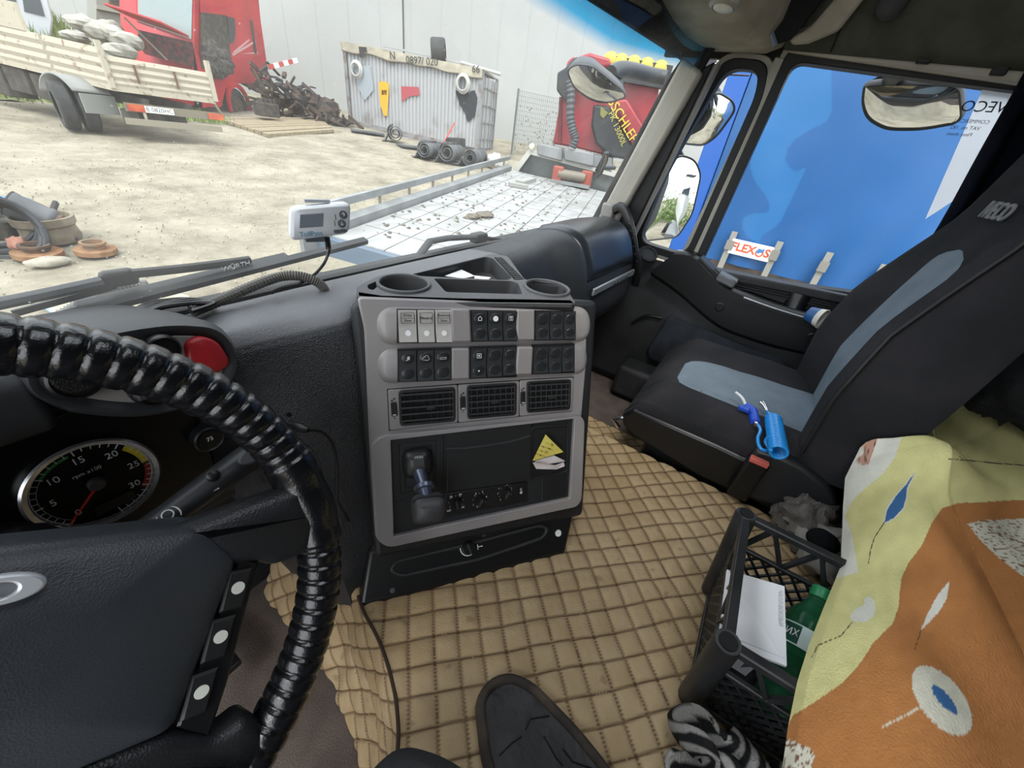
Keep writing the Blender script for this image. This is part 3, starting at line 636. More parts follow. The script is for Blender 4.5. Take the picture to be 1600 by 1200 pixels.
x_, y_ = FF.px(*Z6(728, 818)); k = MB().lathe([(.012, 0), (.012, .004), (.0105, .012), (.0005, .0125)], FF.M(x_, y_), 28).build('heater_knob', BLKS, CO)
MB().box((0, 0, .013), (.004, .019, .006), FF.M(x_, y_, 0, .25)).build('grip', BLK, k, bevel=.001)
b = MB(); b.loft([[FF.p(x_ + r * math.cos(t), y_ + r * math.sin(t), .0022) for r in (.0135, .0152)] for t in [R_(170 + i * 8) for i in range(16)]], closed=False); b.build('scale_mark', WHT, k)
text('┣╸', .009, FF.M(x_ + .022, y_ - .004, .0022), WHT, k, 'symbol')
x_, y_ = FF.px(*Z6(1265, 735)); MB().lathe([(.0065, 0), (.0065, .0012), (.0005, .0013)], FF.M(x_, y_), 24).build('white_sticker', WHT, CO)
for p in ((280, 1075), (822, 742)):
    x_, y_ = FF.px(*Z6(*p)); MB().lathe([(.005, 0), (.004, .002), (.0005, .0022)], FF.M(x_, y_), 12).build('screw', mat('screw_grey', '55585a', .4, .5), CO)
# silver fascia: outer plate with rounded corners, switch rows, vents, lower bezel
so_ = PF.P([(557, 463), (899, 477), (917, 497), (915, 575), (908, 655), (905, 775), (897, 788), (597, 849), (586, 838), (577, 692), (569, 514)])
fas = MB().slab(PF, rpoly(so_, .008, 3), -.006, .003, .003).build('silver_fascia', SILV, CO, smooth=30)
def zq(pts, h=0, Z=Z5): return PF.P([Z(*p) for p in pts], h)
def rowband(xl, xr, tl, tr, bl, br):
    q = zq(((xl, tl), (xr, tr), (xr, br), (xl, bl))); q = rpoly(q, .05, 8); b = MB()
    q = q if _ccw(q) else q[::-1]
    b.loft([[PF.p(a, c, h) for a, c in inset(q, d)] for d, h in ((-.004, 0), (-.0005, .005), (.004, .0085), (.009, .010))]); return b.build('switch_rail', SILV, fas, smooth=60)
r1 = rowband(176, 1318, 386, 392, 580, 562); r2 = rowband(180, 1300, 612, 586, 792, 736)
HB = .010                                            # height of the rails
dark = mat('switch_black', '2c2f32', .45); darkl = mat('switch_lens', '232528', .35); lite = mat('switch_light_grey', 'b4b3b0', .45, c2='aaa8a4', ns=9)
edge = mat('switch_gap', '0a0b0c', .6)
def lerp(a, b, t): return a + (b - a) * t
def switch(xa, xb, ya, yb, ya2, yb2, m, rail, top=None, dot=None, sl=0):
    "rocker between zoom columns xa..xb; ya/yb top & bottom at xa, ya2/yb2 at xb"
    q = zq(((xa + 2, ya), (xb - 2, ya2), (xb - 2 + sl, yb2), (xa + 2 + sl, yb)), HB)
    c = [sum(p[i] for p in q) / 4 for i in (0, 1)]; P = [V((p[0], p[1])) for p in q]
    up = ((P[0] + P[1]) / 2 - V(c)); rt = ((P[1] + P[2]) / 2 - V(c)); b = MB()
    prof = ((1, .001), (.98, .0055), (.15, .0028), (-.15, .0028), (-.98, .0062), (-1, .001)); rings = []
    for e, h in ((-1, 0), (-.96, 1), (.96, 1), (1, 0)):
        rings.append([PF.p(c[0] + rt.x * e + up.x * t, c[1] + rt.y * e + up.y * t, HB + (hh if h else .0005)) for t, hh in prof])
    b.loft(rings, closed=False); k = b.build('rocker_switch', m, rail, smooth=40)
    L = lambda s, hh: (c[0] + up.x * s, c[1] + up.y * s, HB + hh)
    if m is dark:
        for s in (.52, -.5):
            x, y, h = L(s, .0052); MB().lathe([(rt.length * .66, -.001), (rt.length * .66, .0004), (rt.length * .58, .0010), (.0004, .0004)], PF.M(x, y, h) @ Matrix.Diagonal((1.12, .95, 1, 1)), 24).build('lens', darkl, k)
    ang = math.atan2(rt.y, rt.x)
    if top:
        x, y, h = L(.5, .0066); text(top, up.length * .42, PF.M(x, y, h, ang), WHT, k, 'symbol', .0002)
    if dot:
        x, y, h = L(*dot[:2]); MB().lathe([(rt.length * dot[2], 0), (rt.length * dot[2], .0005), (.0003, .0005)], PF.M(x, y, h), 20).build('white_dot', WHT, k)
    return k, c, up, rt, ang
ink = mat('ink_black', '202022', .6)
for i, (xa, xb, s1, s2) in enumerate(((282, 384, 'Drive', 'Slow'), (386, 480, 'Neutral', None), (482, 574, 'Reverse', 'Slow'))):
    k, c, up, rt, ang = switch(xa, xb, 398, 572, 398, 571, lite, r1, dot=(-.42, .0052, .34), sl=6)
    x, y = c[0] + up.x * .52, c[1] + up.y * .52; h = HB + .0052
    b = MB(); b.ring(PF, rrect(x, y, rt.length * 1.5, up.length * .66, .001, 2), rrect(x, y, rt.length * 1.5 - .0007, up.length * .66 - .0007, .001, 2), h - .001, h + .0004); b.build('printed_frame', ink, k)
    if s2:
        text(s1, .0052, PF.M(x, y + up.length * .17, h, ang), ink, k, 'print', .0002); text(s2, .0052, PF.M(x, y - up.length * .16, h, ang), ink, k, 'print', .0002)
        MB().box((0, 0, 0), (rt.length * 1.3, .0004, .0004), PF.M(x, y, h, ang)).build('printed_line', ink, k)
    else: text(s1, .0055, PF.M(x, y, h, ang), ink, k, 'print', .0002)
for xa, xb, ya, yb, tp_, dt in ((680, 766, 403, 564, '⌂', None), (766, 848, 403, 563, None, (.5, .0066, .36)), (848, 930, 403, 562, '⚿', None), (1026, 1104, 407, 558, None, None), (1104, 1180, 407, 557, None, None), (1180, 1246, 407, 556, None, None)):
    switch(xa, xb, ya, yb, ya, yb - 2, dark, r1, tp_, dt, sl=4 if xa < 1000 else -2)
for xa, xb, ya, yb, tp_, dt in ((286, 384, 618, 785, '♫', None), (384, 478, 616, 780, '☁', None), (478, 572, 614, 774, '▭', None), (676, 764, 606, 766, '▣', (-.5, .0068, .1)), (764, 850, 603, 760, None, None), (850, 926, 600, 752, None, None), (1016, 1098, 598, 742, None, None), (1098, 1170, 596, 738, None, None), (1170, 1240, 593, 732, None, None)):
    switch(xa, xb, ya, yb, ya - 2, yb - 6, dark, r2, tp_, dt, sl=-3 if xa > 600 else 2)
for xa, xb, ya, yb, sl, rail in ((568, 672, 390, 572, 8, r1), (924, 1022, 394, 562, 0, r1), (574, 670, 604, 772, 0, r2), (928, 1014, 596, 748, -8, r2)):
    q = zq(((xa, ya), (xb, ya), (xb + sl, yb - 2), (xa + sl, yb)), HB); MB().slab(PF, rpoly(q, .003, 3), HB - .004, HB + .006, .0025).build('blank_cover', SILV, rail, smooth=30)
for xa, xb, ya, yb, rail in ((278, 574, 392, 578, r1), (676, 932, 397, 570, r1), (1022, 1250, 400, 564, r1), (282, 574, 610, 790, r2), (672, 930, 598, 772, r2), (1012, 1244, 588, 748, r2)):
    dd = .035 * (xb - xa) if rail is r2 else .01 * (xb - xa); q = zq(((xa, ya), (xb, ya - (8 if rail is r2 else -4)), (xb, yb - dd), (xa, yb)), HB); MB().prism(PF, q, HB - .003, HB + .0006).build('switch_recess', edge, rail)
# air vents
vsl = mat('vent_black', '1b1c1e', .45)
for pl, gr, wh in ((((228, 828), (604, 800), (606, 1002), (238, 1046)), ((290, 838), (590, 818), (592, 998), (298, 1024)), (263, 936)),
                   (((608, 800), (938, 780), (936, 972), (610, 1004)), ((660, 810), (924, 794), (922, 964), (664, 986)), (636, 902)),
                   (((941, 778), (1232, 762), (1222, 942), (940, 970)), ((985, 788), (1219, 776), (1215, 934), (986, 952)), (962, 873))):
    P = zq(pl); PP = P if _ccw(P) else P[::-1]; MB().prism(PF, inset(PP, -.0012), .0015, .0034).build('vent_joint', edge, fas); q = MB().slab(PF, rpoly(P, .003, 2), .002, .006, .0012).build('air_vent', SILV, fas)
    G = zq(gr, .006); GG = G if _ccw(G) else G[::-1]; b = MB(); b.ring(PF, rpoly(inset(GG, -.001), .006, 4), rpoly(inset(GG, .0035), .005, 4), -.006, .0095); b.build('vent_frame', vsl, q, bevel=.001)
    MB().prism(PF, rpoly(inset(GG, .002), .005, 3), .0062, .0066).build('vent_back', mat('vent_dark', '030303', .9), q)
    g = [V((p[0], p[1], 0)) for p in G]                  # tl tr br bl
    for i in range(5):
        t = (i + .6) / 5.3; p0 = g[0].lerp(g[3], t); p1 = g[1].lerp(g[2], t); p0, p1 = p0.lerp(p1, .03), p0.lerp(p1, .97)
        MB().bar(PF.p(p0.x, p0.y, .0096), PF.p(p1.x, p1.y, .0096), .0048, .0026, PF.v - PF.n * .35).build('slat', mat('slat_black', '2b2d30', .4), q)
    for i in range(8):
        t = (i + .7) / 8.4; p0 = g[0].lerp(g[1], t); p1 = g[3].lerp(g[2], t); MB().bar(PF.p(p0.x, p0.y, .0066), PF.p(p1.x, p1.y, .0066), .0030, .0009, PF.u + PF.n * .7).build('fin', vsl, q)
    c = (g[0] + g[1] + g[2] + g[3]) / 4; MB().box((0, 0, .0105), (.014, .005, .004), PF.M(c.x + .004, c.y - .003)).build('direction_tab', vsl, q, bevel=.001)
    w = PF.px(*Z5(*wh), .006); MB().slab(PF, rrect(w[0], w[1], .0085, .022, .002, 2), .005, .009, .001).build('thumb_wheel', edge, q)
    MB().prism(PF, rrect(w[0], w[1] - .0085, .005, .0012, .0004, 1), .009, .0095).build('white_mark', WHT, q)
    text('••', .012, PF.M(w[0], w[1] + .0145, .0065, .6), ink, q, 'symbol'); MB().lathe([(.0011, 0), (.0011, .0006), (.0002, .0006)], PF.M(w[0], w[1] - .0145, .006), 10).build('printed_dot', ink, q)
# lower bezel and its black insert
Q6 = lambda pts, h=0: PF.P([Z6(*p) for p in pts], h)
ob_ = Q6(((150, 190), (215, 140), (1385, 28), (1405, 60), (1388, 520), (1360, 560), (250, 798), (180, 750))); ib = Q6(((266, 166), (268, 165), (1342, 42), (1344, 44), (1318, 505), (1314, 512), (286, 730), (284, 726)))
MB().ring(PF, rpoly(ob_, .012, 4), rpoly(ib, .001, 4), -.002, .012).build('lower_bezel', SILV, fas, bevel=.004, seg=3)
ins = MB().prism(PF, rpoly(ib, .001, 2), -.003, .0045).build('black_insert', mat('insert_black', '202225', .5), CO)
blk2 = mat('panel_black', '191b1d', .5, bump=.06, bs=900)
P = Q6(((270, 168), (584, 132), (582, 488), (282, 545)), .004); P = P if _ccw(P) else P[::-1]
lv = MB(); lv.ring(PF, P, inset(P, .012), .004, .0065); lv.ring(PF, inset(P, .012), inset(P, .02), .002, .0058); lev = lv.build('lever_plate', blk2, ins, bevel=.001)
P = Q6(((600, 122), (1104, 76), (1098, 420), (600, 488)), .006); dr = MB().slab(PF, P, .004, .0095, .0015).build('ashtray_drawer', blk2, ins)
cr_ = [PF.p(*PF.px(*Z6(x, y), .0095), .0098) for x, y in ((602, 232), (700, 230), (850, 212), (980, 190), (1098, 155))]; MB().tube(smooth_path(cr_, 5), .0018, 6).build('grip_ridge', mat('ridge_grey', '2f3336', .4), dr)
# HVAC strip
P = Q6(((594, 500), (1078, 428), (1080, 545), (594, 640)), .006); hv = MB().slab(PF, P, .004, .007, .001).build('heater_panel', mat('hvac_black', '131416', .45), ins)
for (x, y, r, lab) in ((656, 552, .0085, (('LO', -.012, -.013), ('HI', .012, -.012), ('20', -.008, .012), ('24', .008, .013))), (796, 536, .0085, (('2', -.006, .013), ('3', .006, .014), ('0', -.004, -.013), ('1', -.011, -.008), ('4', .013, .003))), (950, 492, .0085, (('▪', -.012, .010), ('▪', .004, .014), ('▪', -.014, 0), ('▪', -.009, -.013), ('▪', .012, .006)))):
    a, c = PF.px(*Z6(x, y), .007); Mx = PF.M(a, c, .007); k = MB().lathe([(r, 0), (r, .003), (r * .85, .009), (.0005, .0095)], Mx, 28).build('heater_knob', BLKS, hv)
    MB().box((0, 0, .011), (.0035, r * 1.7, .006), PF.M(a, c, .007, -.6 if x > 700 else .1)).build('grip', BLK, k, bevel=.001)
    for s, dx, dy in lab: text(s, .0052, PF.M(a + dx, c + dy, .0072), WHT, k, 'scale_print', .0001)
    for t in range(7):
        an = R_(210 - t * 40); MB().lathe([(.0005, 0), (.0005, .0003), (.0001, .0003)], PF.M(a + .0125 * math.cos(an), c + .0125 * math.sin(an), .0072), 6).build('scale_dot', WHT, k)
a, c = PF.px(*Z6(1045, 485), .007); text('↻\n❄', .006, PF.M(a, c, .0072), WHT, hv, 'symbol', .0001)
# document pocket
P = Q6(((1112, 112), (1316, 96), (1310, 362), (1104, 402)), .0045); P = P if _ccw(P) else P[::-1]; Pr = rpoly(P, .004, 3)
pk = MB(); pk.ring(PF, inset(Pr, -.004), Pr, .002, .0075); pk.build('document_pocket', blk2, ins, bevel=.001)
MB().prism(PF, inset(Pr, .0005), .0044, .0050).build('pocket_floor', mat('pocket_dark', '0a0b0c', .8), ins)
# small speaker grille
a, c = PF.px(*Z6(1240, 455), .0045)
P = Q6(((1168, 388), (1316, 362), (1312, 508), (1166, 540)), .0045); gp_ = MB().slab(PF, P, .0035, .0065, .001).build('speaker_panel', blk2, ins)
for i in range(6):
    for j in range(6):
        MB().lathe([(.0009, 0), (.0009, .0004), (.0002, .0004)], PF.M(a + (i - 2.5) * .0029, c + (j - 2.5) * .0034, .0063), 6).build('grille_hole', edge, gp_)
# brake lever with knob
lr = MB(); a, c = PF.px(*Z6(432, 332), .02); lr.slab(PF, rrect(a, c, .046, .046, .014, 4), .004, .026, .010); lg = lr.build('lever_gate', mat('gate_black', '1b1c1f', .4), lev, smooth=60)
MB().slab(PF, rrect(a + .001, c + .004, .018, .030, .003), .02, .0275, .002).build('gate_slot', mat('gate_grey', '3c3e40', .5), lg)
text('MNN', .0055, PF.M(a + .001, c + .0165, .0276), mat('gate_print', 'b6b8b8', .5), lg, 'print', .0002)
p0 = PF.p(a + .001, c - .010, .026); p1 = hit(*Z6(468, 462), PF.o + PF.n * .05, PF.n); p2 = hit(*Z6(497, 588), PF.o + PF.n * .075, PF.n)
stl = mat('blue_steel', '5a6173', .3, .7)
MB().tube([p0, p0.lerp(p1, .5), p1], [.011, .009, .0085], 16).build('lever_stem', stl, lg)
d1 = (p2 - p1).normalized()
MB().tube([p1 - d1 * .004, p1 - d1 * .003, p1 + d1 * .003, p1 + d1 * .004, p1 + d1 * .016], [.010, .0155, .0155, .011, .008], 18).build('lever_collar', stl, lg)
kn = MB(); kf = Fr(p2, PF.u * .98 - PF.v * .08, PF.v); kn.slab(kf, rrect(0, -.002, .049, .039, .012, 4), -.014, .014, .009); kn.slab(Fr(kf.o, -kf.u, kf.v), rrect(0, -.002, .049, .039, .012, 4), -.001, .014, .009); kn.build('lever_knob', mat('knob_black', '303133', .5, bump=.1, bs=500), lg, smooth=60)
# notes in the pocket
ntm = mat('yellow_note_paper', 'cfc162', .8, c2='c4b555', ns=14); wpm = mat('crumpled_receipt', 'c9c1bf', .8, c2='b3abac', ns=20)
nt_ = thing('yellow_note', 'yellow handwritten note stuck in the console pocket', 'note', PF.p(*PF.px(*Z6(1200, 230), .02), .012))
P = Q6(((1112, 305), (1190, 148), (1296, 252), (1240, 268)), .016); b = MB(); P = P if _ccw(P) else P[::-1]; b.prism(PF, P, .016, .0164); b.build('paper', ntm, nt_)
for i, s in enumerate(('~~ 36', '~w~~m~', '~~ 15', '~~w~~')): a, c = PF.px(*Z6(1215 - i * 18, 205 + i * 22), .0165); text(s, .007, PF.M(a, c, .0166, -.7 + .25), ink, nt_, 'handwriting', .0001)
for j, (lbl, pts, h) in enumerate((('white crumpled receipt under the yellow note in the console pocket', ((1135, 300), (1240, 272), (1300, 300), (1180, 325), (1120, 322)), .013), ('pinkish folded receipt at the bottom of the console pocket', ((1115, 318), (1140, 315), (1250, 330), (1298, 315), (1296, 330), (1250, 352), (1135, 352)), .019))):
    P = Q6(pts, h); P = P if _ccw(P) else P[::-1]; b = MB(); b.loft([[PF.p(x, y, h - .002 + .004 * ((i * 7) % 3) / 2) for i, (x, y) in enumerate(P)], [PF.p(x, y, h + .001 + .004 * ((i * 7) % 3) / 2) for i, (x, y) in enumerate(P)]]); tag(b.build('receipt', wpm, smooth=0), lbl, 'paper', 'slips of paper on the console')
# ---------------------------------------------------------------- top tray
TZ = .876; tf = Fr((.5, .4, TZ), _u, _a)
tm = mat('tray_dark_grey', '47484a', .55, c2='505153', ns=8, bump=.06, bs=800)
ty = thing('console_tray', 'dark grey console top tray with two cup holders', 'tray', (.52, .40, .85))
T = lambda pts, h=0: tf.P([Z5(*p) for p in pts], h)
outl = T(((62, 322), (56, 276), (130, 235), (200, 204), (345, 208), (800, 92), (880, 104), (975, 235), (1190, 262), (1230, 330), (1255, 366), (640, 358), (200, 344)))
outr = rpoly(outl, .012, 3)
cup1 = tf.px(*Z5(318, 257)); cup2 = tf.px(*Z5(1094, 280))
# rim slab is a plate with four openings: built as a bmesh boolean-free plate (fan of rings)
def plate_with_holes(fr, outer, holes, h0, h1, name, m, parent):
    bm = bmesh.new(); loops = [outer if _ccw(outer) else outer[::-1]] + holes; ed = []
    for lp_ in loops:
        vs = [bm.verts.new(fr.p(x, y, h1)) for x, y in lp_]; ed += [bm.edges.new((vs[i - 1], vs[i])) for i in range(len(vs))]
    bmesh.ops.triangle_fill(bm, edges=ed, use_beauty=True, use_dissolve=False)
    r = bmesh.ops.extrude_face_region(bm, geom=bm.faces[:]); bmesh.ops.translate(bm, verts=[v for v in r['geom'] if isinstance(v, bmesh.types.BMVert)], vec=fr.n * (h0 - h1))
    bmesh.ops.recalc_face_normals(bm, faces=bm.faces); mb = MB(); bm.verts.ensure_lookup_table(); bm.verts.index_update()
    mb.add([v.co.copy() for v in bm.verts], [tuple(v.index for v in f.verts) for f in bm.faces]); bm.free()
    return mb.build(name, m, parent, bevel=.0025, smooth=40)
h1_ = ell(*cup1, .0375, .0375, 28); h2_ = ell(*cup2, .0375, .0375, 28)
mid = rpoly(T(((478, 226), (900, 240), (938, 252), (962, 312), (545, 300))), .006, 3)
big = rpoly(T(((350, 206), (760, 108), (800, 116), (905, 222), (880, 236), (420, 214))), .008, 3)
lft = rpoly(T(((118, 262), (168, 240), (182, 262), (150, 290), (122, 282))), .004, 3)
vgr = rpoly(T(((806, 112), (850, 112), (972, 232), (918, 234))), .003, 2)
pl_ = plate_with_holes(tf, outr, [h1_, h2_, mid, big, lft, vgr], -.006, 0, 'tray_top', tm, ty)
b = MB()
for hl, dp, sc in ((h1_, .055, .82), (h2_, .055, .82), (mid, .03, .9), (big, .03, .96), (lft, .02, .8)):
    cxy = (sum(p[0] for p in hl) / len(hl), sum(p[1] for p in hl) / len(hl)); sm_ = [(cxy[0] + (x - cxy[0]) * sc, cxy[1] + (y - cxy[1]) * sc) for x, y in hl]
    b2 = MB(); b2.loft([[tf.p(x, y, -.001) for x, y in hl], [tf.p(x, y, -dp) for x, y in sm_]], caps=False); b2.add([tf.p(x, y, -dp) for x, y in sm_], [tuple(range(len(sm_)))]); b2.build('cup_well' if dp > .05 else 'tray_well', mat('tray_well_grey', '3a3b3d', .6), ty, smooth=60)
for c in (cup1, cup2): MB().ring(tf, ell(*c, .0425, .0425, 32), ell(*c, .037, .037, 32), -.004, .004).build('cup_rim', tm, ty, bevel=.002)
vp = [V((p[0], p[1], 0)) for p in T(((812, 114), (846, 114), (962, 230), (922, 232)))]
for i in range(14):
    t = (i + .5) / 14; a, c = vp[0].lerp(vp[3], t), vp[1].lerp(vp[2], t); MB().bar(tf.p(a.x, a.y, -.003), tf.p(c.x, c.y, -.003), .004, .006, tf.n).build('demister_slat', BLKS, ty)
MB().prism(tf, inset(vgr if _ccw(vgr) else vgr[::-1], .0005), -.012, -.010).build('demister_back', edge, ty)
# front skirt of the tray
fp = [tf.p(*tf.px(*Z5(*p)), 0) for p in ((60, 322), (200, 344), (640, 358), (1000, 362), (1255, 366))]; fp2 = [p + V((0, 0, -.016)) + _a * .003 for p in fp]
b = MB(); b.loft([[a, c, c + _a * .02, a + _a * .02] for a, c in zip(fp, fp2)]); b.build('front_skirt', mat('tray_skirt', '2f3032', .45), ty, bevel=.003)
b = MB(); b.loft([[p + V((0, 0, -.004)) for p in [tf.p(x, y) for x, y in inset(outr if _ccw(outr) else outr[::-1], .004)]], [p + V((0, 0, -.09)) for p in [tf.p(x, y) for x, y in inset(outr if _ccw(outr) else outr[::-1], .008)]]], caps=False); b.build('tray_wall', mat('tray_skirt', ''), ty)
# slips of paper lying in the rear tray
for lbl, pts in (('white slip of paper in the dashboard tray', ((540, 212), (630, 178), (702, 212), (640, 226))), ('small white slip beside another in the dashboard tray', ((700, 210), (790, 220), (775, 232), (700, 226)))):
    P = [tf.px(*Z5(*p), -.012) for p in pts]; P = P if _ccw(P) else P[::-1]; tag(MB().prism(tf, P, -.0128, -.012).build('paper_slip', WHT), lbl, 'paper', 'slips of paper on the console')
# ================================================================== STEERING WHEEL (turned a little to the right)
_t = R_(61.9); _rt = R_(-32)
_wu = V((1, 0, 0)); _wv = V((0, math.cos(_t), math.sin(_t)))
WF = Fr((-.082, .309, .762), _wu * math.cos(_rt) + _wv * math.sin(_rt), _wv * math.cos(_rt) - _wu * math.sin(_rt))
SW = thing('steering_wheel', 'black truck steering wheel with a glossy ribbed rim cover', 'steering wheel', (-.082, .33, .70))
# ribbed rim cover
NR = 92; SEG = 9; rings = []; tot = NR * SEG
def wrapr(ph):
    d = abs(ph - round(ph)); f = ph % 1
    return .0215 + .0010 * f - .0019 * math.exp(-(d / .13) ** 2)
for i in range(tot):
    th = 2 * PI * i / tot; ph0 = th / (2 * PI) * NR; ring = []
    tdeg = math.degrees(th) % 360; sp = min(abs(((tdeg - c + 180) % 360) - 180) for c in (27, 153))
    for j in range(16):
        be = 2 * PI * j / 16; ph = ph0 + .06 * math.sin(be + .6); r = wrapr(ph)
        if sp < 13: r = .0232 + .0018 * abs(math.sin(PI * (ph0 * .33 + .5 * math.sin(be + .5))))
        rr = .22 + r * math.cos(be); ring.append(WF.p(rr * math.cos(th), rr * math.sin(th), r * math.sin(be)))
    rings.append(ring)
MB().loft(rings, loop=True).build('rim_cover', mat('glossy_black_vinyl', '121316', .22, bump=.1, bs=420, coat=.3), SW, smooth=70)
# airbag cover
hub = [(-.103, .087), (.103, .087), (.134, .055), (.106, -.073), (-.106, -.073), (-.134, .055)]
hb_ = rpoly(hub, .012, 5); vin = mat('hub_grained_vinyl', '2a2d32', .42, c2='363a3f', ns=7, bump=.09, bs=650, bk='voronoi')
b = MB(); hr = [[WF.p(x, y, h) for x, y in pl] for pl, h in ((hb_, -.03), (hb_, .010), (inset(hb_, .0025), .016), (inset(hb_, .006), .020))]
base = inset(hb_, .006)
for s in (.93, .85, .75, .64, .52, .40, .28, .16, .03):
    k = min(1, (1 - s) * 1.6); pts = []
    for x, y in base:
        a = math.atan2(y / .08, x / .125); ex, ey = .118 * math.cos(a), .078 * math.sin(a) + .004; pts.append(((x * (1 - k) + ex * k) * s, (y * (1 - k) + ey * k) * s))
    hr.append([WF.p(x, y, .020 + .021 * (1 - s ** 2.6)) for x, y in pts])
b.loft(hr); b.build('airbag_cover', vin, SW, smooth=65)
cf = WF.off(.0355); lg = MB(); lg.ring(cf, ell(0, .066, .0185, .0088, 32), ell(0, .066, .0066, .0046, 32), -.004, .004); lg.build('emblem', mat('satin_chrome', 'c9cdd2', .35, .4), SW, bevel=.0015)
MB().prism(cf, ell(0, .066, .0068, .0048, 20), -.002, .001).build('emblem_eye', mat('emblem_grey', '70747a', .4), SW)
for d in ((.065, .045, .02, .3), (.07, .043, .012, .25)):
    pass
spm = mat('spoke_vinyl', '1e2023', .42, bump=.12, bs=500, bk='voronoi')
# skeleton of the wheel: centre plate and four spokes, each a rounded bar
for s in (-1, 1):
    up = [(.05, .078), (.103, .092), (.150, .108), (.186, .118), (.205, .08), (.200, .045), (.165, .038), (.150, .046), (.11, .045)]
    lo = [(.04, -.066), (.106, -.074), (.138, -.094), (.158, -.084), (.176, -.104), (.184, -.128), (.170, -.148), (.118, -.155), (.075, -.118)]
    for nm, pl in (('upper_spoke', up), ('lower_spoke', lo)):
        q = rpoly([(s * x, y) for x, y in pl], .014, 4); q = q if _ccw(q) else q[::-1]
        b = MB(); b.loft([[WF.p(x, y, h) for x, y in inset(q, d)] for d, h in ((.010, -.022), (.002, -.012), (0, .006), (.003, .014), (.010, .019))]); b.build(nm, spm, SW, smooth=55)
    # button strip beside the airbag cover
    st = [(.136, .052), (.152, .046), (.140, -.055), (.132, -.094), (.108, -.074)]; q = [(s * x, y) for x, y in st]; q = q if _ccw(q) else q[::-1]
    sb_ = MB().slab(WF, q, -.02, .012, .002).build('button_strip', BLKS, SW)
    for k, (x0, y0) in enumerate(((.1365, .026), (.1285, -.012), (.1205, -.052))):
        mt = MB().slab(WF, [(s * (x0 + dx), y0 + dy) for dx, dy in ((-.0095, .0165), (.0095, .0165), (.0055, -.0165), (-.0125, -.0165))][::1 if s > 0 else -1], .008, .0175, .002).build('wheel_button', mat('button_black', '191a1c', .5), sb_)
        MB().lathe([(.0052, 0), (.0052, .0007), (.0003, .0008)], WF.M(s * (x0 - .001), y0 + .002, .0175), 22).build('white_dot', mat('faded_white_dot', 'cfd1c8', .6), mt)
MB().slab(WF, rpoly([(-.10, .07), (.10, .07), (.10, -.06), (-.10, -.06)], .03), -.045, -.01, .004).build('hub_back', BLKS, SW)
# column and stalk
cl = thing('steering_column', 'black plastic steering column shroud behind the wheel', 'column', (-.082, .40, .60))
MB().tube([WF.p(0, 0, -.046), WF.p(0, 0, -.10), WF.p(0, 0, -.185)], [.05, .06, .07], 20).build('shroud', BLK, cl, smooth=50)
s0_, s1_ = V((-.03, .40, .715)), at(262, 806, 'y', .375); s2_ = at(330, 756, 'y', .375); s3_ = at(392, 712, 'y', .375); s4_ = at(402, 704, 'y', .375)
stk = MB().tube([s0_, s1_.lerp(s0_, .3), s1_, s2_, s3_, s4_], [.010, .0125, .014, .0155, .0165, .012], 18, flat=.85).build('retarder_stalk', mat('stalk_black', '2b2d30', .4), cl, smooth=50)
sf = Fr(s1_.lerp(s3_, .4), s3_ - s1_, CAM - s2_); sf = Fr(sf.o, sf.u, (CAM - sf.o).cross(sf.u)); sf = sf if sf.n.dot(CAM - sf.o) > 0 else Fr(sf.o, sf.u, -sf.v)
text('(○)', .013, sf.M(-.032, 0, .0135), WHT, stk, 'symbol', .0003); MB().prism(sf, [(-.014, -.001), (.010, -.008), (.010, -.003)], .0125, .0138).build('wedge_mark', WHT, stk)
MB().lathe([(.006, 0), (.006, .004), (.0045, .005), (.0004, .005)], sf.M(.014, .006, .0135), 16).build('stalk_button', BLKS, stk)
MB().slab(sf, ell(.058, 0, .022, .009, 24), .010, .0165, .002).build('end_cap_oval', mat('stalk_grey', '4a4c4f', .35), stk)
# ================================================================== PASSENGER SEAT
PS = thing('passenger_seat', 'black fabric passenger seat with pale blue grey inserts', 'seat', (1.13, -.08, .2))
fab = mat('seat_black_fabric', '262729', .92, c2='2f2e31', ns=9, bump=.3, bs=600, spec=.15); blu = mat('seat_pale_blue_insert', '6d7a85', .8, c2='63717c', ns=14, bump=.25, bs=500)
SX0, SX1 = .905, 1.385; SXC = (SX0 + SX1) / 2; SWD = (SX1 - SX0) / 2
def ctop(x, y):
    e = abs(x - SXC) / SWD; bol = .022 * max(0, min(1, (e - .45) / .35)) - .05 * max(0, e - .86) / .14 * max(0, e - .86) / .14
    nose = -.075 * max(0, (y - .045) / .085) ** 2.2
    return .588 + bol * (1 if y < .05 else max(0, 1 - (y - .05) / .06)) + nose + .012 * (1 - e) * max(0, -y) + .006 * noise.noise(V((x * 9, y * 9, 1)))
b = MB(); b.grid(lambda u, v: V((SX0 + (SX1 - SX0) * u, .132 - v * .42, ctop(SX0 + (SX1 - SX0) * u, .132 - v * .42))), 40, 34)
# closed sides: skirt down to the base
def edge_loop():
    o = []
    for i in range(35): o.append((SX0, -.288 + .42 * i / 34))
    for i in range(1, 41): o.append((SX0 + (SX1 - SX0) * i / 40, .132))
    for i in range(1, 35): o.append((SX1, .132 - .42 * i / 34))
    return o
EL = edge_loop(); b.loft([[V((x, y, ctop(x, y))) for x, y in EL], [V((x - (.004 if x == SX0 else 0), y + (.004 if y > .13 else 0), ctop(x, y) - .02)) for x, y in EL], [V((x + (.012 if x < SXC else -.012), y - (.02 if y > .13 else 0), .47)) for x, y in EL]], closed=False, caps=False)
b.build('cushion', fab, PS, smooth=60)
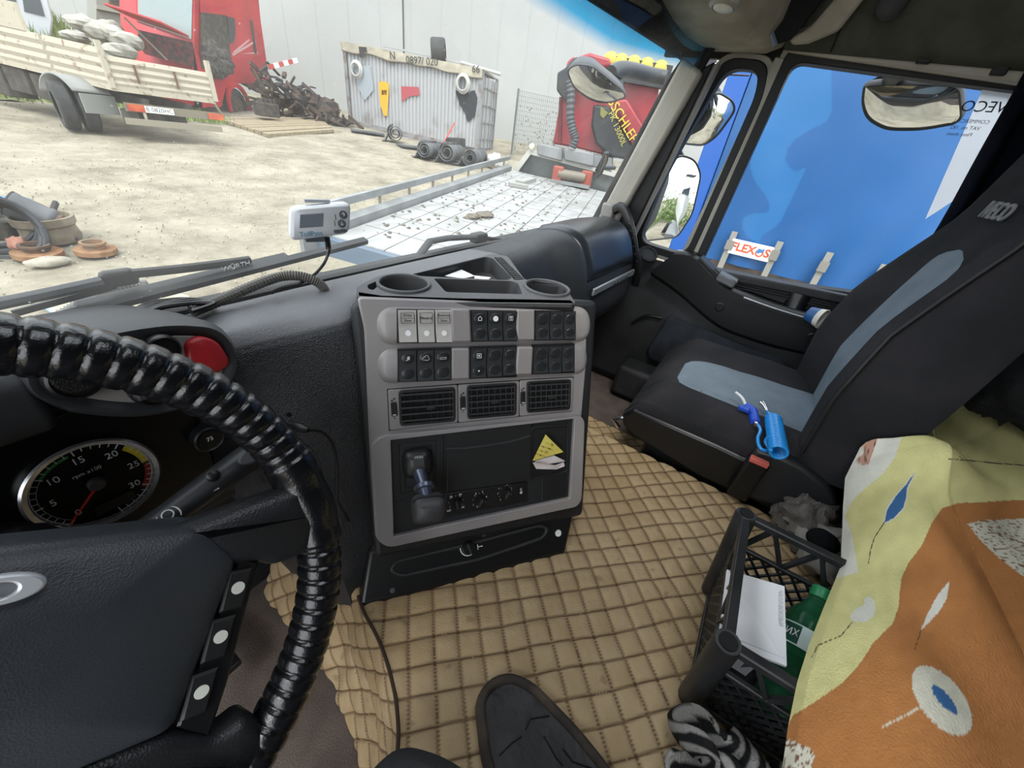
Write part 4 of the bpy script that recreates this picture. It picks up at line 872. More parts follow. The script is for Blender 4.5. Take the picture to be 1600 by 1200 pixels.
# piping seam near the edge and cross seams
MB().tube([V((x + .004, y, ctop(x, y) + .0)) for x, y in EL[:35]], .0026, 5).build('seam', RUB, PS)
for xx in (1.02, 1.25): MB().tube([V((xx, y, ctop(xx, y) + .0004)) for y in [.128 - .07 * i / 8 for i in range(9)]], .0012, 5).build('seam', RUB, PS)
# insert on the cushion
ipoly = [(1.02, .045), (1.035, .062), (1.155, .062), (1.195, .03), (1.24, -.10), (1.255, -.285), (.985, -.285), (1.0, -.1)]
def inpoly(x, y, P):
    c = False; j = len(P) - 1
    for i in range(len(P)):
        if (P[i][1] > y) != (P[j][1] > y) and x < (P[j][0] - P[i][0]) * (y - P[i][1]) / (P[j][1] - P[i][1]) + P[i][0]: c = not c
        j = i
    return c
def ins(u, v):
    y = .052 - v * .337; t = min(1, v * 3.2); w = .095 * (math.sqrt(max(0, 1 - (1 - min(1, v * 7)) ** 2)) * .45 + .55) + .03 * t; xc = 1.115 + .012 * v
    x = xc + (u * 2 - 1) * w; e_ = min(u, 1 - u, v * 2); return V((x, y, ctop(x, y) + .0045 * min(1, e_ * 12)))
MB().grid(ins, 26, 30).build('cushion_insert', blu, PS, smooth=70)
for p in ((1098, 603), (1095, 614), (1118, 620)):
    q = at(*p, 'z', .594); MB().lathe([(.0022, 0), (.0005, .0008)], Matrix.Translation((q.x, q.y, ctop(q.x, q.y) + .004)), 8).build('burn_mark', RUB, PS)
# backrest: reclined, with side bolsters, tapering into the integral head restraint
def bx(z): return -.287 - .18 * max(0, z - .75)
def bw(z): return SWD * (1.0 if z < .78 else max(.60, 1 - .30 * min(1, (z - .78) / .32) - .10 * max(0, (z - 1.1) / .2)))
def bfront(e, z):
    bol = .048 * max(0, min(1, (abs(e) - .42) / .4)) * (1 if z < .88 else max(.2, 1 - (z - .88) / .22))
    return bx(z) + bol + .014 * math.sin((z - .6) / .5 * PI) * (1 if z < 1.1 else 0)
rings = []
for i in range(30):
    z = .55 + i * .93 / 29; w = bw(z) * (1 if i < 27 else (.97, .88, .7)[i - 27]); th = .11 * (1 if z < 1.0 else .85); th *= (1 if i < 27 else (.9, .7, .4)[i - 27]); r_ = []
    for k in range(21): e = -1 + k / 10; r_.append(V((SXC + e * w, bfront(e, z) - (.02 if abs(e) == 1 else 0) + (0 if i < 28 else -.03 * (i - 27)), z)))
    for k in range(9): e = 1 - k / 4; r_.append(V((SXC + e * w * (.96 if abs(e) == 1 else 1), bx(z) - th - (0 if abs(e) == 1 else .012), z)))
    rings.append(r_)
MB().loft(rings).build('backrest', fab, PS, smooth=65)
def bins(u, v):
    z = .60 + v * .42; w = .075 + .035 * min(1, (1 - v) * 1.4) ; w *= math.sqrt(max(.02, 1 - max(0, (v - .9) / .1) ** 2)); x = SXC - .005 + (u * 2 - 1) * w; e_ = (x - SXC) / bw(z)
    return V((x, bfront(e_, z) + .006 * min(1, min(u, 1 - u, (1 - v)) * 14), z))
MB().grid(bins, 20, 40).build('backrest_insert', blu, PS, smooth=70)
# dark side panel with piping along the ridge
MB().tube([V((SXC - bw(z), bfront(-1, z) - .012, z)) for z in [.6 + i * .7 / 30 for i in range(31)]], .004, 6).build('seam', RUB, PS)
# embroidered name on the head restraint
hp = V((1.150, 0, 1.092)); hp.y = bfront(0, 1.092) + .008; hf = Fr(hp, (-1, 0, 0), (0, -.18, 1)); text('IVECO', .042, hf.M(), mat('grey_embroidery', '7c7d80', .8), PS, 'embroidery', .0015, bold=.0008)
# base, pedestal, side trim, buckle
b = MB(); b.loft([[V((SX0 - .012, y, z)) for y, z in ((.125, .475), (.135, .50), (.11, .535), (-.10, .535), (-.20, .53), (-.30, .55), (-.36, .52), (-.30, .43), (-.10, .425), (.09, .455))], [V((SX1 + .012, y, z)) for y, z in ((.125, .475), (.135, .50), (.11, .535), (-.10, .535), (-.20, .53), (-.30, .55), (-.36, .52), (-.30, .43), (-.10, .425), (.09, .455))]]); b.build('seat_pan', BLKS, PS, bevel=.008)
MB().boxm((.95, -.24, .2), (1.34, .06, .47)).build('pedestal', BLK, PS, bevel=.02)
b = MB(); P = [(-.17, .575), (-.215, .582), (-.26, .578), (-.315, .558), (-.355, .525), (-.34, .50), (-.27, .455), (-.20, .44), (-.165, .47)]; b.loft([[V((SX0 - .016, y, z)) for y, z in P], [V((SX0 - .03, y * .98 - .005, z - .004)) for y, z in P], [V((SX0 + .03, y, z)) for y, z in P]][::1]) if False else b.loft([[V((SX0 + .02, y, z)) for y, z in P], [V((SX0 - .024, y, z)) for y, z in P]]); b.build('side_cover', mat('side_cover_grey', '26282b', .4), PS, bevel=.008, seg=3)
q = V((SX0 - .032, -.185, .50)); bk = MB().box(q, (.026, .045, .12), None).build('buckle', BLKS, PS, bevel=.006)
MB().box(q + V((-.006, 0, .058)), (.016, .038, .012)).build('release_button', mat('red_release', 'd2685c', .45), bk, bevel=.002)
MB().tube([V((SX0 - .012, .13, .50)), V((SX0 - .02, .15, .485)), V((SX0 - .02, .13, .468))], .006, 8).build('slide_handle', CHR, PS)
# seat belt from the door pillar
bl = thing('seat_belt', 'dark seat belt hanging beside the passenger window', 'seat belt', at(1480, 390, 'x', 1.5))
MB().box(at(1484, 383, 'x', 1.47), (.02, .035, .018)).build('belt_guide', CHR, bl, bevel=.004)
pp = [at(x, y, 'x', 1.49) for x, y in ((1484, 385), (1430, 418), (1380, 455), (1330, 505), (1318, 518))]; b = MB(); b.loft([[p + V((0, .02, .012)), p + V((0, -.02, -.012)), p + V((.002, -.02, -.012)), p + V((.002, .02, .012))] for p in pp]); b.build('webbing', mat('navy_webbing', '151a26', .8, bump=.3, bs=900), bl)
MB().bar(at(1362, 460, 'x', 1.53), at(1372, 446, 'x', 1.53), .02, .03).build('lower_bracket', mat('bracket_grey', '6f7274', .4, .6), bl, bevel=.004)
# air blow gun with coiled hose lying on the cushion -----------------------------------
hb2 = mat('hose_bright_blue', '1f86d0', .3, coat=.3); gb = mat('gun_blue', '1c48b8', .4)
HZ = .612; AG = thing('air_blow_gun', 'blue air blow gun with coiled blue hose lying on the seat', 'air gun', (1.0, -.17, .595))
h0 = at(1208, 655, 'z', HZ + .008); h1 = at(1217, 708, 'z', HZ + .008); ax_ = (h1 - h0); ln = ax_.length; ax_.normalize(); sx_ = ax_.cross(V((0, 0, 1))).normalized(); sz_ = sx_.cross(ax_)
nt = 21; MB().tube([h0 + ax_ * (ln * i / (nt * 12)) + sx_ * .0155 * math.cos(2 * PI * i / 12) + sz_ * .0145 * math.sin(2 * PI * i / 12) for i in range(nt * 12 + 1)], .0032, 7).build('coil', hb2, AG, smooth=70)
end = h1 + sx_ * .0155
def HP(*l): return smooth_path([at(x, y, 'z', z) for x, y, z in l], 6)
MB().tube([end] + HP((1205, 706, .60), (1196, 690, .606), (1203, 683, .62), (1208, 693, .606), (1200, 704, .602), (1188, 700, .605), (1184, 685, .61), (1188, 672, .612), (1182, 660, .613)), .0037, 8).build('hose_tail', hb2, AG, smooth=70)
MB().tube(HP((1182, 664, .613), (1178, 654, .614)), .006, 10).build('hose_nut', CHR, AG)
g0, g1, g2 = at(1180, 660, 'z', .613), at(1176, 643, 'z', .617), at(1166, 634, 'z', .618)
MB().tube([g0, g1, g2], [.0105, .0115, .0095], 12).build('gun_handle', gb, AG, smooth=50)
MB().bar(at(1172, 642, 'z', .625), at(1154, 636, 'z', .622), .012, .012).build('trigger', gb, AG, bevel=.003)
MB().tube(HP((1166, 635, .62), (1160, 622, .622), (1150, 613, .622)), .0034, 8).build('nozzle', mat('nozzle_white', 'd5d8da', .4), AG)
MB().tube([h0 - sx_ * .012, at(1200, 645, 'z', .612), at(1196, 638, 'z', .613)], .0036, 8).build('hose_lead', hb2, AG)
MB().tube([at(1199, 643, 'z', .613), at(1194, 634, 'z', .614), at(1190, 630, 'z', .614)], [.0045, .006, .0075], 10).build('quick_coupler', CHR, AG)
# paper cup in the door tray
cp = at(1272, 494, 'x', 1.49); ct = thing('paper_cup', 'white and blue paper cup lying in the door tray', 'cup', cp - V((0, 0, .02)))
d_ = (at(1292, 500, 'x', 1.47) - at(1262, 488, 'x', 1.50)); R3 = d_.to_track_quat('Z', 'Y').to_matrix().to_4x4(); Mc = Matrix.Translation(at(1264, 490, 'x', 1.49)) @ R3
MB().lathe([(.022, 0), (.027, .028)], Mc, 24).build('cup_body', mat('cup_blue', '2a5a92', .5), ct); MB().lathe([(.0272, .028), (.029, .040), (.0305, .041), (.0305, .044), (.028, .044), (.026, .03)], Mc, 24).build('cup_rim', mat('cup_white', 'd9d6cc', .5), ct)
# ================================================================== BUNK AND BLANKET
bk_ = thing('bunk', 'dark sleeper bunk behind the seats', 'bed', (.5, -.9, .2))
MB().boxm((XL + .02, -1.33, .2), (XR - .08, -.46, .56)).build('bunk_box', BLK, bk_, bevel=.01)
MB().boxm((XL + .02, -1.33, .56), (XR - .08, -.44, .665)).build('mattress', mat('mattress_grey', '45464a', .9), bk_, bevel=.03)
HP_ = [(-.2, -.20, .645), (.10, -.21, .645), tuple(at(1228, 1235, 'z', .642)), tuple(at(1232, 1200, 'z', .640)), tuple(at(1240, 1130, 'z', .638)), tuple(at(1255, 1060, 'z', .636)), tuple(at(1272, 1000, 'z', .634)), tuple(at(1300, 930, 'z', .630)), tuple(at(1320, 880, 'z', .622)),
       tuple(at(1322, 830, 'y', -.322)), tuple(at(1323, 785, 'y', -.33)), tuple(at(1326, 740, 'x', .868)), tuple(at(1350, 692, 'x', .890)), (.905, -.36, .705), (.925, -.414, .70), (1.5, -.414, .695)]
def hempt(x):
    for a, b_ in zip(HP_, HP_[1:]):
        if x <= b_[0]: t = (x - a[0]) / (b_[0] - a[0]); return a[1] + (b_[1] - a[1]) * t, a[2] + (b_[2] - a[2]) * t
    return HP_[-1][1:]
def blank(u, v):
    x = .12 + u * 1.33; hy, hz_ = hempt(x); vf = .5
    wx = noise.noise(V((x * 5, v * 2.5, 0)))
    if v < vf:
        t = v / vf; k = t ** .8; y = hy + (-.41 - hy) * (t * .55 + .45 * t ** 2.2); z = hz_ + (.700 - hz_) * (1 - (1 - t) ** 1.5)
        z += .016 * math.sin(t * PI) + .022 * wx * math.sin(t * PI) ** .6 + .012 * math.sin(x * 17 + v * 9) * math.sin(t * PI) + .007 * noise.noise(V((x * 15, v * 5, 4))) * min(1, t * 5 + .25) * (1 - t)
        y += .010 * noise.noise(V((x * 11, v * 4, 7))) * math.sin(t * PI)
        z += .045 * t * math.exp(-((x - .865) ** 2 / .004))
        if t < .04: z -= .012 * (1 - t / .04)
    else:
        t = (v - vf) / (1 - vf); y = -.41 - .80 * t ** 1.25; z = .700 - .012 * min(1, t * 5) + .018 * noise.noise(V((x * 4 + y * 2.5, y * 6 - x * 2, 2))) * min(1, t * 6) + .010 * abs(noise.noise(V((x * 3 + y * 6, y * 9 + x * 7, 9)))) * min(1, t * 8)
        z += .045 * math.exp(-((x - .865) ** 2 / .004 + (y + .40) ** 2 / .008))
    return V((x, y, z))
def proj(p):
    q = p - CAM; v = V((_R.x * q.x + _F.x * q.y - _D.x * q.z, _R.y * q.x + _F.y * q.y - _D.y * q.z, _R.z * q.x + _F.z * q.y - _D.z * q.z))
    return (800 + 600 * v.x / v.z, 600 + 600 * v.y / v.z) if v.z > .05 else (-999, -999)
r2 = lambda l: [(1000 + x * .3834, 740 + y * .3834) for x, y in l]
r3 = lambda l: [(1200 + x * .25, 640 + y * .25) for x, y in l]
white1 = [(1330, 690), (1348, 684), (1425, 650), (1412, 676), (1398, 715), (1378, 742), (1348, 766), (1330, 785), (1318, 812), (1300, 800)]
white2 = r2([(800, 150), (846, 190), (868, 270), (890, 400), (800, 428), (755, 455), (700, 500), (700, 300)])
orange = [(1700, 778), (1600, 781), (1498, 786), (1472, 794), (1456, 817), (1441, 851), (1418, 882), (1408, 905), (1404, 947), (1395, 974), (1364, 1005), (1345, 1035), (1318, 1066), (1268, 1100), (1238, 1118), (1225, 1150), (1180, 1300), (1700, 1300)]
leaf1 = r3([(918, 388), (870, 460), (800, 540), (745, 625), (728, 705), (785, 680), (845, 615), (862, 555), (868, 490), (895, 440)])
leaf1o = r3([(921, 380), (860, 462), (790, 540), (735, 620), (720, 712), (788, 688), (852, 620), (870, 555), (876, 492), (902, 440)])
bud = r2([(930, 497), (952, 515), (960, 545), (952, 582), (915, 607), (870, 603), (855, 582), (878, 552), (912, 535), (915, 510)])
wleaf = r2([(1263, 436), (1250, 510), (1225, 555), (1180, 605), (1143, 640), (1160, 600), (1185, 545), (1215, 490)])
scr1 = r2([(1335, 205), (1400, 190), (1700, 178), (1700, 520), (1565, 420), (1470, 350), (1390, 275)]); scr2 = r2([(560, 1090), (605, 1085), (690, 1120), (712, 1150), (690, 1230), (560, 1230)])
pink = r3([(545, 320), (600, 280), (590, 220), (620, 190), (685, 178), (650, 280), (630, 340), (590, 350)])
lines = [r3([(728, 705), (665, 800), (640, 880), (628, 960)]), r2([(865, 605), (820, 660), (725, 700), (700, 750)]), r2([(1145, 640), (1120, 715)]), r3([(1130, 308), (1260, 318), (1420, 335), (1600, 348)]), r3([(1195, 290), (1215, 312)])]
wline = r2([(1155, 945), (1075, 990), (990, 1030)])
def dseg(p, L):
    m = 1e9
    for (ax, ay), (bx_, by) in zip(L, L[1:]):
        dx, dy = bx_ - ax, by - ay; t = max(0, min(1, ((p[0] - ax) * dx + (p[1] - ay) * dy) / (dx * dx + dy * dy))); m = min(m, math.hypot(p[0] - ax - t * dx, p[1] - ay - t * dy))
    return m
def inell(p, c, a, b_, ang):
    dx, dy = p[0] - c[0], p[1] - c[1]; ca, sa = math.cos(ang), math.sin(ang); return ((dx * ca + dy * sa) / a) ** 2 + ((dy * ca - dx * sa) / b_) ** 2 < 1
bb = lambda P: (min(x for x, y in P), max(x for x, y in P), min(y for x, y in P), max(y for x, y in P))
SH = [(P, bb(P)) for P in (white1, white2, orange, leaf1o, leaf1, bud, wleaf, scr1, scr2, pink)]
cy_, cw_, co_, cb_, cg_, cd_, cp_ = (lin(c) for c in ('cfc98c', 'd3d1c4', 'ad7443', '3c6795', 'cfcbb8', '4a3c34', 'b98f7c'))
c0_ = r2([(1230, 925)])[0]; c1_ = r2([(1241, 921)])[0]
def bprint(co, i):
    p = proj(co + bo.location); x, y = p; c = cy_
    if x < -900: return co_
    isin = lambda k: SH[k][1][0] <= x <= SH[k][1][1] and SH[k][1][2] <= y <= SH[k][1][3] and inpoly(x, y, SH[k][0])
    if isin(2): c = co_
    elif isin(0) or isin(1): c = cw_
    if isin(9): c = cp_ if noise.noise(V((x * .3, y * .08, 0))) < .25 else cd_
    if c is co_ and (isin(7) or isin(8)):
        k = noise.noise(V((x * .05 + y * .02, y * .28, 1))); c = cg_ if abs(k) > .07 else lin('7a5a46')
    if isin(3): c = cb_ if isin(4) else cw_
    elif isin(5) or isin(6): c = cw_
    if inell(p, c0_, 64, 33, R_(52)): c = cg_
    if inell(p, c1_, 29, 9, R_(50)): c = cb_
    for L in lines:
        if dseg(p, L) < .75: c = cd_
    if dseg(p, wline) < 1.6: c = cg_
    k = 1 + .10 * noise.noise(V((x * .05, y * .05, 3))) + .05 * noise.noise(V((x * .3, y * .3, 3)))
    return (c[0] * k, c[1] * k, c[2] * k, 1)
BB = MB(); BB.grid(blank, 520, 400); bo = BB.build('patterned_blanket', vmat('printed_cotton', .92, .35, 420), smooth=80)
paint(bo, bprint); tag(bo, 'yellow and orange printed blanket spread over the bunk', 'blanket')
# ================================================================== CRATE BETWEEN THE SEATS
cm = mat('crate_black_plastic', '1b1c1e', .4, c2='27282a', ns=20); X0, X1, Y0, Y1, Zb, Zt = .362, .60, -.435, -.155, .432, .615
CR = thing('plastic_crate', 'black lattice plastic crate on the quilted cover', 'crate', ((X0 + X1) / 2, (Y0 + Y1) / 2, Zb))
tap = .02
def cw(k, t, h):                                   # point on wall k, t along it, h 0..1 up; slight taper
    z = Zb + (Zt - Zb) * h; i = tap * (1 - h); c = [(X0 + i, Y1 - i), (X1 - i, Y1 - i), (X1 - i, Y0 + i), (X0 + i, Y0 + i)]
    a, b_ = c[k], c[(k + 1) % 4]; return V((a[0] + (b_[0] - a[0]) * t, a[1] + (b_[1] - a[1]) * t, z))
for k in range(4):
    MB().tube([cw(k, 0, 0), cw(k, 0, .5), cw(k, 0, 1.0), cw(k, 0, 1.03)], [.017, .0165, .0165, .015], 14, caps=True).build('corner_post', cm, CR)
    MB().lathe([(.011, .0), (.011, .002), (.0005, .002)], Matrix.Translation(cw(k, 0, 1.03) + V((0, 0, .0003))), 14).build('post_hollow', mat('pocket_black', ''), CR)
    
    for h_, w_, t_ in ((1, .014, .012), (.66, .008, .008), (.03, .012, .010)): MB().bar(cw(k, .04, h_), cw(k, .96, h_), w_, t_).build('rail', cm, CR, bevel=.002)
    n = 6; b = MB()
    for i in range(4): b.bar(cw(k, .04 + .24 * i, .66), cw(k, .16 + .24 * i, 1), .007, .006); b.bar(cw(k, .28 + .24 * i - .001, .66) if i < 4 else 0, cw(k, .16 + .24 * i, 1), .007, .006) if i < 4 else None
    N = 12
    for i in range(-5, N):
        for s in (0, 1):
            a0, a1_ = i / N, (i + 5) / N; h0_, h1_ = .03, .66
            if a0 < 0: h0_ = h0_ + (h1_ - h0_) * (-a0 / (a1_ - a0)); a0 = 0
            if a1_ > 1: h1_ = .03 + .63 * ((1 - i / N) / (5 / N)); a1_ = 1
            if s: a0, a1_ = 1 - a0, 1 - a1_
            b.bar(cw(k, a0, h0_), cw(k, a1_, h1_), .004, .0035)
    b.build('lattice_wall', cm, CR)
b = MB(); b.boxm((X0 + tap, Y0 + tap, Zb - .002), (X1 - tap, Y1 - tap, Zb + .006)); b.build('crate_base', cm, CR)
b = MB(); P_ = cw(0, .12, .98)
for (a, h, w) in ((.02, .8, .012), (.05, .72, .01), (.85, .9, .012)): b.box(cw(3, 1 - a * .1, h) + V((-.002, 0, 0)), (.003, .02, .03), None)
b.build('tape_scrap', mat('tape_grey', '5b5d5f', .3), CR)
# white card leaning in the crate
pc = [at(1136, 890, 'z', .585), at(1226, 916, 'z', .60), at(1236, 1046, 'z', .600), at(1122, 1000, 'z', .56)]
cdw = thing('white_card', 'white card with faint pencil writing leaning in the crate', 'card', (pc[0] + pc[2]) / 2 - V((0, 0, .02)))
b = MB(); nn = (pc[1] - pc[0]).cross(pc[3] - pc[0]).normalized(); nn = nn if nn.z > 0 else -nn; pc[2] = pc[1] + pc[3] - pc[0] + (pc[2] - (pc[1] + pc[3] - pc[0])) * .5
b.loft([[p - nn * .006 for p in pc], pc]); b.build('sheet', mat('card_white', 'd9dadd', .6), cdw)
cfm = Fr((pc[0] + pc[2]) / 2, pc[0] - pc[1], pc[0] - pc[3]); cfm = cfm if cfm.n.dot(nn) > 0 else Fr(cfm.o, cfm.v, cfm.u)
text('ЧАТЛ ВОЕЛЬИ', .0075, Fr(pc[1].lerp(pc[2], .35).lerp(pc[0], .08), pc[2] - pc[1], pc[1] - pc[0]).M(0, 0, .0008) if Fr(pc[1], pc[2] - pc[1], pc[1] - pc[0]).n.dot(nn) > 0 else Fr(pc[1].lerp(pc[2], .35).lerp(pc[0], .08), pc[1] - pc[2], pc[1] - pc[0]).M(0, 0, .0008), mat('pencil', 'b0b1b5', .7), cdw, 'handwriting', .0001)
b = MB(); e0, e1, e2 = pc[3].lerp(pc[2], .03).lerp(pc[0], .10), pc[3].lerp(pc[2], .95).lerp(pc[1], .07), pc[1].lerp(pc[2], .45)
b.tube([e0 + nn * .0006, e1 + nn * .0006], .0006, 4); b.build('printed_border', mat('pencil', ''), cdw)
# green bottle
gm = bpy.data.materials.new('green_pet'); gm.use_nodes = True; g_ = gm.node_tree.nodes['Principled BSDF']; g_.inputs['Base Color'].default_value = lin('3f8e63'); g_.inputs['Transmission Weight'].default_value = .75; g_.inputs['Roughness'].default_value = .12; g_.inputs['IOR'].default_value = 1.2
B0, B1 = V((.405, -.275, .468)), V((.53, -.285, .545)); Mb = Matrix.Translation(B0) @ (B1 - B0).to_track_quat('Z', 'Y').to_matrix().to_4x4()
BT = thing('green_water_bottle', 'green plastic water bottle with white label in the crate', 'bottle', B0 - V((0, 0, .02)))
prof = [(.001, 0), (.028, .002), (.034, .012), (.034, .05), (.0325, .054), (.034, .058), (.034, .07), (.0325, .074), (.034, .078), (.034, .13), (.030, .148), (.020, .166), (.013, .178), (.0125, .186)]
MB().lathe(prof, Mb, 28).build('bottle_body', gm, BT, smooth=60); MB().lathe([(.0145, .183), (.0145, .198), (.0135, .2), (.0005, .2)], Mb, 20).build('cap', mat('cap_green', '1f7a4c', .4), BT)
MB().lathe([(.0345, .098), (.0345, .128)], Mb, 32, caps=False).build('label', mat('label_white', 'c9dbd6', .5), BT)
lf = Mb @ Matrix.Rotation(R_(35), 4, 'Z'); dz_ = Matrix(((0, 0, 1, 0), (1, 0, 0, 0), (0, 1, 0, 0), (0, 0, 0, 1)))
MB().lathe([(.0348, .100), (.0348, .126)], lf, 10, caps=False, a0=-.45, a1=.45).build('label_badge', mat('label_dark_green', '14483a', .5), BT)
text('МИХ', .014, lf @ Matrix.Translation((.0352, 0, .113)) @ dz_, WHT, BT, 'label_print', .0002)
# dark gloves bundle and cloths
blkc = mat('black_cloth', '101113', .9, bump=.4, bs=200, spec=.1)
b = MB(); heap(b, (.52, -.36, .50), .06, .05, .05, 3, 28, .5, 2.2, 0, .3); tag(b.build('black_gloves', blkc), 'crumpled black glove bundle inside the crate', 'gloves')
grc = mat('dirty_grey_rag', '6f6b66', .95, c2='5a5652', ns=20, bump=.5, bs=160, spec=.1)
c_ = at(1262, 812, 'z', .47); b = MB(); heap(b, c_, .06, .055, .045, 5, 36, .45, 2.4, 0, .55); tag(b.build('grey_rag', grc, smooth=70), 'crumpled grey rag on the floor behind the passenger seat', 'rag')
c_ = at(1290, 860, 'z', .47); b = MB(); heap(b, c_, .06, .05, .04, 9, 30, .4, 2.0, 0, .3); tag(b.build('pale_rag', mat('pale_rag_cloth', '8c8882', .95, c2='77736d', ns=12), smooth=70), 'pale grey rag beside the crate under the blanket', 'rag')
c_ = at(1286, 846, 'z', .51); MBb = MB(); heap(MBb, c_, .028, .028, .02, 4, 24, .1, 1.5); tag(MBb.build('black_cap_ball', blkc), 'round black cloth lump lying on the pale rag', 'cloth')
# striped scarf spilling in front of the crate
sm_ = vmat('striped_knit', .95, .6, 300); b = MB()
def scarf(u, v):
    p = V((.295 + .06 * noise.noise(V((u * 3, v * 3, 1))), -.17 - .13 * u, .45)) + V(((v - .5) * .10, 0, 0))
    return p + V((.02 * math.sin(u * 9 + v * 4), .02 * math.sin(v * 11 + u * 3), .03 + .038 * noise.noise(V((u * 5, v * 5, 6))) + .022 * math.sin(v * 14 + u * 5)))
b.grid(scarf, 60, 50); sc_ = b.build('striped_scarf', sm_, solid=.006, smooth=70)
def scol(co, i):
    k = math.sin((i % 61) / 60 * 58 + .6 * math.sin(i // 61 * .3)); return lin('8d8b87') if k > .15 else lin('1a1a1c')
paint(sc_, scol); tag(sc_, 'grey and black striped scarf crumpled beside the crate', 'scarf')
# dark jacket and loose bedding at the back of the bunk
c_ = V((1.24, -.60, .775)); b = MB(); heap(b, c_, .11, .085, .07, 11, 36, .35, 2.0, 0, .35); tag(b.build('dark_jacket', mat('navy_jacket', '0b0f14', .8, bump=.5, bs=60), smooth=70), 'dark navy jacket bundled on the bunk behind the seat', 'jacket')
c_ = V((1.38, -.80, .76)); b = MB(); heap(b, c_, .14, .18, .10, 13, 44, .35, 2.2, 0, .4); tag(b.build('olive_bedding', mat('olive_bedding_cloth', '77735c', .95, c2='6b6752', ns=8, bump=.4, bs=100), smooth=70), 'rumpled olive bedding heap at the dark end of the bunk', 'bedding')
# driver's seat edge, right under the viewer
ds = thing('driver_seat', 'black fabric driver seat, only its front corner in view', 'seat', (-.2, -.1, .2))
sp_ = [at(x, y, 'z', .60) for x, y in ((563, 1203), (590, 1175), (612, 1157), (640, 1150), (690, 1163), (745, 1196))]
P = [(p.x, p.y) for p in sp_]; P += [(P[-1][0] - .01, P[-1][1] - .2), (-.42, P[-1][1] - .2), (-.42, P[0][1] + .02)]
fs = Fr((0, 0, 0), (1, 0, 0), (0, 1, 0)); P = P if _ccw(P) else P[::-1]; q = rpoly(P, .02, 3)
b = MB(); b.loft([[fs.p(x, y, z) for x, y in inset(q, d)] for d, z in ((.02, .50), (.004, .52), (0, .56), (.004, .585), (.016, .60))]); b.build('cushion', mat('driver_ribbed_fabric', '26272a', .9, bump=.5, bs=500, stretch=(1, 3, 1)), ds, smooth=60)
MB().boxm((-.40, -.25, .2), (.03, .05, .51)).build('pedestal', BLK, ds, bevel=.02)
# brown strip of driver floor mat edge + pedal
pd = thing('accelerator_pedal', 'black accelerator pedal below the steering wheel', 'pedal', at(345, 1045, 'z', .26)); p = at(345, 1045, 'z', .26)
MB().box(p + V((0, .02, .02)), (.05, .10, .012), None).build('pad', BLKS, pd, bevel=.004); MB().bar(p + V((0, .06, .02)), p + V((0, .2, .12)), .02, .02).build('arm', BLKS, pd)
# ================================================================== THE YARD OUTSIDE
CK = .80
G0, GX, GY = -1.17, .0342, .0666
def gz(x, y): return G0 + GX * max(x, -8) + GY * max(min(y, 40), -12) 
def atg(px, py, h=0):
    d = ray(px, py); return CAM + d * ((G0 + h - CAM.z) / (d.z - GX * d.x - GY * d.y))
def onz(p, h=0): return V((p.x, p.y, gz(p.x, p.y) + h))
GRV = mat('pale_gravel', '746e60', .95, c2='a69f8d', ns=1.1, nd=15, nr=.78, lo=.34, hi=.62, bump=.7, bs=16, bd=12, spec=.1)
def gfn(u, v):
    a = u * 2 - 1; b = v * 2 - 1; x = 5 + 55 * a * abs(a) ** .6; y = 6 + 60 * b * abs(b) ** .6; return V((x, y, gz(x, y) + .05 * noise.noise(V((x * .5, y * .5, 0))) + .02 * noise.noise(V((x * 2.2, y * 2.2, 4))) - .03))
g = MB(); g.grid(gfn, 150, 150); GND = struct(g.build('ground', GRV, smooth=80), 'pale stony gravel yard in front of the truck')
# loose stones, too many and too small to count
sb = MB(); rnd = random.Random(3)
for i in range(4200):
    if i % 2: x, y = rnd.uniform(-1, 6), rnd.uniform(4.5, 11)
    else: x, y = rnd.uniform(-2, 14), rnd.uniform(6, 18)
    s = rnd.choice((.006, .008, .010, .014, .020)); r = [V((rnd.uniform(-1, 1), rnd.uniform(-1, 1), rnd.uniform(-.4, .6))) * s for _ in range(5)]
    c = V((x, y, gz(x, y) + .004)); sb.add([c + V((s, 0, 0)), c + V((-.3 * s, .9 * s, 0)), c + V((-.6 * s, -.8 * s, 0)), c + V((0, 0, s * .9)) + r[0] * .4, c + V((0, 0, -s))], [(0, 1, 3), (1, 2, 3), (2, 0, 3), (1, 0, 4), (2, 1, 4), (0, 2, 4)])
st = sb.build('gravel_stones', mat('gravel_stone', 'bdb6a4', .95, c2='a39c8a', ns=3), GND, smooth=0); st['kind'] = 'stuff'

# ---------------------------------------------------------------- warehouse
WALLM = mat('warehouse_grey_sheet', 'a3a4a1', .6, c2='a9aaa7', ns=.25, bump=.06, bs=3)
wh = thing('warehouse', 'large plain grey warehouse wall behind the shipping container', 'building', (20, 20, .6))
wa, wb_ = V((11.0, 29.5, 0)), V((31.0, 6.0, 0)); wd = (wb_ - wa).normalized(); wn_ = V((wd.y, -wd.x, 0)); wn_ = wn_ if wn_.dot(CAM - wa) > 0 else -wn_
WH = Fr(wa, wd, (0, 0, 1)); sx_ = WH.px(630, 40)[0]; L_ = (wb_ - wa).length
MB().prism(WH, [(-14, -2), (sx_ - .04, -2), (sx_ - .04, 14), (-14, 14)], -.3, 0).build('cladding_panel', WALLM, wh)
MB().prism(WH, [(sx_ + .04, -2), (L_ + 12, -2), (L_ + 12, 14), (sx_ + .04, 14)], -.3, -.12).build('cladding_panel', WALLM, wh)
MB().prism(WH, [(sx_ - .06, -2), (sx_ + .06, -2), (sx_ + .06, 14), (sx_ - .06, 14)], -.28, -.14).build('downpipe', mat('pipe_dark_grey', '5a5e60', .6), wh)
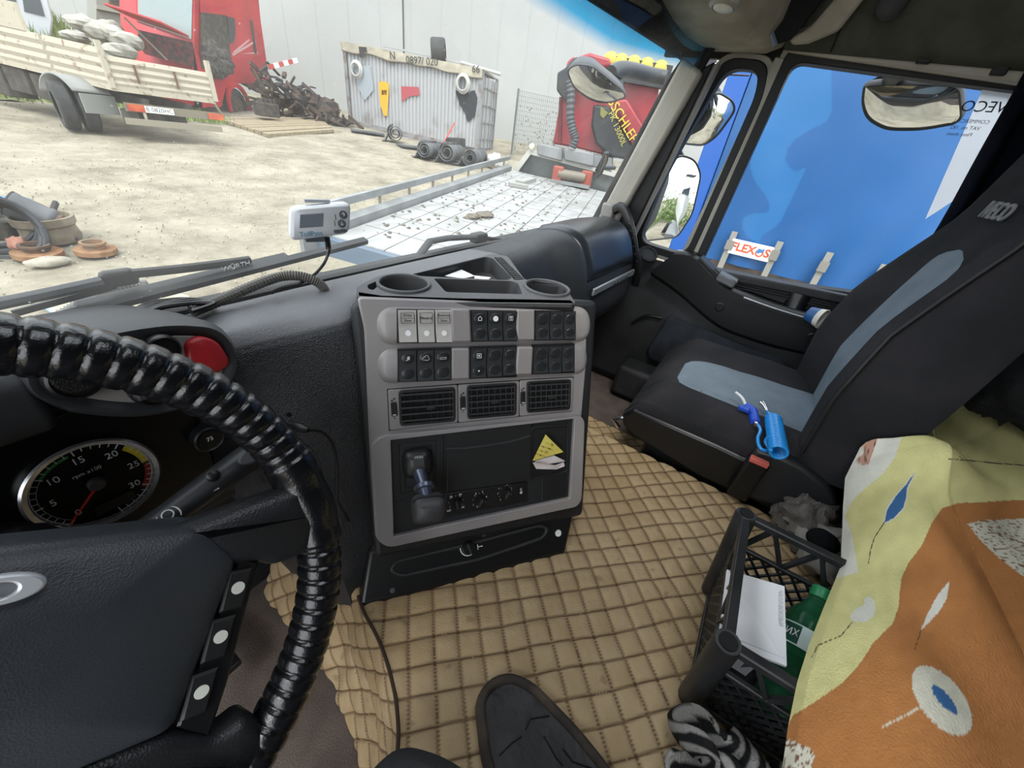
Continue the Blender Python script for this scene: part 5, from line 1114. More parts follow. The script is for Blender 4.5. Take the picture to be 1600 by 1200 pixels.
for i in range(30):
    x = -13.4 + i * 1.55
    if abs(x - sx_) > .3: MB().bar(WH.p(x, -2, -.0 if x < sx_ else -.12), WH.p(x, 14, -.0 if x < sx_ else -.12), .012, .018, WH.n).build('sheet_joint', WALLM, wh)

# ---------------------------------------------------------------- shipping container
e1 = V((.342, -.94, 0)).normalized(); e2 = V((.94, .342, 0)); CB = V((15.58, 11.89, 0)); CLn, CDp, CH = 6.06, 2.4, 2.78
CT = thing('shipping_container', 'rusty grey shipping container with paint daubs in front of the warehouse', 'container', onz(CB - e1 * 3))
cmt = mat('container_grey_paint', 'a9aaab', .7, c2='84807b', ns=1.3, nd=8, lo=.55, hi=.8, bump=.1, bs=20); rst = mat('container_frame_grey', '8a8a8b', .7, c2='6a5545', ns=3, lo=.5, hi=.75)
z0 = .17; zl = .45; CF = Fr(CB + V((0, 0, z0)), e1, (0, 0, 1)); CF = CF if CF.n.dot(CAM - CB) > 0 else Fr(CF.o, -CF.u, CF.v)
sgn = 1 if CF.u.dot(e1) > 0 else -1
def cz(t): return (zl - z0) * (t / CLn)               # container stands on sloping ground
def cp_(t, h, d=0): return CB - e1 * t + V((0, 0, z0 + cz(t) + h)) + CF.n * d           # t from the right-hand corner
rows = []
N = 36
for i in range(N):
    t = .12 + (CLn - .24) * i / N; w = (CLn - .24) / N
    for dt, d in ((0, 0), (.35, 0), (.5, -.05), (.85, -.05)): rows.append((t + dt * w, d))
b = MB(); b.loft([[cp_(t, .16, d - .03) for t, d in rows], [cp_(t, CH - .12, d - .03) for t, d in rows]], closed=False); b.build('corrugated_side', cmt, CT, smooth=0)
for t in (.06, CLn - .06): MB().bar(cp_(t, 0, -.06), cp_(t, CH, -.06), .14, .14, e1).build('corner_post', rst, CT)
for h, w in ((.08, .16), (CH - .06, .12)): MB().bar(cp_(0, h, -.05), cp_(CLn, h, -.05), .10, w).build('side_rail', rst, CT)
# end doors with locking bars
EF = Fr(CB + V((0, 0, z0)), e2, (0, 0, 1)); EF = EF if EF.n.dot(CAM - CB) > 0 else EF
nE = e1
for k in range(2):
    a0 = .12 + k * 1.08; p = lambda a, h, d=0: CB + e2 * a + e1 * d + V((0, 0, z0 + h))
    b = MB(); b.loft([[p(a0, .14), p(a0 + 1.04, .14), p(a0 + 1.04, CH - .14), p(a0, CH - .14)], [p(a0, .14, -.04), p(a0 + 1.04, .14, -.04), p(a0 + 1.04, CH - .14, -.04), p(a0, CH - .14, -.04)]]); dr = b.build('door', cmt, CT)
    for a in (.25, .7): MB().tube([p(a0 + a, .1, .05), p(a0 + a, CH - .1, .05)], .022, 6).build('locking_bar', rst, dr)
    for h in (.5, 1.1, 1.7, 2.3): MB().bar(p(a0, h, .03), p(a0 + 1.04, h, .03), .05, .05).build('door_rib', rst, dr)
for a in (.06, 2.3): MB().bar(p(a, 0), p(a, CH), .12, .12, e2).build('corner_post', rst, CT)
b = MB(); b.loft([[p(0, 0, -.02), p(2.36, 0, -.02), p(2.36, .14, -.02), p(0, .14, -.02)], [p(0, 0, -CLn), p(2.36, 0, -CLn), p(2.36, .14, -CLn), p(0, .14, -CLn)]]); b.build('floor_frame', rst, CT)
b = MB(); b.loft([[cp_(0, CH - .02, -.06), cp_(CLn, CH - .02, -.06), cp_(CLn, CH - .02, -.06) + e2 * 2.3, cp_(0, CH - .02, -.06) + e2 * 2.3], [cp_(0, CH + .02, -.06), cp_(CLn, CH + .02, -.06), cp_(CLn, CH + .02, -.06) + e2 * 2.3, cp_(0, CH + .02, -.06) + e2 * 2.3]]); b.build('roof', rst, CT)
# paint daubs (flat, on the sheet)
def daub(pts, col, nm):
    q = [CF.px(*p_, .0) for p_ in pts]; MB().prism(CF, q if _ccw(q) else q[::-1], .0, .004).build(nm, mat('daub_' + nm, col, .8, c2=col, ns=3), CT)
Zc = lambda l: [(500 + x * .35, y * .35) for x, y in l]
daub(Zc([(262, 368), (282, 362), (308, 372), (306, 440), (300, 520), (285, 515), (270, 470)]), 'd7a52e', 'yellow_daub')
daub(Zc([(362, 385), (440, 388), (446, 425), (400, 430), (366, 455)]), 'a8474f', 'red_daub')
daub(Zc([(604, 404), (660, 412), (690, 402), (704, 440), (690, 520), (660, 545), (645, 500), (625, 470)]), '2c2e33', 'black_daub')
daub(Zc([(150, 300), (225, 290), (240, 400), (200, 450), (175, 400)]), '9aa3a8', 'grey_daub')
daub(Zc([(275, 402), (298, 402), (298, 424), (275, 424)]), '3a3324', 'black_mark')
# tarpaulin banner over the roof edge
tb = MB()
def tarp(u, v):
    t = u * (CLn + .05) - .02; w = .04 * noise.noise(V((u * 9, v * 3, 2))); dr_ = .30 + .10 * noise.noise(V((u * 7, 0, 5)))
    if v < .5: return cp_(t, CH + .05 + w, .05) + e2 * ((.5 - v) * 2 * 1.6)
    return cp_(t, CH + .05 - (v - .5) * 2 * dr_, .06 + w * .5)
tb.grid(tarp, 60, 12); to = tag(tb.build('tarpaulin', mat('cream_tarp', 'b5ad98', .8, c2='a09a8a', ns=2), solid=.01, smooth=70), 'cream printed tarpaulin hanging over the container roof edge', 'tarpaulin')
for s, x, y in (('▛', 200, 240), ('N', 330, 252), ('0897/ 020', 460, 276), ('66', 700, 312)):
    a = CF.px(500 + x * .35, y * .35); text(s, .34, Fr(CF.p(a[0], a[1], .13), CF.u if CF.u.dot(V((1, -1, 0))) > 0 else -CF.u, (0, 0, 1)).M(0, 0, 0, .04), mat('tarp_black_ink', '2a2a2c', .8), to, 'print', .004)
# things on and by the container
def tyre(name, lab, c, axis, R, w, grp=None, hubc=None, cat='tyre'):
    t = thing(name, lab, cat, c - V((0, 0, R if abs(V(axis).z) < .5 else w / 2)), grp); Mx = Matrix.Translation(c) @ V(axis).to_track_quat('Z', 'Y').to_matrix().to_4x4()
    MB().lathe([(R * .58, -w / 2), (R * .93, -w / 2), (R, -w * .38), (R, w * .38), (R * .93, w / 2), (R * .58, w / 2)], Mx, 28, caps=False).build('tyre_carcass', mat('tyre_rubber', '2b2c2e', .8, c2='3a3a3a', ns=5), t)
    MB().lathe([(R * .6, w * .3), (R * .5, w * .1), (R * .2, w * .05), (R * .18, w * .2), (.01, w * .2)], Mx, 24).build('wheel_hub', mat('hub_' + (hubc or 'dark'), hubc or '1c1c1e', .6), t)
    return t
tyre('spare_tyre', 'large black tyre lying on the container roof', cp_(2.0, CH + .38, -.35), V((.6, -.8, .1)), .42, .55)
rl = cp_(4.5, CH + .1, 0)
tag(MB().bar(cp_(4.2, CH + .16, .12), cp_(.3, CH + .14, -.5), .10, .06).build('roof_plank', mat('pale_plank', 'a6a6a2', .8)), 'long pale plank lying across the container roof', 'plank')
tag(MB().tube([cp_(.9, CH + .12, .0), cp_(-.7, CH + .02, -.2)], .06, 8).build('roof_pipe', mat('pale_pipe', 'aeaeaa', .7)), 'pale pipe sticking out over the end of the container roof', 'pipe')
for t, h, r, lb in ((5.45, 2.0, .26, 'coil of white rope hanging at the left end of the container'), (.75, 2.25, .28, 'coil of white rope hanging at the right end of the container')):
    c = cp_(t, h, .08); b = MB(); 
    for k in range(4): b.tube([c + e1 * (r * (1 - .09 * k) * math.cos(a)) + V((0, 0, r * 1.15 * (1 - .09 * k) * math.sin(a))) + CF.n * (.03 * k) for a in [2 * PI * i / 24 for i in range(25)]], .028, 6)
    tag(b.build('rope_coil', mat('white_rope', 'b9b8b2', .8)), lb, 'rope', 'rope coils on the container')
# rubber rolls in front of the container
def roll(lab, px, R, L, ax, turns=2.2):
    c = atg(*px); c.z = gz(c.x, c.y) + R; ax = V(ax).normalized(); s_ = ax.cross(V((0, 0, 1))).normalized(); b = MB(); rings = []
    n = int(turns * 20)
    for i in range(n + 14):
        if i < n: a = 2 * PI * i / 20; r = R * (.35 + .65 * i / n); q = c + s_ * (r * math.cos(a)) + V((0, 0, r * math.sin(a)))
        else: a = 2 * PI * n / 20; q = c + s_ * (R * math.cos(a) + (i - n) * .03) + V((0, 0, max(-R + .01, R * math.sin(a) - (i - n) * .06)))
        rings.append([q - ax * L / 2, q + ax * L / 2])
    b.loft(rings, closed=False); o = tag(b.build('rubber_roll', mat('grey_rubber_belt', '4a4c4f', .7, c2='5d5f61', ns=4), solid=.025, smooth=60), lab, 'roll', 'rolled rubber sheets by the container'); return o
va = V((-.75, -.66, 0))
roll('upright grey rubber roll farthest left before the container', (618, 222), .30, .5, va)
roll('flattened grey rubber roll left of the other two by the container', (674, 247), .26, 1.2, (-.9, -.3, 0)); roll('grey rubber roll in the middle before the container doors', (707, 253), .30, 1.3, (-.9, -.35, 0)); roll('grey rubber roll nearest the tow truck bed', (742, 259), .27, 1.4, (-.9, -.35, 0), 3)
tyre('loose_tyre', 'tyre lying flat on the rubber rolls by the container', atg(712, 226) * .82 + V((0, 0, .28)), (0, .1, 1), .36, .26)
c = atg(752, 246); b = MB(); heap(b, onz(atg(772, 262), .2), .22, .3, .28, 21, 20, .5, 2); tag(b.build('white_sack', mat('white_sack_cloth', 'c9c9c6', .8), smooth=60), 'white sack beside the rubber rolls', 'sack')
p = atg(690, 232); tag(MB().tube([p * .9 + V((0, 0, .15)), at(710, 192, 'y', p.y * .92)], .03, 6).build('red_pole', mat('red_pole_paint', 'b5493d', .6)), 'thin red pole leaning on the container', 'pole')
b = MB(); c = atg(655, 238)
for k, (px, w_, l_) in enumerate((((575, 208), .8, 1.3), ((655, 232), .7, 1.6))):
    q = atg(*px); tag(MB().box((0, 0, 0), (l_, w_, .05), Matrix.Translation(onz(q, .04)) @ Matrix.Rotation(-.7 + .3 * k, 4, 'Z')).build('rubber_mat', mat('grey_rubber_belt', '')), ('grey board lying at the left foot of the container', 'flat grey rubber mat in front of the container')[k], 'mat')

# ---------------------------------------------------------------- mesh fence right of the container
fe = thing('mesh_fence', 'wire mesh fence with creeper between container and crane', 'fence', onz(V((19, 11.5, 0))))
f0_, f1_ = V((17.9, 11.6, 0)), V((24.5, 7.2, 0)); fd = (f1_ - f0_).normalized(); fm = mat('fence_grey_wire', '6b7070', .6)
for i in range(4): MB().bar(onz(f0_ + fd * (i * 2.2)), onz(f0_ + fd * (i * 2.2), 2.5), .07, .07).build('post', fm, fe)
b = MB()
for i in range(70): b.bar(onz(f0_ + fd * (i * .1), .05), onz(f0_ + fd * (i * .1), 2.45), .010, .010)
for i in range(14): b.bar(onz(f0_, .1 + i * .18), onz(f0_ + fd * 7, .1 + i * .18), .010, .010)
w = b.build('wire_mesh', fm, fe); w['kind'] = 'stuff'
b = MB(); rr = random.Random(8)
for i in range(260):
    q = onz(f0_ + fd * rr.uniform(0, 6), rr.uniform(.05, 1.9)) ; a = rr.uniform(0, 6); b.add([q, q + V((.09 * math.cos(a), .05, .05)), q + V((.02, .02, .10))], [(0, 1, 2)])
w = b.build('creeper', mat('dry_creeper', '6d7059', .9), fe, smooth=0); w['kind'] = 'stuff'

# ---------------------------------------------------------------- dropside truck on the left
A, Bq, Cq = atg(175, 133, 1.0), atg(335, 151, 1.0), atg(0, 91, 1.0)
tx = (Bq - A).normalized(); ty_ = (Cq - A); ty_.z = 0; ty_.normalize(); tx = V((tx.x, tx.y, 0)).normalized(); tw = (Bq - A).length
DT = thing('dropside_truck', 'old dropside truck with rusty beige bed parked on the left', 'truck', onz(A + tx * 1.0 + ty_ * 1.2))
bei = mat('rusty_beige_paint', 'b3ab98', .75, c2='6f5039', ns=6, nd=12, nr=.65, lo=.57, hi=.70, bump=.1, bs=30); slz = (gz(*(A + ty_ * 3).to_2d()) - gz(*A.to_2d())) / 3
def tp_(a, b_, h): return A + tx * a + ty_ * b_ + V((0, 0, h + slz * b_ + .0 * a))
hh = .62
prof = [(0, 0), (.02, .06), (.0, .12), (.03, .2), (.0, .28), (.03, .36), (0, .44), (.03, .52), (0, hh)]
for nm, f in (('side_panel', lambda s, o, h: tp_(-o, s * 4.6, h)), ('tailgate', lambda s, o, h: tp_(s * tw, -o, h * .82))):
    for k in range(3 if nm == 'side_panel' else 1):
        s0__, s1__ = (k / 3 + .01, (k + 1) / 3 - .01) if nm == 'side_panel' else (.02, .98)
        b = MB(); b.loft([[f(s, o, h) for o, h in prof] + [f(s, -.04, h) for o, h in reversed(prof)] for s in (s0__, s1__)]); b.build(nm, bei, DT, smooth=20)
for a, b_ in ((0, 0), (tw, 0)): MB().bar(tp_(a, b_, -.05), tp_(a, b_, hh + .12), .09, .09).build('bed_post', bei, DT)
MB().loft([[tp_(0, 0, -.1), tp_(tw, 0, -.1), tp_(tw, 4.6, -.1), tp_(0, 4.6, -.1)], [tp_(0, 0, .02), tp_(tw, 0, .02), tp_(tw, 4.6, .02), tp_(0, 4.6, .02)]]).build('bed_floor', bei, DT)
b = MB(); b.loft([[tp_(-.02, s, h) for h in (hh, hh + .22, hh + .24, hh + .45)] + [tp_(.04, s, h) for h in (hh + .45, hh)] for s in (1.9, 4.6)]); b.build('raised_side', bei, DT, smooth=20)
for s in (.45, 1.15): MB().bar(tp_(s, -.05, .1), tp_(s, -.05, .42), .05, .03, tx).build('latch', mat('rust', '6b4a35', .9), DT)
chs = mat('dirty_chassis', '4a4640', .9, c2='393530', ns=5)
for a in (.5, 1.3): MB().bar(tp_(a, -.02, -.28), tp_(a, 4.6, -.28), .09, .2).build('chassis_rail', chs, DT)
MB().bar(tp_(-.05, -.12, -.62), tp_(tw * .95, -.12, -.62), .08, .12).build('bumper_bar', mat('dirty_bumper', '8e8776', .8), DT)
MB().bar(tp_(.05, -.06, -.36), tp_(tw * .95, -.06, -.36), .05, .16).build('lamp_board', mat('board_grey', '77705f', .8), DT)
for a in (.12, 1.62):
    MB().box((0, 0, 0), (.32, .05, .13), Matrix.Translation(tp_(a + .12, -.1, -.36)) @ Matrix.Rotation(math.atan2(tx.y, tx.x), 4, 'Z')).build('tail_lamp', mat('tail_lamp_red', 'b0402f', .4, c2='c8692c', ns=3), DT)
pf = Fr(tp_(.62, -.12, -.36), tx, (0, 0, 1)); MB().prism(pf if pf.n.dot(CAM - A) > 0 else pf, [(-.26, -.06), (.26, -.06), (.26, .06), (-.26, .06)], .0, .01).build('number_plate', WHT, DT)
text('B 0820HC', .115, pf.M(0, 0, .012), ink, DT, 'plate_characters', .002)
for a in (.3, .75, 1.1): MB().box((0, 0, 0), (.28, .3, .26), Matrix.Translation(tp_(a, .2, -.55)) @ Matrix.Rotation(a * 3, 4, 'Z')).build('underbody_box', chs, DT)
MB().boxm(tuple(tp_(.5, 2.6, -.75)), tuple(tp_(.9, 3.3, -.3))).build('tool_box', chs, DT)
wcn = onz(atg(116, 203), .44)
for k in (0, 1):
    c = wcn + tx * (.34 * k); w = tyre('w', 'x', c, -tx, .44, .26, hubc='a79a83')
    for ch in list(w.children):
        ch.name = 'tyre' if 'carcass' in ch.name else 'wheel_hub'; ch.parent = DT; ch.location = w.location - DT.location
    bpy.data.objects.remove(w)
b = MB(); b.loft([[wcn + tx * aa + ty_ * (.54 * math.cos(t)) + V((0, 0, .54 * math.sin(t) + .03)) for aa in (-.02, .6)] for t in [R_(20 + i * 8) for i in range(17)]], closed=False); b.build('mudguard', mat('mudguard_grey', '8a8c88', .7), DT, solid=.03, smooth=60)
q = wcn - ty_ * .55 + tx * .3; MB().bar(q + V((0, 0, -.05)), q + V((0, 0, .3)), .66, .03, ty_).build('mud_flap', mat('mudguard_grey', ''), DT)
for b0_, b1_, h0_, h1_ in ((1.9, 2.5, -.62, -.15), (2.65, 3.3, -.6, -.12), (3.4, 4.5, -.75, -.1)):
    MB().loft([[tp_(.05, b0_, h) if i < 1 else tp_(.5, b0_, h) for h in (h0_, h1_) for i in (0, 1)][k] if False else None for k in ()] or [[tp_(.05, b0_, h0_), tp_(.5, b0_, h0_), tp_(.5, b0_, h1_), tp_(.05, b0_, h1_)], [tp_(.05, b1_, h0_), tp_(.5, b1_, h0_), tp_(.5, b1_, h1_), tp_(.05, b1_, h1_)]]).build('underframe_box', chs, DT, bevel=.02)
# cab of that truck and a white van beyond
cbm = mat('van_white', 'c3c7cb', .5); win = mat('dark_window', '3a4248', .2)
vb_ = thing('white_van', 'white van with dark windows behind the dropside truck', 'van', onz(V((2.0, 21.5, 0))))
vp = Fr(onz(V((2.0, 20.5, 0))), V((1, -.1, 0)), (0, 0, 1)); VP = lambda l: (lambda q: q if _ccw(q) else q[::-1])(vp.P(l))
MB().prism(vp, VP([(-90, 60), (-90, -60), (60, -60), (84, 30), (80, 60)]), -1.8, 0).build('body', cbm, vb_, bevel=.05)
MB().prism(vp, VP([(-60, 10), (-60, -40), (18, -40), (28, 16)]), -.01, .02).build('side_window', win, vb_); MB().prism(vp, VP([(38, 18), (30, -40), (52, -40), (70, 26)]), -.01, .02).build('side_window', win, vb_)

# ---------------------------------------------------------------- red truck cab with its bonnet flap up
us, uf = V((.85, .53, 0)).normalized(), V((-.53, .85, 0)).normalized(); K0 = atg(306, 176); K0 = V((K0.x, K0.y, gz(K0.x, K0.y)))
RT = thing('red_truck_cab', 'red tractor unit cab being stripped, standing beyond the dropside truck', 'truck', onz(K0 + us))
SF, FFr = Fr(K0, us, (0, 0, 1)), Fr(K0, -uf, (0, 0, 1))
red = mat('faded_red_paint', 'b8222b', .45, c2='a61f29', ns=1.2); drk = mat('stripped_dark', '2e2a29', .8, c2='4a423c', ns=6)
def SP(fr, l): q = fr.P([(x * .35, y * .35) for x, y in l]); return q if _ccw(q) else q[::-1]
MB().prism(SF, SP(SF, [(862, 380), (850, 60), (868, -60), (1150, -60), (1165, 90), (1205, 370), (1120, 380), (1060, 372), (1010, 395), (990, 480), (910, 480)]), -2.2, 0).build('cab_side', red, RT, bevel=.03)
MB().prism(SF, SP(SF, [(875, 52), (1005, 68), (1030, 270), (1000, 300), (890, 305), (878, 180)]), -.02, .03).build('door_opening', drk, RT)
MB().prism(SF, SP(SF, [(1010, 72), (1045, 82), (1048, 150), (1040, 190), (1022, 192)]), -.02, .03).build('rear_side_window', mat('smoked_glass', '2a2e30', .2), RT)
dg = SF.px(935 * .35, 262 * .35); b = MB(); heap(b, SF.p(dg[0], dg[1], .05), .55, .25, .45, 31, 26, .5, 3, 0, .5); b.build('cabin_wreckage', mat('wreck_mix', '55504b', .8, c2='1d1b1b', ns=9), RT)
MB().prism(SF, SP(SF, [(1115, 90), (1125, 90), (1145, 240), (1135, 240)]), -.01, .02).build('air_slot', drk, RT)
for l in ([(1035, 240), (1140, 180), (1142, 188), (1040, 250)], [(1040, 232), (1110, 175), (1114, 180), (1045, 240)], [(1080, 240), (1150, 232), (1150, 240)]):
    MB().prism(SF, SP(SF, l), -.01, .012).build('silver_stripe', mat('stripe_pink', 'c99a98', .5), RT)
fw = SP(FFr, [(618, -40), (862, -40), (856, 175), (620, 95)]); MB().prism(FFr, fw, -.05, .03).build('front_windscreen', mat('pale_glass', '8fa3a3', .15), RT)
MB().prism(FFr, SP(FFr, [(600, -60), (870, -60), (866, 300), (866, 480), (905, 480), (880, 300), (860, 190), (612, 100)]), -.2, 0).build('front_frame', red, RT)
MB().prism(FFr, SP(FFr, [(608, 130), (860, 190), (868, 300), (720, 262), (640, 240), (615, 200)]), -.3, -.05).build('engine_bay', mat('engine_bay_mix', '2b2020', .8, c2='6b2626', ns=7), RT)
a = FFr.px(850 * .35, 170 * .35); b_ = FFr.px(600 * .35, 85 * .35); p0, p1 = FFr.p(*a, .05), FFr.p(*b_, .05); nn = FFr.n * .9 + V((0, 0, .12)); b = MB(); b.loft([[p0, p1, p1 + nn, p0 + nn * 1.2], [p + V((0, 0, .06)) for p in (p0, p1, p1 + nn, p0 + nn * 1.2)]]); b.build('bonnet_flap', red, RT, bevel=.02)
q0, q1 = FFr.px(630 * .35, 100 * .35), FFr.px(780 * .35, 275 * .35); MB().bar(FFr.p(*q0, .6), FFr.p(*q1, .3), .07, .04).build('prop_strut', mat('strut_beige', '8c8271', .7), RT)
wc = SF.px(1065 * .35, 470 * .35); c = SF.p(wc[0], wc[1], -.12); Mx = Matrix.Translation(c) @ SF.n.to_track_quat('Z', 'Y').to_matrix().to_4x4(); WR = .52
MB().lathe([(.3, -.15), (WR, -.15), (WR, .12), (WR * .9, .16), (.3, .16)], Mx, 28, caps=False).build('tyre', mat('tyre_rubber', ''), RT); MB().lathe([(.31, .12), (.25, .04), (.12, .06), (.1, .16), (.005, .16)], Mx, 24).build('wheel_hub', mat('rusty_hub', '6a4f3a', .8, c2='4a4038', ns=9), RT)
b = MB(); b.loft([[c + us * (r * math.cos(t)) + V((0, 0, r * math.sin(t))) + SF.n * d for r, d in ((.56, .12), (.70, .12), (.70, .2), (.56, .2))] for t in [R_(-20 + 10 * i) for i in range(23)]]); b.build('wheel_arch', red, RT, smooth=60)
pl0 = atg(335, 186, .05); tag(MB().bar(at(325, 148, 'y', pl0.y), at(350, 184, 'y', pl0.y), .10, .05).build('leaning_plank', mat('grey_plank', '857a68', .9)), 'weathered plank leaning against the dropside truck tailgate', 'plank')

# ---------------------------------------------------------------- scrap heap, planks, rubble, grass
b = MB(); rr = random.Random(5); c = atg(468, 182)
c = V((c.x * .98, c.y * .98, 0)); c.z = gz(c.x, c.y)
ux_ = V((.8, -.6, 0))
for i in range(170):
    t = rr.uniform(-1.3, 1.7); hmax = 1.7 * max(0, 1 - abs(t + .9) / 2.7) ; h = rr.uniform(0, hmax); p = c + ux_ * t + V((rr.uniform(-.6, .6), rr.uniform(-.6, .6), h)); d = V((rr.uniform(-1, 1), rr.uniform(-1, 1), rr.uniform(-.5, .5))).normalized() * rr.uniform(.15, .5)
    b.bar(p - d, p + d, rr.uniform(.03, .16), rr.uniform(.03, .16))
for i in range(9): heap(b, c + ux_ * rr.uniform(-1.0, 1.2) + V((0, 0, rr.uniform(.1, .7))), .4, .4, .3, i + 40, 12, .5, 2)
sh = b.build('scrap_metal_heap', mat('scrap_dark', '3a3633', .9, c2='57463a', ns=3), smooth=0); sh['kind'] = 'stuff'; tag(sh, 'dark heap of scrap metal and chassis parts beside the red cab', 'scrap heap')
p0, p1 = at(420, 105, 'y', c.y), at(464, 94, 'y', c.y); rw = thing('warning_pole', 'red and white striped pole sticking out of the scrap heap', 'pole', p0)
for i in range(6): MB().bar(p0.lerp(p1, i / 6), p0.lerp(p1, (i + 1) / 6), .06, .14).build('stripe', (mat('pole_red', 'b2423c', .6), WHT)[i % 2], rw)
plm = mat('weathered_planks', '9b8d73', .9, c2='857860', ns=4, stretch=(1, 8, 1)); pw = thing('plank_platform', 'low platform of weathered planks lying on the ground', 'planks', onz(atg(440, 203)))
P4 = [atg(*p) for p in ((335, 186), (500, 186), (522, 206), (420, 214))]
for i in range(8):
    t0_, t1_ = i / 8 + .008, (i + 1) / 8 - .008; q = [P4[0].lerp(P4[3], t0_), P4[1].lerp(P4[2], t0_), P4[1].lerp(P4[2], t1_), P4[0].lerp(P4[3], t1_)]; dz = rr.uniform(.05, .09); MB().loft([[p + V((0, 0, -.02)) for p in q], [p + V((0, 0, dz)) for p in q]]).build('plank', plm, pw)
for px, h, sz, lb, nm in (((420, 190), .16, .3, 'dark engine block standing on the plank platform', 'engine_block'), ((470, 178), .15, .2, 'rusty brown gas cylinder lying by the scrap heap', 'gas_cylinder')):
    q = onz(atg(*px), h); bx_ = thing(nm, lb, 'engine' if 'engine' in nm else 'cylinder', q - V((0, 0, h)))
    if 'engine' in nm:
        MB().box(q + V((0, 0, .2)), (.7, .45, .42)).build('block', drk, bx_, bevel=.04)
        for k in range(4): MB().box(q + V((-.24 + k * .16, -.1, .46)), (.1, .2, .14)).build('head_cover', drk, bx_, bevel=.02)
    else: MB().tube([q + V((-.35, 0, .1)), q + V((-.3, 0, .1)), q + V((.3, 0, .1)), q + V((.35, 0, .1))], [.08, .16, .16, .08], 12).build('shell', mat('rust_brown', '8a5a44', .8), bx_)
# mound with grass and pale rubble
mc = V((4.6, 20.5, 0)); b = MB()
def mound(u, v):
    x = -2 + u * 10; y = 17.5 + v * 9; h = 2.6 * math.exp(-((x - 4.2) / 2.8) ** 2 - ((y - 22) / 2.6) ** 2) + .3 * noise.noise(V((x, y, 2))); return V((x, y, gz(x, y) + h - .25))
b.grid(mound, 40, 40); MND = struct(b.build('mound', mat('weedy_earth', '7d8060', .95, c2='6b7a45', ns=2.5), smooth=80), 'weedy earth mound behind the parked trucks')
b = MB()
for i in range(5200):
    u, v = rr.random(), rr.random() * .7; p = mound(u, v); a = rr.uniform(0, 6.3); h = rr.uniform(.12, .45); b.add([p + V((.02, 0, 0)), p - V((.02, 0, 0)), p + V((.12 * math.cos(a), .12 * math.sin(a), h))], [(0, 1, 2)])
for px in ((310, 190), (320, 188)):
    for i in range(160): q = onz(atg(*px)) + V((rr.uniform(-.5, .9), rr.uniform(-.2, .4), 0)); a = rr.uniform(0, 6.3); b.add([q + V((.02, 0, 0)), q - V((.02, 0, 0)), q + V((.1 * math.cos(a), .1 * math.sin(a), rr.uniform(.08, .2)))], [(0, 1, 2)])
gr = b.build('grass', mat('spring_grass', '6f8a3f', .9, c2='92a05a', ns=1.5), MND, smooth=0); gr['kind'] = 'stuff'
for i, (px, s, d) in enumerate((((133, 38), .30, 17.5), ((158, 50), .34, 17.4), ((178, 52), .27, 17.2), ((198, 64), .30, 17.0), ((190, 80), .28, 16.8), ((172, 40), .22, 18.2), ((118, 58), .24, 18.4))):
    b = MB(); heap(b, at(*px, 'y', d), s * 1.25, s, s * .62, i + 60, 14, .35, 1.5, 0, .2); tag(b.build('boulder', mat('pale_limestone', 'a9a69c', .95, c2='928e84', ns=3), smooth=0), ('pale boulder leftmost in the rubble behind the dropside truck', 'long pale boulder second from left in the rubble row', 'pale boulder in the middle of the rubble by the red cab', 'pale boulder just left of the raised bonnet flap', 'low pale boulder under the raised bonnet flap', 'small upper boulder on the grassy mound', 'small pale boulder next to the truck bed corner')[i], 'boulder', 'boulders in the rubble')
hs = thing('house', 'grey house corner with a brown framed window above the mound', 'building', onz(V((6.3, 25, 0)))); hf_ = Fr(onz(V((6.3, 24.5, 0))), (1, -.2, 0), (0, 0, 1)); HPx = lambda l: (lambda q: q if _ccw(q) else q[::-1])(hf_.P([(x * .35, y * .35) for x, y in l]))
MB().prism(hf_, HPx([(430, 200), (430, -200), (640, -200), (640, 240)]), -3, 0).build('house_wall', mat('house_render', '8b8a82', .9), hs)
wf = MB().prism(hf_, HPx([(485, 12), (485, -60), (612, -60), (612, 38)]), -.01, .06).build('window', mat('brown_frame', '75583f', .7), hs)
MB().prism(hf_, HPx([(492, 6), (492, -60), (545, -60), (545, 18)]), .05, .08).build('pane', win, wf); MB().prism(hf_, HPx([(556, 20), (556, -60), (605, -60), (605, 30)]), .05, .08).build('pane', win, wf)
MB().prism(hf_, HPx([(430, 40), (430, 20), (640, 60), (640, 82)]), -.01, .1).build('ledge', mat('house_ledge', '9c9a90', .9), hs)
# ================================================================== TOW TRUCK BED AND CRANE IN FRONT
d1 = V((.954, .298, 0)).normalized(); d2 = V((.298, -.954, 0)).normalized(); N1 = V((2.28, 3.36, 0))
TWm = mat('worn_aluminium_deck', 'b2b4b3', .5, .25, c2='9a9a96', ns=2.5, nd=9, lo=.4, hi=.65, bump=.15, bs=30, stretch=(1, 3, 1)); gyp = mat('tow_grey_paint', '8b8e8e', .6, c2='7b7d7c', ns=3)
TT = thing('tow_truck_bed', 'grey aluminium tow truck deck with low side rail', 'truck bed', onz(N1 + d1 * 3 + d2))
def dk(a, b_, h=.95): q = N1 + d1 * a + d2 * b_; return V((q.x, q.y, G0 + GX * q.x + GY * q.y + h))
DL, DWd = 6.1, 2.45
NP = 9
for i in range(NP):
    w0, w1 = DWd * i / NP + .006, DWd * (i + 1) / NP - .006; MB().loft([[dk(0, w0, .87), dk(DL, w0, .87), dk(DL, w1, .87), dk(0, w1, .87)], [dk(0, w0, .95), dk(DL, w0, .95), dk(DL, w1, .95), dk(0, w1, .95)]]).build('deck_plank', TWm, TT)
for i in range(1, 12): MB().bar(dk(i * .5, .03, .951), dk(i * .5, DWd - .03, .951), .012, .004).build('deck_joint', mat('deck_joint_grey', '7f807d', .7), TT)
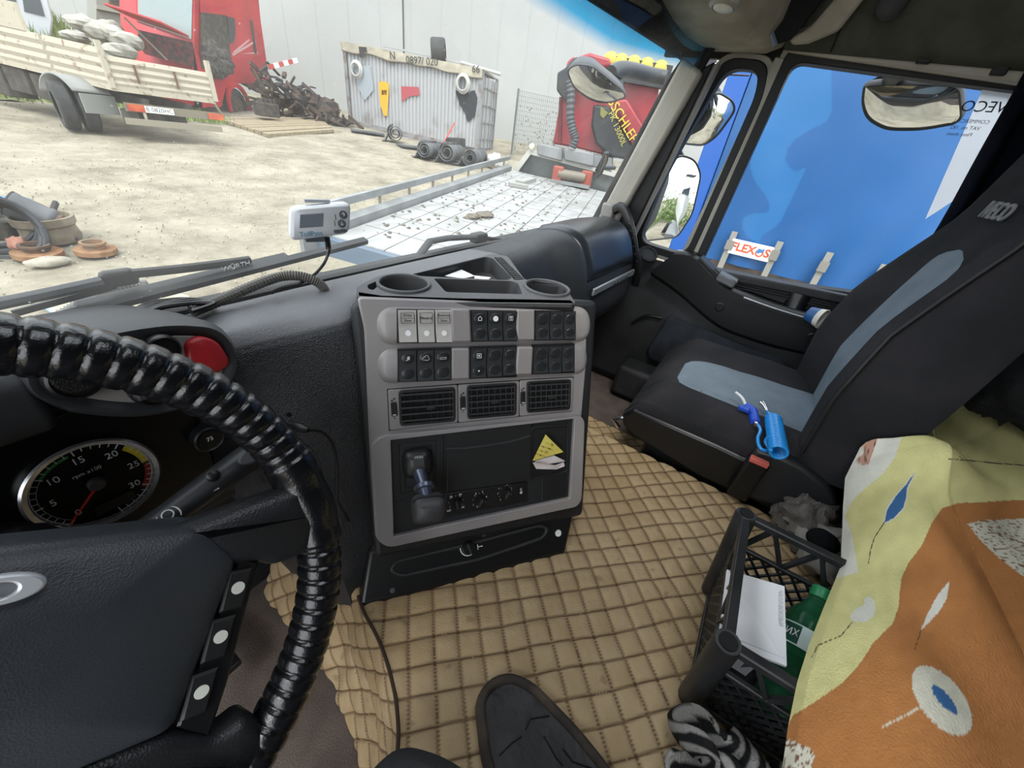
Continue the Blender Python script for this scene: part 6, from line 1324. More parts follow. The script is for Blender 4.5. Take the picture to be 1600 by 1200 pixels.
MB().loft([[dk(-.02, -.10, .80), dk(-.02, -.02, .80), dk(-.02, -.02, 1.02), dk(-.02, -.10, 1.05)], [dk(DL, -.10, .80), dk(DL, -.02, .80), dk(DL, -.02, 1.02), dk(DL, -.10, 1.05)]]).build('side_member', gyp, TT)
MB().bar(dk(-.25, -.12, 1.16), dk(DL + .1, -.12, 1.16), .05, .07).build('side_rail', gyp, TT)
for i in range(9): MB().bar(dk(.35 + i * .68, -.12, 1.02), dk(.35 + i * .68, -.12, 1.14), .025, .025).build('rail_stud', mat('stud_wood', '8f8878', .8), TT)
MB().bar(dk(-.04, -.1, .86), dk(-.04, DWd, .86), .08, .16).build('rear_beam', mat('rear_beam_blue_grey', '5f6f80', .6), TT)
b = MB(); b.loft([[dk(-.25, -.14, 1.19), dk(-.25, -.10, 1.19), dk(-.25, -.10, .8), dk(-.25, -.14, .8)], [dk(-.02, -.14, 1.19), dk(-.02, -.10, 1.19), dk(-.02, -.10, .8), dk(-.02, -.14, .8)]]); b.build('rail_end_plate', gyp, TT)
# dirt and a plank on the deck
for i, (px, s) in enumerate((((758, 336), .16), ((740, 339), .12))):
    b = MB(); heap(b, dk(0, 0) * 0 + atg(*px, .96), s, s * .7, .04, i + 80, 14, .5, 2); tag(b.build('dirt_clump', mat('clay_dirt', '6f675a', .95, c2='5a5348', ns=8), smooth=0), ('small heap of grey dirt in the middle of the tow deck', 'flat smear of brown dirt left of the heap on the deck')[i], 'dirt')
b = MB(); rr = random.Random(12)
for i in range(260):
    q = dk(rr.uniform(.3, 5.8), rr.uniform(.05, 1.6) ** 1.2, .955); s = rr.uniform(.008, .03); b.add([q + V((s, 0, 0)), q + V((-s, s * .8, 0)), q + V((-.3 * s, -s, 0)), q + V((0, 0, s * .6))], [(0, 1, 3), (1, 2, 3), (2, 0, 3), (0, 2, 1)])
dd = b.build('deck_crumbs', mat('clay_dirt', ''), smooth=0); dd['kind'] = 'stuff'; tag(dd, 'brown crumbs of dirt scattered over the tow deck', 'dirt')
q0, q1 = atg(795, 287, .98), atg(824, 292, .98); tag(MB().bar(q0, q1, .22, .06).build('deck_board', mat('grey_board', '9c9b95', .9)), 'short grey board lying on the tow deck', 'board')
q0, q1 = atg(812, 286, .98), atg(832, 280, .98); tag(MB().bar(q0, q1, .16, .07).build('deck_block', mat('grey_board', '')), 'small grey block beside the board on the tow deck', 'block')
# head board, winch, crane
HB_ = Fr(dk(DL + .05, 0, .95), d2, (0, 0, 1)); CRm = mat('crane_red_paint', 'a82a33', .4, c2='962832', ns=2)
ZZ = lambda x, y: (500 + x * .35, y * .35)
def HPoly(l, h=0): q = HB_.P([ZZ(*p) for p in l], h); return q if _ccw(q) else q[::-1]
CN = thing('loading_crane', 'red truck loading crane with yellow lettering behind the tow deck', 'crane', dk(DL + .5, 1.2, 0))
b = MB().prism(HB_, HPoly([(870, 765), (930, 672), (1330, 775), (1300, 880), (1240, 880)]), -.3, -.2).build('glazed_headboard', mat('headboard_dark_glass', '3d4547', .25, c2='59615d', ns=2), TT)
q = HPoly([(845, 770), (925, 668), (1345, 772), (1345, 800), (935, 690), (880, 765)]); MB().prism(HB_, q, -.3, -.1).build('headboard_frame', mat('frame_cream', 'bdbcb2', .6), TT)
MB().prism(HB_, HPoly([(965, 640), (1300, 705), (1300, 770), (965, 675)]), -.8, -.1).build('subframe', gyp, CN)
for i, (x0, x1) in enumerate(((970, 1080), (1090, 1220))): MB().prism(HB_, HPoly([(x0, 640 + i * 22), (x1, 662 + i * 22), (x1, 720 + i * 24), (x0, 690 + i * 24)], .0), -.1, .0).build('valve_box', gyp, CN, bevel=.02)
MB().prism(HB_, HPoly([(1020, 640), (1060, 400), (1085, 250), (1110, 228), (1150, 232), (1530, 300), (1480, 700), (1300, 705), (1130, 660)]), -1.1, -.5).build('red_cab_rear', CRm, CN, bevel=.04)
MB().prism(HB_, HPoly([(1050, 420), (1062, 420), (1060, 640), (1042, 640)]), -.52, -.47).build('panel_edge', mat('dark_red', '6d1f26', .5), CN)
# knuckle boom: dark pillar + red boom
blkp = mat('crane_black_paint', '26292c', .5)
MB().prism(HB_, HPoly([(1215, 460), (1290, 470), (1340, 560), (1400, 650), (1400, 720), (1290, 700), (1225, 640), (1205, 560)]), -.45, -.2).build('boom_base', blkp, CN, bevel=.05)
MB().prism(HB_, HPoly([(1310, 445), (1370, 440), (1440, 560), (1500, 700), (1420, 720), (1360, 560)]), -.4, -.12).build('main_boom', CRm, CN, bevel=.03)
MB().prism(HB_, HPoly([(1060, 330), (1160, 240), (1200, 226), (1290, 252), (1300, 290), (1200, 300), (1130, 350), (1090, 440), (1058, 400)]), -.45, -.15).build('folded_jib', CRm, CN, bevel=.04)
MB().prism(HB_, HPoly([(1056, 320), (1090, 300), (1130, 250), (1150, 260), (1110, 340), (1130, 440), (1110, 480), (1052, 400)]), -.3, -.08).build('jib_linkage', blkp, CN, bevel=.03)
hp_ = [HB_.p(*HB_.px(*ZZ(x, y), -.05), -.05) for x, y in ((1115, 360), (1120, 430), (1118, 520), (1128, 580), (1138, 620), (1125, 660))]; pth = smooth_path(hp_, 7)
MB().tube(pth, [.075 + .018 * (i % 2) for i in range(len(pth))], 10).build('ribbed_hose', mat('hose_grey', '4a4e52', .6), CN, smooth=30)
ybm = mat('crane_yellow_print', 'd9c13a', .5)
def slant(s, p0, p1, size, m):
    a, b_ = V(HB_.px(*ZZ(*p0), -.1)), V(HB_.px(*ZZ(*p1), -.1)); c = (a + b_) / 2; text(s, size, HB_.M(c.x, c.y, -.10, math.atan2(b_.y - a.y, b_.x - a.x)), m, CN, 'lettering', .006, sx=1.0)
slant('ABSCHLEPP', (1285, 420), (1410, 640), .235, ybm); slant('PK 13000L', (1305, 520), (1350, 630), .15, mat('crane_olive_print', 'b3a94a', .5))
wt_ = HPoly([(1250, 470), (1285, 500), (1262, 526), (1248, 512)]); MB().prism(HB_, wt_, -.22, -.17).build('warning_sign', mat('faded_yellow', '7d7a3a', .6), CN)
for i, (x, y) in enumerate(((1295, 272), (1342, 280), (1398, 288), (1457, 298), (1518, 310))):
    a = HB_.px(*ZZ(x, y), -.3); MB().lathe([(.15, -.06), (.15, .02), (.12, .05), (.05, .07), (.002, .075)], HB_.M(a[0], a[1], -.35), 20).build('work_lamp', mat('lamp_yellow_cover', 'c7b348', .5), CN)
MB().bar(HB_.p(*HB_.px(*ZZ(1270, 300), -.4), -.4), HB_.p(*HB_.px(*ZZ(1560, 350), -.4), -.4), .2, .35).build('lamp_bar', blkp, CN)
a = HB_.px(*ZZ(946, 655), -.05); MB().lathe([(.05, -.08), (.065, 0), (.05, .02), (.002, .025)], HB_.M(a[0], a[1], -.05), 16).build('side_lamp', mat('lamp_clear', 'c9c6b8', .3), CN)
# winch on the deck
wp = dk(DL - .25, 1.35, .95); wi = thing('deck_winch', 'small orange winch with cable drum on the tow deck', 'winch', wp)
for k in (-.3, .3): MB().box(wp + d2 * k + V((0, 0, .16)), (.12, .22, .32)).build('winch_cheek', mat('winch_orange', '9c4a3a', .6), wi, bevel=.03)
MB().tube([wp - d2 * .28 + V((0, 0, .18)), wp + d2 * .28 + V((0, 0, .18))], .10, 14).build('cable_drum', mat('steel_cable', '7d7568', .6, .3), wi); MB().bar(wp - d2 * .4 + V((0, 0, .04)), wp + d2 * .4 + V((0, 0, .04)), .3, .06).build('winch_foot', gyp, wi)
# ================================================================== TRUCK PARTS LYING ON THE LEFT
rs1 = mat('rust_orange', '93704f', .9, c2='7d5738', ns=9, bump=.2, bs=60); rs2 = mat('rust_brown_dark', '6a5242', .9, c2='4f4036', ns=9); dru = mat('drum_grey_brown', '8a7f6d', .9, c2='6d6252', ns=6, bump=.2, bs=30)
def disc(name, lab, px, R, h, rin, col1, col2, tiltx=.04):
    c = atg(*px); c = onz(c, .01); t = thing(name, lab, 'brake disc', c, 'rusty brake discs'); Mx = Matrix.Translation(c) @ Matrix.Rotation(tiltx, 4, 'X')
    MB().lathe([(R * .5, 0), (R, 0), (R, .05), (R * .5, .055)], Mx, 40, caps=False).build('disc', col1, t)
    MB().lathe([(rin * .8, .04), (rin * .82, h * .8), (rin, h * .82), (rin, h), (rin * .78, h), (rin * .7, .04), (.01, .04)], Mx, 36, caps=False).build('hub_bell', col2, t)
disc('brake_disc', 'rusty brake disc with grey bell, right of the flat stone', (152, 396), .185, .125, .115, rs1, mat('bell_grey_brown', '7a6a58', .9, c2='8f6a48', ns=9)); disc('brake_disc', 'rusty brake disc with a rag, beside the flat stone', (62, 401), .20, .125, .125, rs1, rs2)
c = onz(atg(86, 375), 0); dm = thing('brake_drum', 'weathered brake drum standing below the grey air bellows', 'brake drum', c); MB().lathe([(r_ * .66, z_ * .64) for r_, z_ in ((.36, 0), (.385, .08), (.37, .16), (.36, .26), (.40, .30), (.41, .42), (.385, .43), (.36, .42), (.33, .28), (.32, .02), (.01, .02))], Matrix.Translation(c) @ Matrix.Rotation(-.06, 4, 'Y'), 40, caps=False).build('drum_shell', dru, dm)
ab = thing('air_bellows', 'grey rubber air suspension bellows leaning in the brake drum', 'air bellows', c + V((0, 0, .35))); b0, b1 = c + V((.07, -.05, .20)), c + V((-.20, .10, .40)); Mx = Matrix.Translation(b0) @ (b1 - b0).to_track_quat('Z', 'Y').to_matrix().to_4x4(); ln = (b1 - b0).length
MB().lathe([(.09, -.05), (.11, -.03), (.11, 0), (.085, .03)], Mx, 28).build('piston', rs2, ab); MB().lathe([(.10, .0), (.135, .03), (.14, .06), (.128, .09), (.135, .15), (.13, ln * .8), (.142, ln * .93), (.13, ln)], Mx, 32).build('rubber_sleeve', mat('bellows_grey', '55575a', .7, c2='616366', ns=3, bump=.2, bs=6), ab, smooth=60); MB().lathe([(.142, ln * .97), (.142, ln * 1.0), (.01, ln * 1.0)], Mx, 32).build('top_plate', mat('plate_dark', '3d3a38', .7), ab)
MB().tube([c + V((.10, .14, .26)), c + V((.20, .24, .36))], .03, 8).build('air_stub', drk, ab)
c = onz(atg(78, 414), .03); b = MB(); heap(b, c, .155, .08, .06, 91, 24, .35, 1.4, 0, .1); tag(b.build('flat_stone', mat('pale_stone', 'a9a394', .95, c2='938d7f', ns=6, bump=.3, bs=20), smooth=40), 'flat pale stone lying in front of the rusty discs', 'stone')
c = onz(atg(36, 396), .10); b = MB(); heap(b, c, .07, .07, .07, 92, 22, .4, 2, 0, .3); tag(b.build('pink_rag', mat('pink_cloth', 'b07f6c', .9), smooth=60), 'faded pink rag draped on the left brake disc', 'rag')
p0, p1 = onz(atg(-30, 340), .3), onz(atg(78, 378), .08); tag(MB().tube([p0, p1], .035, 8).build('metal_pipe', mat('pipe_pale_steel', 'a7a69f', .5, .3)), 'pale metal pipe sloping down towards the brake drum', 'pipe')
tag(MB().tube([p1 + V((0, 0, -.02)), onz(atg(125, 380), .05)], .022, 8).build('black_rod', blkp), 'thin black rod lying at the foot of the brake drum', 'rod')
c = onz(atg(-2, 392), .15); b = MB()
hs_ = thing('hose_coil', 'black rubber hose coiled at the left edge of the yard junk', 'hose', c - V((0, 0, .15)))
for k in range(4): MB().tube([c + V((.36 * math.cos(a), .1 * k - .25 + .1 * math.sin(a * 2), .10 + .33 * math.sin(a) * (1 - .12 * k))) for a in [2 * PI * i / 24 for i in range(25)]], .035, 8).build('hose_turn', blkp, hs_)
b = MB(); heap(b, onz(atg(-12, 365), .1), .28, .25, .22, 95, 24, .5, 2.5, 0, .4); tag(b.build('junk_bundle', mat('dark_junk', '3e3c3a', .9, c2='6b675d', ns=6), smooth=40), 'dark bundle of junk behind the coiled hose', 'junk')
c = onz(atg(8, 318), .02); b = MB(); heap(b, c, .25, .12, .07, 97, 16, .4, 2); tag(b.build('blue_bag', mat('blue_plastic_bag', '4b7fb0', .6), smooth=40), 'small blue plastic bag on the gravel at the left edge', 'bag')
q = [onz(atg(x, y), .02) for x, y in ((60, 478), (150, 462), (260, 455), (300, 470), (230, 500), (120, 520))]; b = MB(); b.loft([q, [p + V((0, 0, .01 + .02 * (i % 2))) for i, p in enumerate(q)]]); tag(b.build('reflection_sheet', mat('pale_blue_reflection', '7fa9c9', .7, c2='a8a089', ns=5, lo=.45, hi=.55)), 'pale blue sheet added on the ground for bluish reflections in the windscreen', 'sheet')  # added sheet, its colour stands in for a bluish reflection in the glass
# ================================================================== BLUE TRAILER ALONGSIDE
TX = 5.2; TRo = thing('blue_curtain_trailer', 'blue curtain sided trailer parked right of the cab', 'trailer', (TX + 1.2, -2.5, gz(TX, -2)))
blc = mat('blue_tarpaulin', '155a98', .42, c2='13528a', ns=.5, lo=.35, hi=.65)
def curtn(u, v):
    y = .72 - u * 8.5; z = .16 + v * 2.75; return V((TX - .03 * noise.noise(V((y * .9, z * .8, 0))) - .012 * noise.noise(V((y * 3, z * 2.2, 3))) - .02 * (1 - v) ** 6 * math.sin(y * 14), y, z))
cfr = Fr((TX - .05, 0, 0), (0, -1, 0), (0, 0, 1)); sw_ = mat('pale_blue_swirl', '1e669f', .42)
sq_ = [(640, 240), (800, 240), (800, 500), (700, 540), (620, 600), (600, 680), (650, 720), (700, 690), (640, 800), (590, 930), (500, 990), (500, 1020), (430, 980), (420, 910), (470, 890), (540, 890), (540, 840), (480, 760), (450, 680), (520, 520)]
sq_ = rpoly(cfr.P([(1000 + x * .375, y * .375) for x, y in sq_]), .12, 4)
b = MB(); b.grid(curtn, 560, 190)
for i, f in enumerate(b.f):
    c = (b.v[f[0]] + b.v[f[2]]) / 2
    if c.y > -2.2 and inpoly(-c.y, c.z, sq_): b.m[i] = 1
b.build('side_curtain', [blc, sw_], TRo, smooth=80)
for i in range(14):
    y = .30 - i * .455; s = MB(); s.loft([[V((TX - .05, y - .03, .50)), V((TX - .05, y + .03, .50)), V((TX - .042, y + .03, .50)), V((TX - .042, y - .03, .50))], [V((TX - .07, y - .03, .10)), V((TX - .07, y + .03, .10)), V((TX - .062, y + .03, .10)), V((TX - .062, y - .03, .10))]]); so2 = s.build('tension_strap', mat('strap_grey', '8f8b82', .8), TRo)
    MB().box((TX - .075, y, .36), (.02, .08, .10)).build('strap_buckle', mat('buckle_steel', '9b9890', .4, .5), so2)
MB().boxm((TX, -7.8, -.02), (TX + .1, .9, .16)).build('side_rail', mat('rusty_rail', '4b4038', .8, c2='2c2a2a', ns=4), TRo); MB().boxm((TX - .03, .73, -.05), (TX + .12, .93, 2.95)).build('rear_corner_post', mat('post_blue', '1656a8', .4), TRo, bevel=.01)
MB().boxm((TX + .1, -7.8, .0), (TX + 2.45, .9, .12)).build('load_floor', drk, TRo); MB().boxm((TX, -7.8, 2.9), (TX + 2.45, .93, 2.98)).build('roof', blc, TRo); MB().boxm((TX + 2.4, -7.8, .1), (TX + 2.45, .9, 2.9)).build('far_side', blc, TRo)
MB().boxm((TX + .1, .82, .1), (TX + 2.4, .9, 2.9)).build('rear_door', mat('door_blue', '2b62a8', .5), TRo)
for y in (.2, -1.2, -2.6): 
    MB().boxm((TX + .5, y - .05, -.35), (TX + .62, y + .05, 0)).build('chassis_bracket', drk, TRo)
MB().boxm((TX + .5, -7.8, -.45), (TX + .62, .6, -.2)).build('chassis_beam', drk, TRo)
for y in (-3.2, -4.5):
    c = onz(V((TX + .25, y, 0)), .5); Mx = Matrix.Translation(c) @ Matrix.Rotation(-PI / 2, 4, 'Y'); MB().lathe([(.28, -.15), (.5, -.15), (.5, .12), (.46, .16), (.28, .16)], Mx, 28, caps=False).build('tyre', mat('tyre_rubber', ''), TRo); MB().lathe([(.29, .1), (.2, .03), (.1, .1), (.005, .1)], Mx, 20).build('wheel_hub', gyp, TRo)
sq = cfr.P([(1147, 375), (1206, 387), (1199, 407), (1140, 394)]); sgw = (sq[1][0] - sq[0][0]); cx_, cz_ = sum(p[0] for p in sq) / 4, sum(p[1] for p in sq) / 4
sgn_ = MB().prism(cfr, rrect(cx_, cz_, .42, .155, .01, 2), .0, .012).build('maker_sign', WHT, TRo); orr = mat('sign_orange', 'cf5a33', .6)
text('FLEX', .115, cfr.M(cx_ - .075, cz_, .0135), orr, sgn_, 'lettering', .001, bold=.004); text('S', .115, cfr.M(cx_ + .165, cz_, .0135), orr, sgn_, 'lettering', .001, bold=.004)
b = MB(); b.ring(cfr, ell(cx_ + .095, cz_ - .008, .042, .042, 20), ell(cx_ + .095, cz_ - .008, .026, .026, 20), .010, .0142); b.build('ring_letter', orr, sgn_)
b = MB(); b.prism(cfr, rpoly([(cx_ + .06, cz_ + .005), (cx_ + .075, cz_ + .04), (cx_ + .10, cz_ + .03), (cx_ + .135, cz_ + .045), (cx_ + .125, cz_ - .005), (cx_ + .10, cz_ + .0), (cx_ + .085, cz_ - .02)], .006, 2), .013, .0155); b.build('blue_animal_mark', mat('sign_blue', '3f78b0', .6), sgn_)
# white film stuck on the outside of the door window
sheetm = bpy.data.materials.new('translucent_sheet'); sheetm.use_nodes = True; _n = sheetm.node_tree; _n.nodes.clear(); _o = _n.nodes.new('ShaderNodeOutputMaterial'); _t = _n.nodes.new('ShaderNodeBsdfTranslucent'); _d = _n.nodes.new('ShaderNodeBsdfDiffuse'); _m = _n.nodes.new('ShaderNodeMixShader')
_t.inputs['Color'].default_value = _d.inputs['Color'].default_value = (.86, .87, .88, 1); _m.inputs[0].default_value = .25; _n.links.new(_t.outputs[0], _m.inputs[1]); _n.links.new(_d.outputs[0], _m.inputs[2]); _n.links.new(_m.outputs[0], _o.inputs[0])
wfm = D([(1538, 128), (1600, 140), (1600, 240), (1444, 342)], -.02); ws_ = tag(MB().add([DF.p(x, y, -.0085) for x, y in wfm], [(0, 1, 2, 3)]).build('window_sheet', sheetm), 'white printed sheet stuck outside the rear of the passenger window', 'sheet')
mfr = Fr((1.6, 0, 0), (0, 1, 0), (0, 0, 1)); a, c_ = DF.px(1530, 167, -.007)
def mtext(s, size, a, c_): text(s, size, DF.M(a, c_, -.0065, .04) @ Matrix.Diagonal((-1, 1, 1, 1)), ink, ws_, 'print', .0002)
mtext('IVECO', .032, a + .012, c_)
for k, s in enumerate(('COMMERCIAL', 'VAT no. 182', 'Fleet sheet')): mtext(s, .011, a + .002 - k * .003, c_ - .030 - k * .014)
# ================================================================== MIRRORS
def mirror(name, lab, pts, px_c, ax, val, out, arm, depth=.05, curve=.0, r=.03):
    c = at(*px_c, ax, val); d = (c - CAM).normalized(); n = (V(out).normalized() - d).normalized(); up = V((0, 0, 1)); u = up.cross(n).normalized(); f = Fr(c, u, n.cross(u))
    t = thing(name, lab, 'mirror', c - V((0, 0, .1))); q = f.P(pts); q = q if _ccw(q) else q[::-1]; q = rpoly(q, r, 4); gq = inset(q, .008)
    b = MB(); b.loft([[f.p(x, y, h) for x, y in pl] for pl, h in ((gq, -.004), (gq, .002), (inset(q, .002), .006), (q, 0), (q, -.01), (inset(q, .03), -depth))]); b.build('housing', mat('mirror_housing', '33373b', .5), t, smooth=50)
    mx = sum(p[0] for p in q) / len(q); my = sum(p[1] for p in q) / len(q); R2 = max((p[0] - mx) ** 2 + (p[1] - my) ** 2 for p in q); rings = []
    for k in range(8, -1, -1):
        s = max(k / 8, .01); rings.append([f.p(mx + (x - mx) * s, my + (y - my) * s, .003 + curve * (1 - s * s)) for x, y in gq])
    b = MB(); b.loft(rings); b.build('mirror_glass', mirror_mat(), t, smooth=80)
    for a0, a1, rr_ in arm: MB().tube(smooth_path([at(*p) for p in a0], 4) if isinstance(a0, list) else [a0, a1], rr_, 10).build('arm', mat('mirror_housing', ''), t)
    return t
mirror('side_mirror', 'tall rear view mirror outside the quarter window', [(1040, 258), (1062, 240), (1086, 248), (1096, 272), (1082, 335), (1058, 372), (1004, 378), (1000, 368)], (1050, 312), 'x', 1.92, (-.02, -1, -.06), [([(1064, 250, 'x', 1.95), (1040, 190, 'x', 1.93), (1050, 150, 'x', 1.9)], 0, .018)], curve=.004)
mirror('wide_angle_mirror', 'wide angle mirror above the tall side mirror', [(1105, 150), (1124, 142), (1146, 156), (1150, 172), (1120, 214), (1098, 229), (1068, 226), (1064, 216)], (1108, 186), 'x', 1.92, (.25, -1, -.42), [([(1120, 152, 'x', 1.96), (1105, 125, 'x', 1.94), (1090, 120, 'x', 1.9)], 0, .02)], curve=.02)
mirror('kerb_mirror', 'wide kerb mirror above the passenger window', [(1349, 132), (1362, 130), (1432, 128), (1504, 131), (1507, 182), (1495, 193), (1440, 203), (1385, 203), (1354, 186), (1345, 160)], (1428, 166), 'x', 1.86, (.15, .05, -1), [([(1420, 132, 'x', 1.92), (1400, 120, 'x', 1.85), (1410, 100, 'x', 1.72)], 0, .03)], curve=.02)
mirror('front_mirror', 'hooded front mirror hanging outside the windscreen corner', [(884, 108), (900, 98), (925, 100), (975, 140), (980, 152), (950, 162), (925, 158), (895, 138)], (930, 132), 'y', .92, (-.2, -.15, -1), [([(955, 115, 'y', .95), (975, 108, 'y', .93), (1020, 118, 'y', .86), (1040, 122, 'y', .80)], 0, .035)], depth=.09, curve=.012, r=.05)
mirror('marker_mirror', 'narrow marker mirror blade outside the windscreen edge', [(934, 270), (944, 238), (952, 238), (950, 252), (936, 277), (930, 278)], (941, 258), 'y', .80, (-.3, -.4, -1), [([(940, 262, 'y', .82), (960, 262, 'y', .8)], 0, .01)], depth=.02, r=.008)
# ================================================================== WIPERS
WO = WS.off(-.035); wpk = mat('wiper_black', '1f2225', .5); dirty = mat('wiper_dusty', '34383c', .6)
def wq(x, y, h=0): return WO.p(*WO.px(x, y, h), h)
w1 = thing('windscreen_wiper', 'long dusty windscreen wiper lying across the driver side', 'wiper', wq(250, 440), 'windscreen wipers')
MB().tube(smooth_path([wq(-40, 482), wq(60, 462), wq(160, 440)], 4), .010, 8, flat=.6).build('arm', dirty, w1); MB().box(wq(186, 434, -.005), (.035, .018, .02)).build('arm_joint', wpk, w1, bevel=.006)
MB().tube(smooth_path([wq(205, 428), wq(300, 418), wq(390, 406)], 4), .006, 8).build('arm_rod', wpk, w1)
MB().tube(smooth_path([wq(20, 490), wq(150, 455), wq(180, 446)], 4), .004, 6).build('washer_tube', wpk, w1)
MB().bar(wq(120, 482), wq(450, 402), .012, .016, WO.n).build('blade_spoiler', wpk, w1, bevel=.003); MB().bar(wq(60, 505, .012), wq(572, 376, .012), .008, .012, WO.n).build('blade_rubber', dirty, w1); MB().bar(wq(45, 508, .004), wq(570, 374, .004), .005, .010, WO.n).build('blade_backing', mat('blade_grey', '5d6165', .4, .4), w1)
p0, p1 = wq(345, 413, .01), wq(378, 405, .01); f = Fr((p0 + p1) / 2, p1 - p0, WO.v); text('WÜRTH', .0105, f.M(0, 0, .012), WHT, w1, 'lettering', .0003)
w2 = thing('windscreen_wiper', 'short bent wiper in front of the dashboard tray', 'wiper', wq(700, 385), 'windscreen wipers')
MB().tube([wq(640, 420), wq(660, 392), wq(672, 377), wq(700, 372), wq(745, 370)], .012, 8, flat=.6).build('arm', dirty, w2, smooth=50); MB().box(wq(748, 371), (.05, .03, .025)).build('arm_joint', wpk, w2, bevel=.006); MB().tube([wq(750, 371), wq(790, 376), wq(830, 378)], .006, 8).build('arm_rod', wpk, w2)
for k in range(3): MB().bar(wq(700 + k * 8, 393 + k * 2, -.01 * k), wq(830, 376 + k * 2, -.01 * k), .007, .007, WO.n).build('blade', wpk, w2)
CK = 1.0
# ================================================================== TOLL DEVICE, CABLES
tc_ = at(500, 344, 'y', .555); tn = V((-.42, -.9, .12)).normalized(); tu = V((0, 0, 1)).cross(tn).normalized(); TF = Fr(tc_, tu * .997 + V((0, 0, .02)), tn.cross(tu))
TP = thing('toll_device', 'white toll box with screen fixed to the windscreen', 'toll device', tc_ - V((0, 0, .03)))
tq = TF.P([(455, 324), (549, 316), (546, 365), (454, 377)]); tq = tq if _ccw(tq) else tq[::-1]; tr_ = rpoly(tq, .010, 4); wpl = mat('device_white', 'cfd2d6', .4)
b = MB(); b.loft([[TF.p(x, y, h) for x, y in pl] for pl, h in ((inset(tr_, .003), -.036), (tr_, -.030), (tr_, -.004), (inset(tr_, .004), 0))]); b.build('case', wpl, TP, smooth=45)
Z4 = lambda x, y: (400 + x * .25, 280 + y * .25)
def T4(l): q = TF.P([Z4(*p) for p in l]); return q if _ccw(q) else q[::-1]
MB().slab(TF, T4([(275, 220), (422, 210), (417, 295), (270, 305)]), -.001, .0012, .0006).build('display', mat('lcd_grey', '6d737b', .3), TP)
for (x, y, s) in ((545, 222, '↑'), (536, 278, '↓')):
    a, c_ = TF.px(*Z4(x, y)); k = MB().lathe([(.0058, 0), (.0058, .0014), (.0005, .0018)], TF.M(a, c_), 20).build('button', mat('device_dark', '4b4f55', .5), TP); text(s, .008, TF.M(a, c_, .002), WHT, k, 'symbol')
for x, y in ((507, 326), (547, 322)): a, c_ = TF.px(*Z4(x, y)); MB().slab(TF, rrect(a, c_, .0095, .005, .0015), -.001, .0013, .0004).build('small_button', mat('device_dark', ''), TP)
for x, y in ((497, 238), (492, 275)): a, c_ = TF.px(*Z4(x, y)); MB().prism(TF, rrect(a, c_, .001, .008, .0004, 1), -.001, .0006).build('led_slot', mat('device_dark', ''), TP)
a, c_ = TF.px(*Z4(345, 342)); text('TollPass', .0095, TF.M(a, c_, .0004, .05), mat('toll_teal', '2f7f9a', .5), TP, 'lettering', .0002)
MB().box((0, 0, 0), (.026, .008, .02), TF.M(*TF.px(*Z4(375, 378)), -.015)).build('bottom_clip', mat('device_dark', ''), TP); MB().box((0, 0, 0), (.034, .004, .018), TF.M(*TF.px(*Z4(390, 140)), -.016)).build('top_grip', mat('device_grip', '9da1a6', .5), TP)
MB().box((0, 0, 0), (.05, .03, .03), TF.M(0, 0, -.05)).build('holder', wpl, TP, bevel=.006)
k0 = TF.p(*TF.px(513, 372), -.012); MB().tube([k0, k0 + V((0, 0, -.018))], .0042, 8).build('cable_plug', BLKS, TP)
MB().tube(smooth_path([k0 + V((0, 0, -.016)), at(514, 392, 'y', .55), at(506, 412, 'y', .55), at(490, 430, 'y', .55), at(470, 442, 'y', .555), at(440, 450, 'y', .555), at(424, 458, 'y', .55)], 6), .0022, 6).build('cable', BLKS, TP)
# corrugated conduit and cable bundle on the dash
cdn = thing('corrugated_conduit', 'grey corrugated cable conduit arching over the dash top', 'conduit', at(420, 445, 'y', .55)); cpth = smooth_path([at(509, 460, 'z', .846), at(504, 448, 'z', .862), at(490, 438, 'z', .874), at(465, 431, 'z', .88), at(435, 433, 'z', .878), at(400, 445, 'z', .874), at(365, 460, 'z', .868), at(330, 475, 'z', .862), at(300, 486, 'z', .862)], 14)
MB().tube(cpth, [.0062 + .0014 * (i % 2) for i in range(len(cpth))], 10).build('conduit_sleeve', mat('conduit_grey', '5c5a55', .55), cdn, smooth=20)
q = at(507, 461, 'z', .8475); MB().lathe([(.016, 0), (.016, .003), (.009, .004)], Matrix.Translation(q), 20).build('grommet', mat('grommet_grey', '55575a', .5), cdn)
q = at(488, 468, 'z', .853); tag(MB().lathe([(.017, 0), (.016, .0012), (.0005, .0014)], Matrix.Translation(q) @ Matrix.Diagonal((1, .8, 1, 1)), 22).build('dash_patch', mat('crackled_patch', '3f4b57', .4, c2='6b7a86', ns=120, bump=.6, bs=300)), 'crackled blue grey patch on the dash top beside the conduit', 'patch')
cbn = thing('cable_bundle', 'bundle of black cables lying against the windscreen foot', 'cables', at(280, 485, 'y', .56))
for k in range(6):
    o = .006 * (k - 2); MB().tube(smooth_path([at(195, 505 - k * 2, 'y', .56 + o), at(225, 492 - k * 3, 'y', .57 + o), at(255, 480 - k * 2, 'y', .58 + o), at(300, 474 - (k % 3) * 3, 'y', .575 + o), at(335, 474 + k, 'y', .56 + o), at(300, 487 - k, 'y', .55 + o * .5)], 6), .0028, 6).build('cable', BLKS, cbn)
# a second hose seen outside below the wiper
ho = thing('ribbed_air_hose', 'grey ribbed hose outside behind the wiper', 'hose', wq(170, 470, -.06)); hpth = smooth_path([wq(60, 515, -.05), wq(110, 490, -.06), wq(150, 465, -.07), wq(190, 450, -.07), wq(230, 448, -.07)], 16)
MB().tube(hpth, [.009 + .0018 * (i % 2) for i in range(len(hpth))], 10).build('hose_sleeve', mat('hose_pale_grey', '7d7d78', .6), ho, smooth=20)
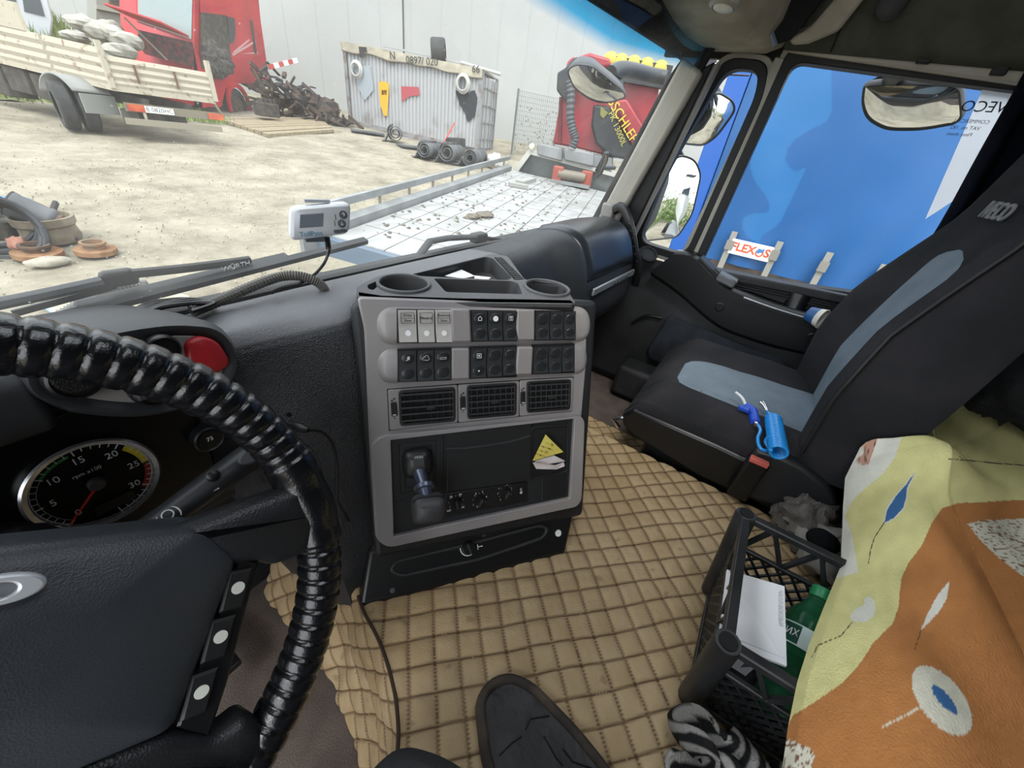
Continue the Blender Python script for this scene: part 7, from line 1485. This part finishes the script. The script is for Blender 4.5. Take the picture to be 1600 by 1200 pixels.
# ================================================================== SEEN IN THE MIRRORS: BOAT AND BUSHES BEHIND
bo_ = V((2.75, -12.5, 0)); BO = thing('motor_boat', 'white motor boat on a trailer behind, seen in the side mirror', 'boat', onz(bo_))
BO.location = onz(bo_); zb = gz(bo_.x, bo_.y) + .9; rings = []
for i in range(12):
    t = i / 11; y = bo_.y + 2.8 - t * 5.4; w = .72 * min(1, (t * 2.6) ** .6 + .02); h0 = .25 * (1 - t) ** 2; rings.append([V((bo_.x - w, y, zb + 1.3 + .25 * (1 - t))), V((bo_.x - w * .8, y, zb + .6)), V((bo_.x, y, zb + h0)), V((bo_.x + w * .8, y, zb + .6)), V((bo_.x + w, y, zb + 1.3 + .25 * (1 - t)))])
b = MB(); b.loft(rings); b.build('hull', mat('boat_white', 'c9cccd', .35), BO, smooth=50); MB().boxm((bo_.x - .5, bo_.y - 1.6, zb + 1.3), (bo_.x + .5, bo_.y + .6, zb + 1.9)).build('cabin', mat('boat_white', ''), BO, bevel=.15)
MB().boxm((bo_.x - .46, bo_.y + .55, zb + 1.5), (bo_.x + .46, bo_.y + .68, zb + 1.8)).build('cabin_window', win, BO); MB().boxm((bo_.x - .55, bo_.y - 2.2, zb + 2.5), (bo_.x + .55, bo_.y - .4, zb + 2.6)).build('sun_roof', mat('boat_canvas', '3c3f45', .8), BO)
for a in (-.45, .45): MB().bar((bo_.x + a, bo_.y - .6, zb + 1.8), (bo_.x + a, bo_.y - .6, zb + 2.5), .04, .04).build('roof_post', CHR, BO)
MB().boxm((bo_.x - .7, bo_.y - 2.2, zb - .4), (bo_.x + .7, bo_.y + 2.6, zb - .25)).build('trailer_frame', gyp, BO)
for a in (-.75, .75):
    c = V((bo_.x + a, bo_.y - .8, zb - .55)); MB().lathe([(.18, -.1), (.34, -.1), (.34, .1), (.18, .1), (.02, .05)], Matrix.Translation(c) @ Matrix.Rotation(PI / 2, 4, 'Y'), 20, caps=False).build('wheel', mat('tyre_rubber', ''), BO)
b = MB(); rr = random.Random(4)
for i in range(9000):
    cxx = rr.choice((2.2, 3.5, 8.5, 10.5, 13, 0, 16)); x = cxx + rr.gauss(0, .9); y = -19 + rr.gauss(0, .9); z = gz(x, y) + abs(rr.gauss(0, 1.1)); s = rr.uniform(.08, .2); a = rr.uniform(0, 6.3); b.add([V((x, y, z)), V((x + s * math.cos(a), y + s * math.sin(a), z + s * .5)), V((x + s * .3, y, z + s))], [(0, 1, 2)])
bs_ = b.build('bushes', mat('bush_leaf', '5d7a3c', .9, c2='7d9055', ns=1), smooth=0); bs_['kind'] = 'stuff'; tag(bs_, 'green bushes growing behind the boat', 'bushes')
bpy.context.view_layer.update()
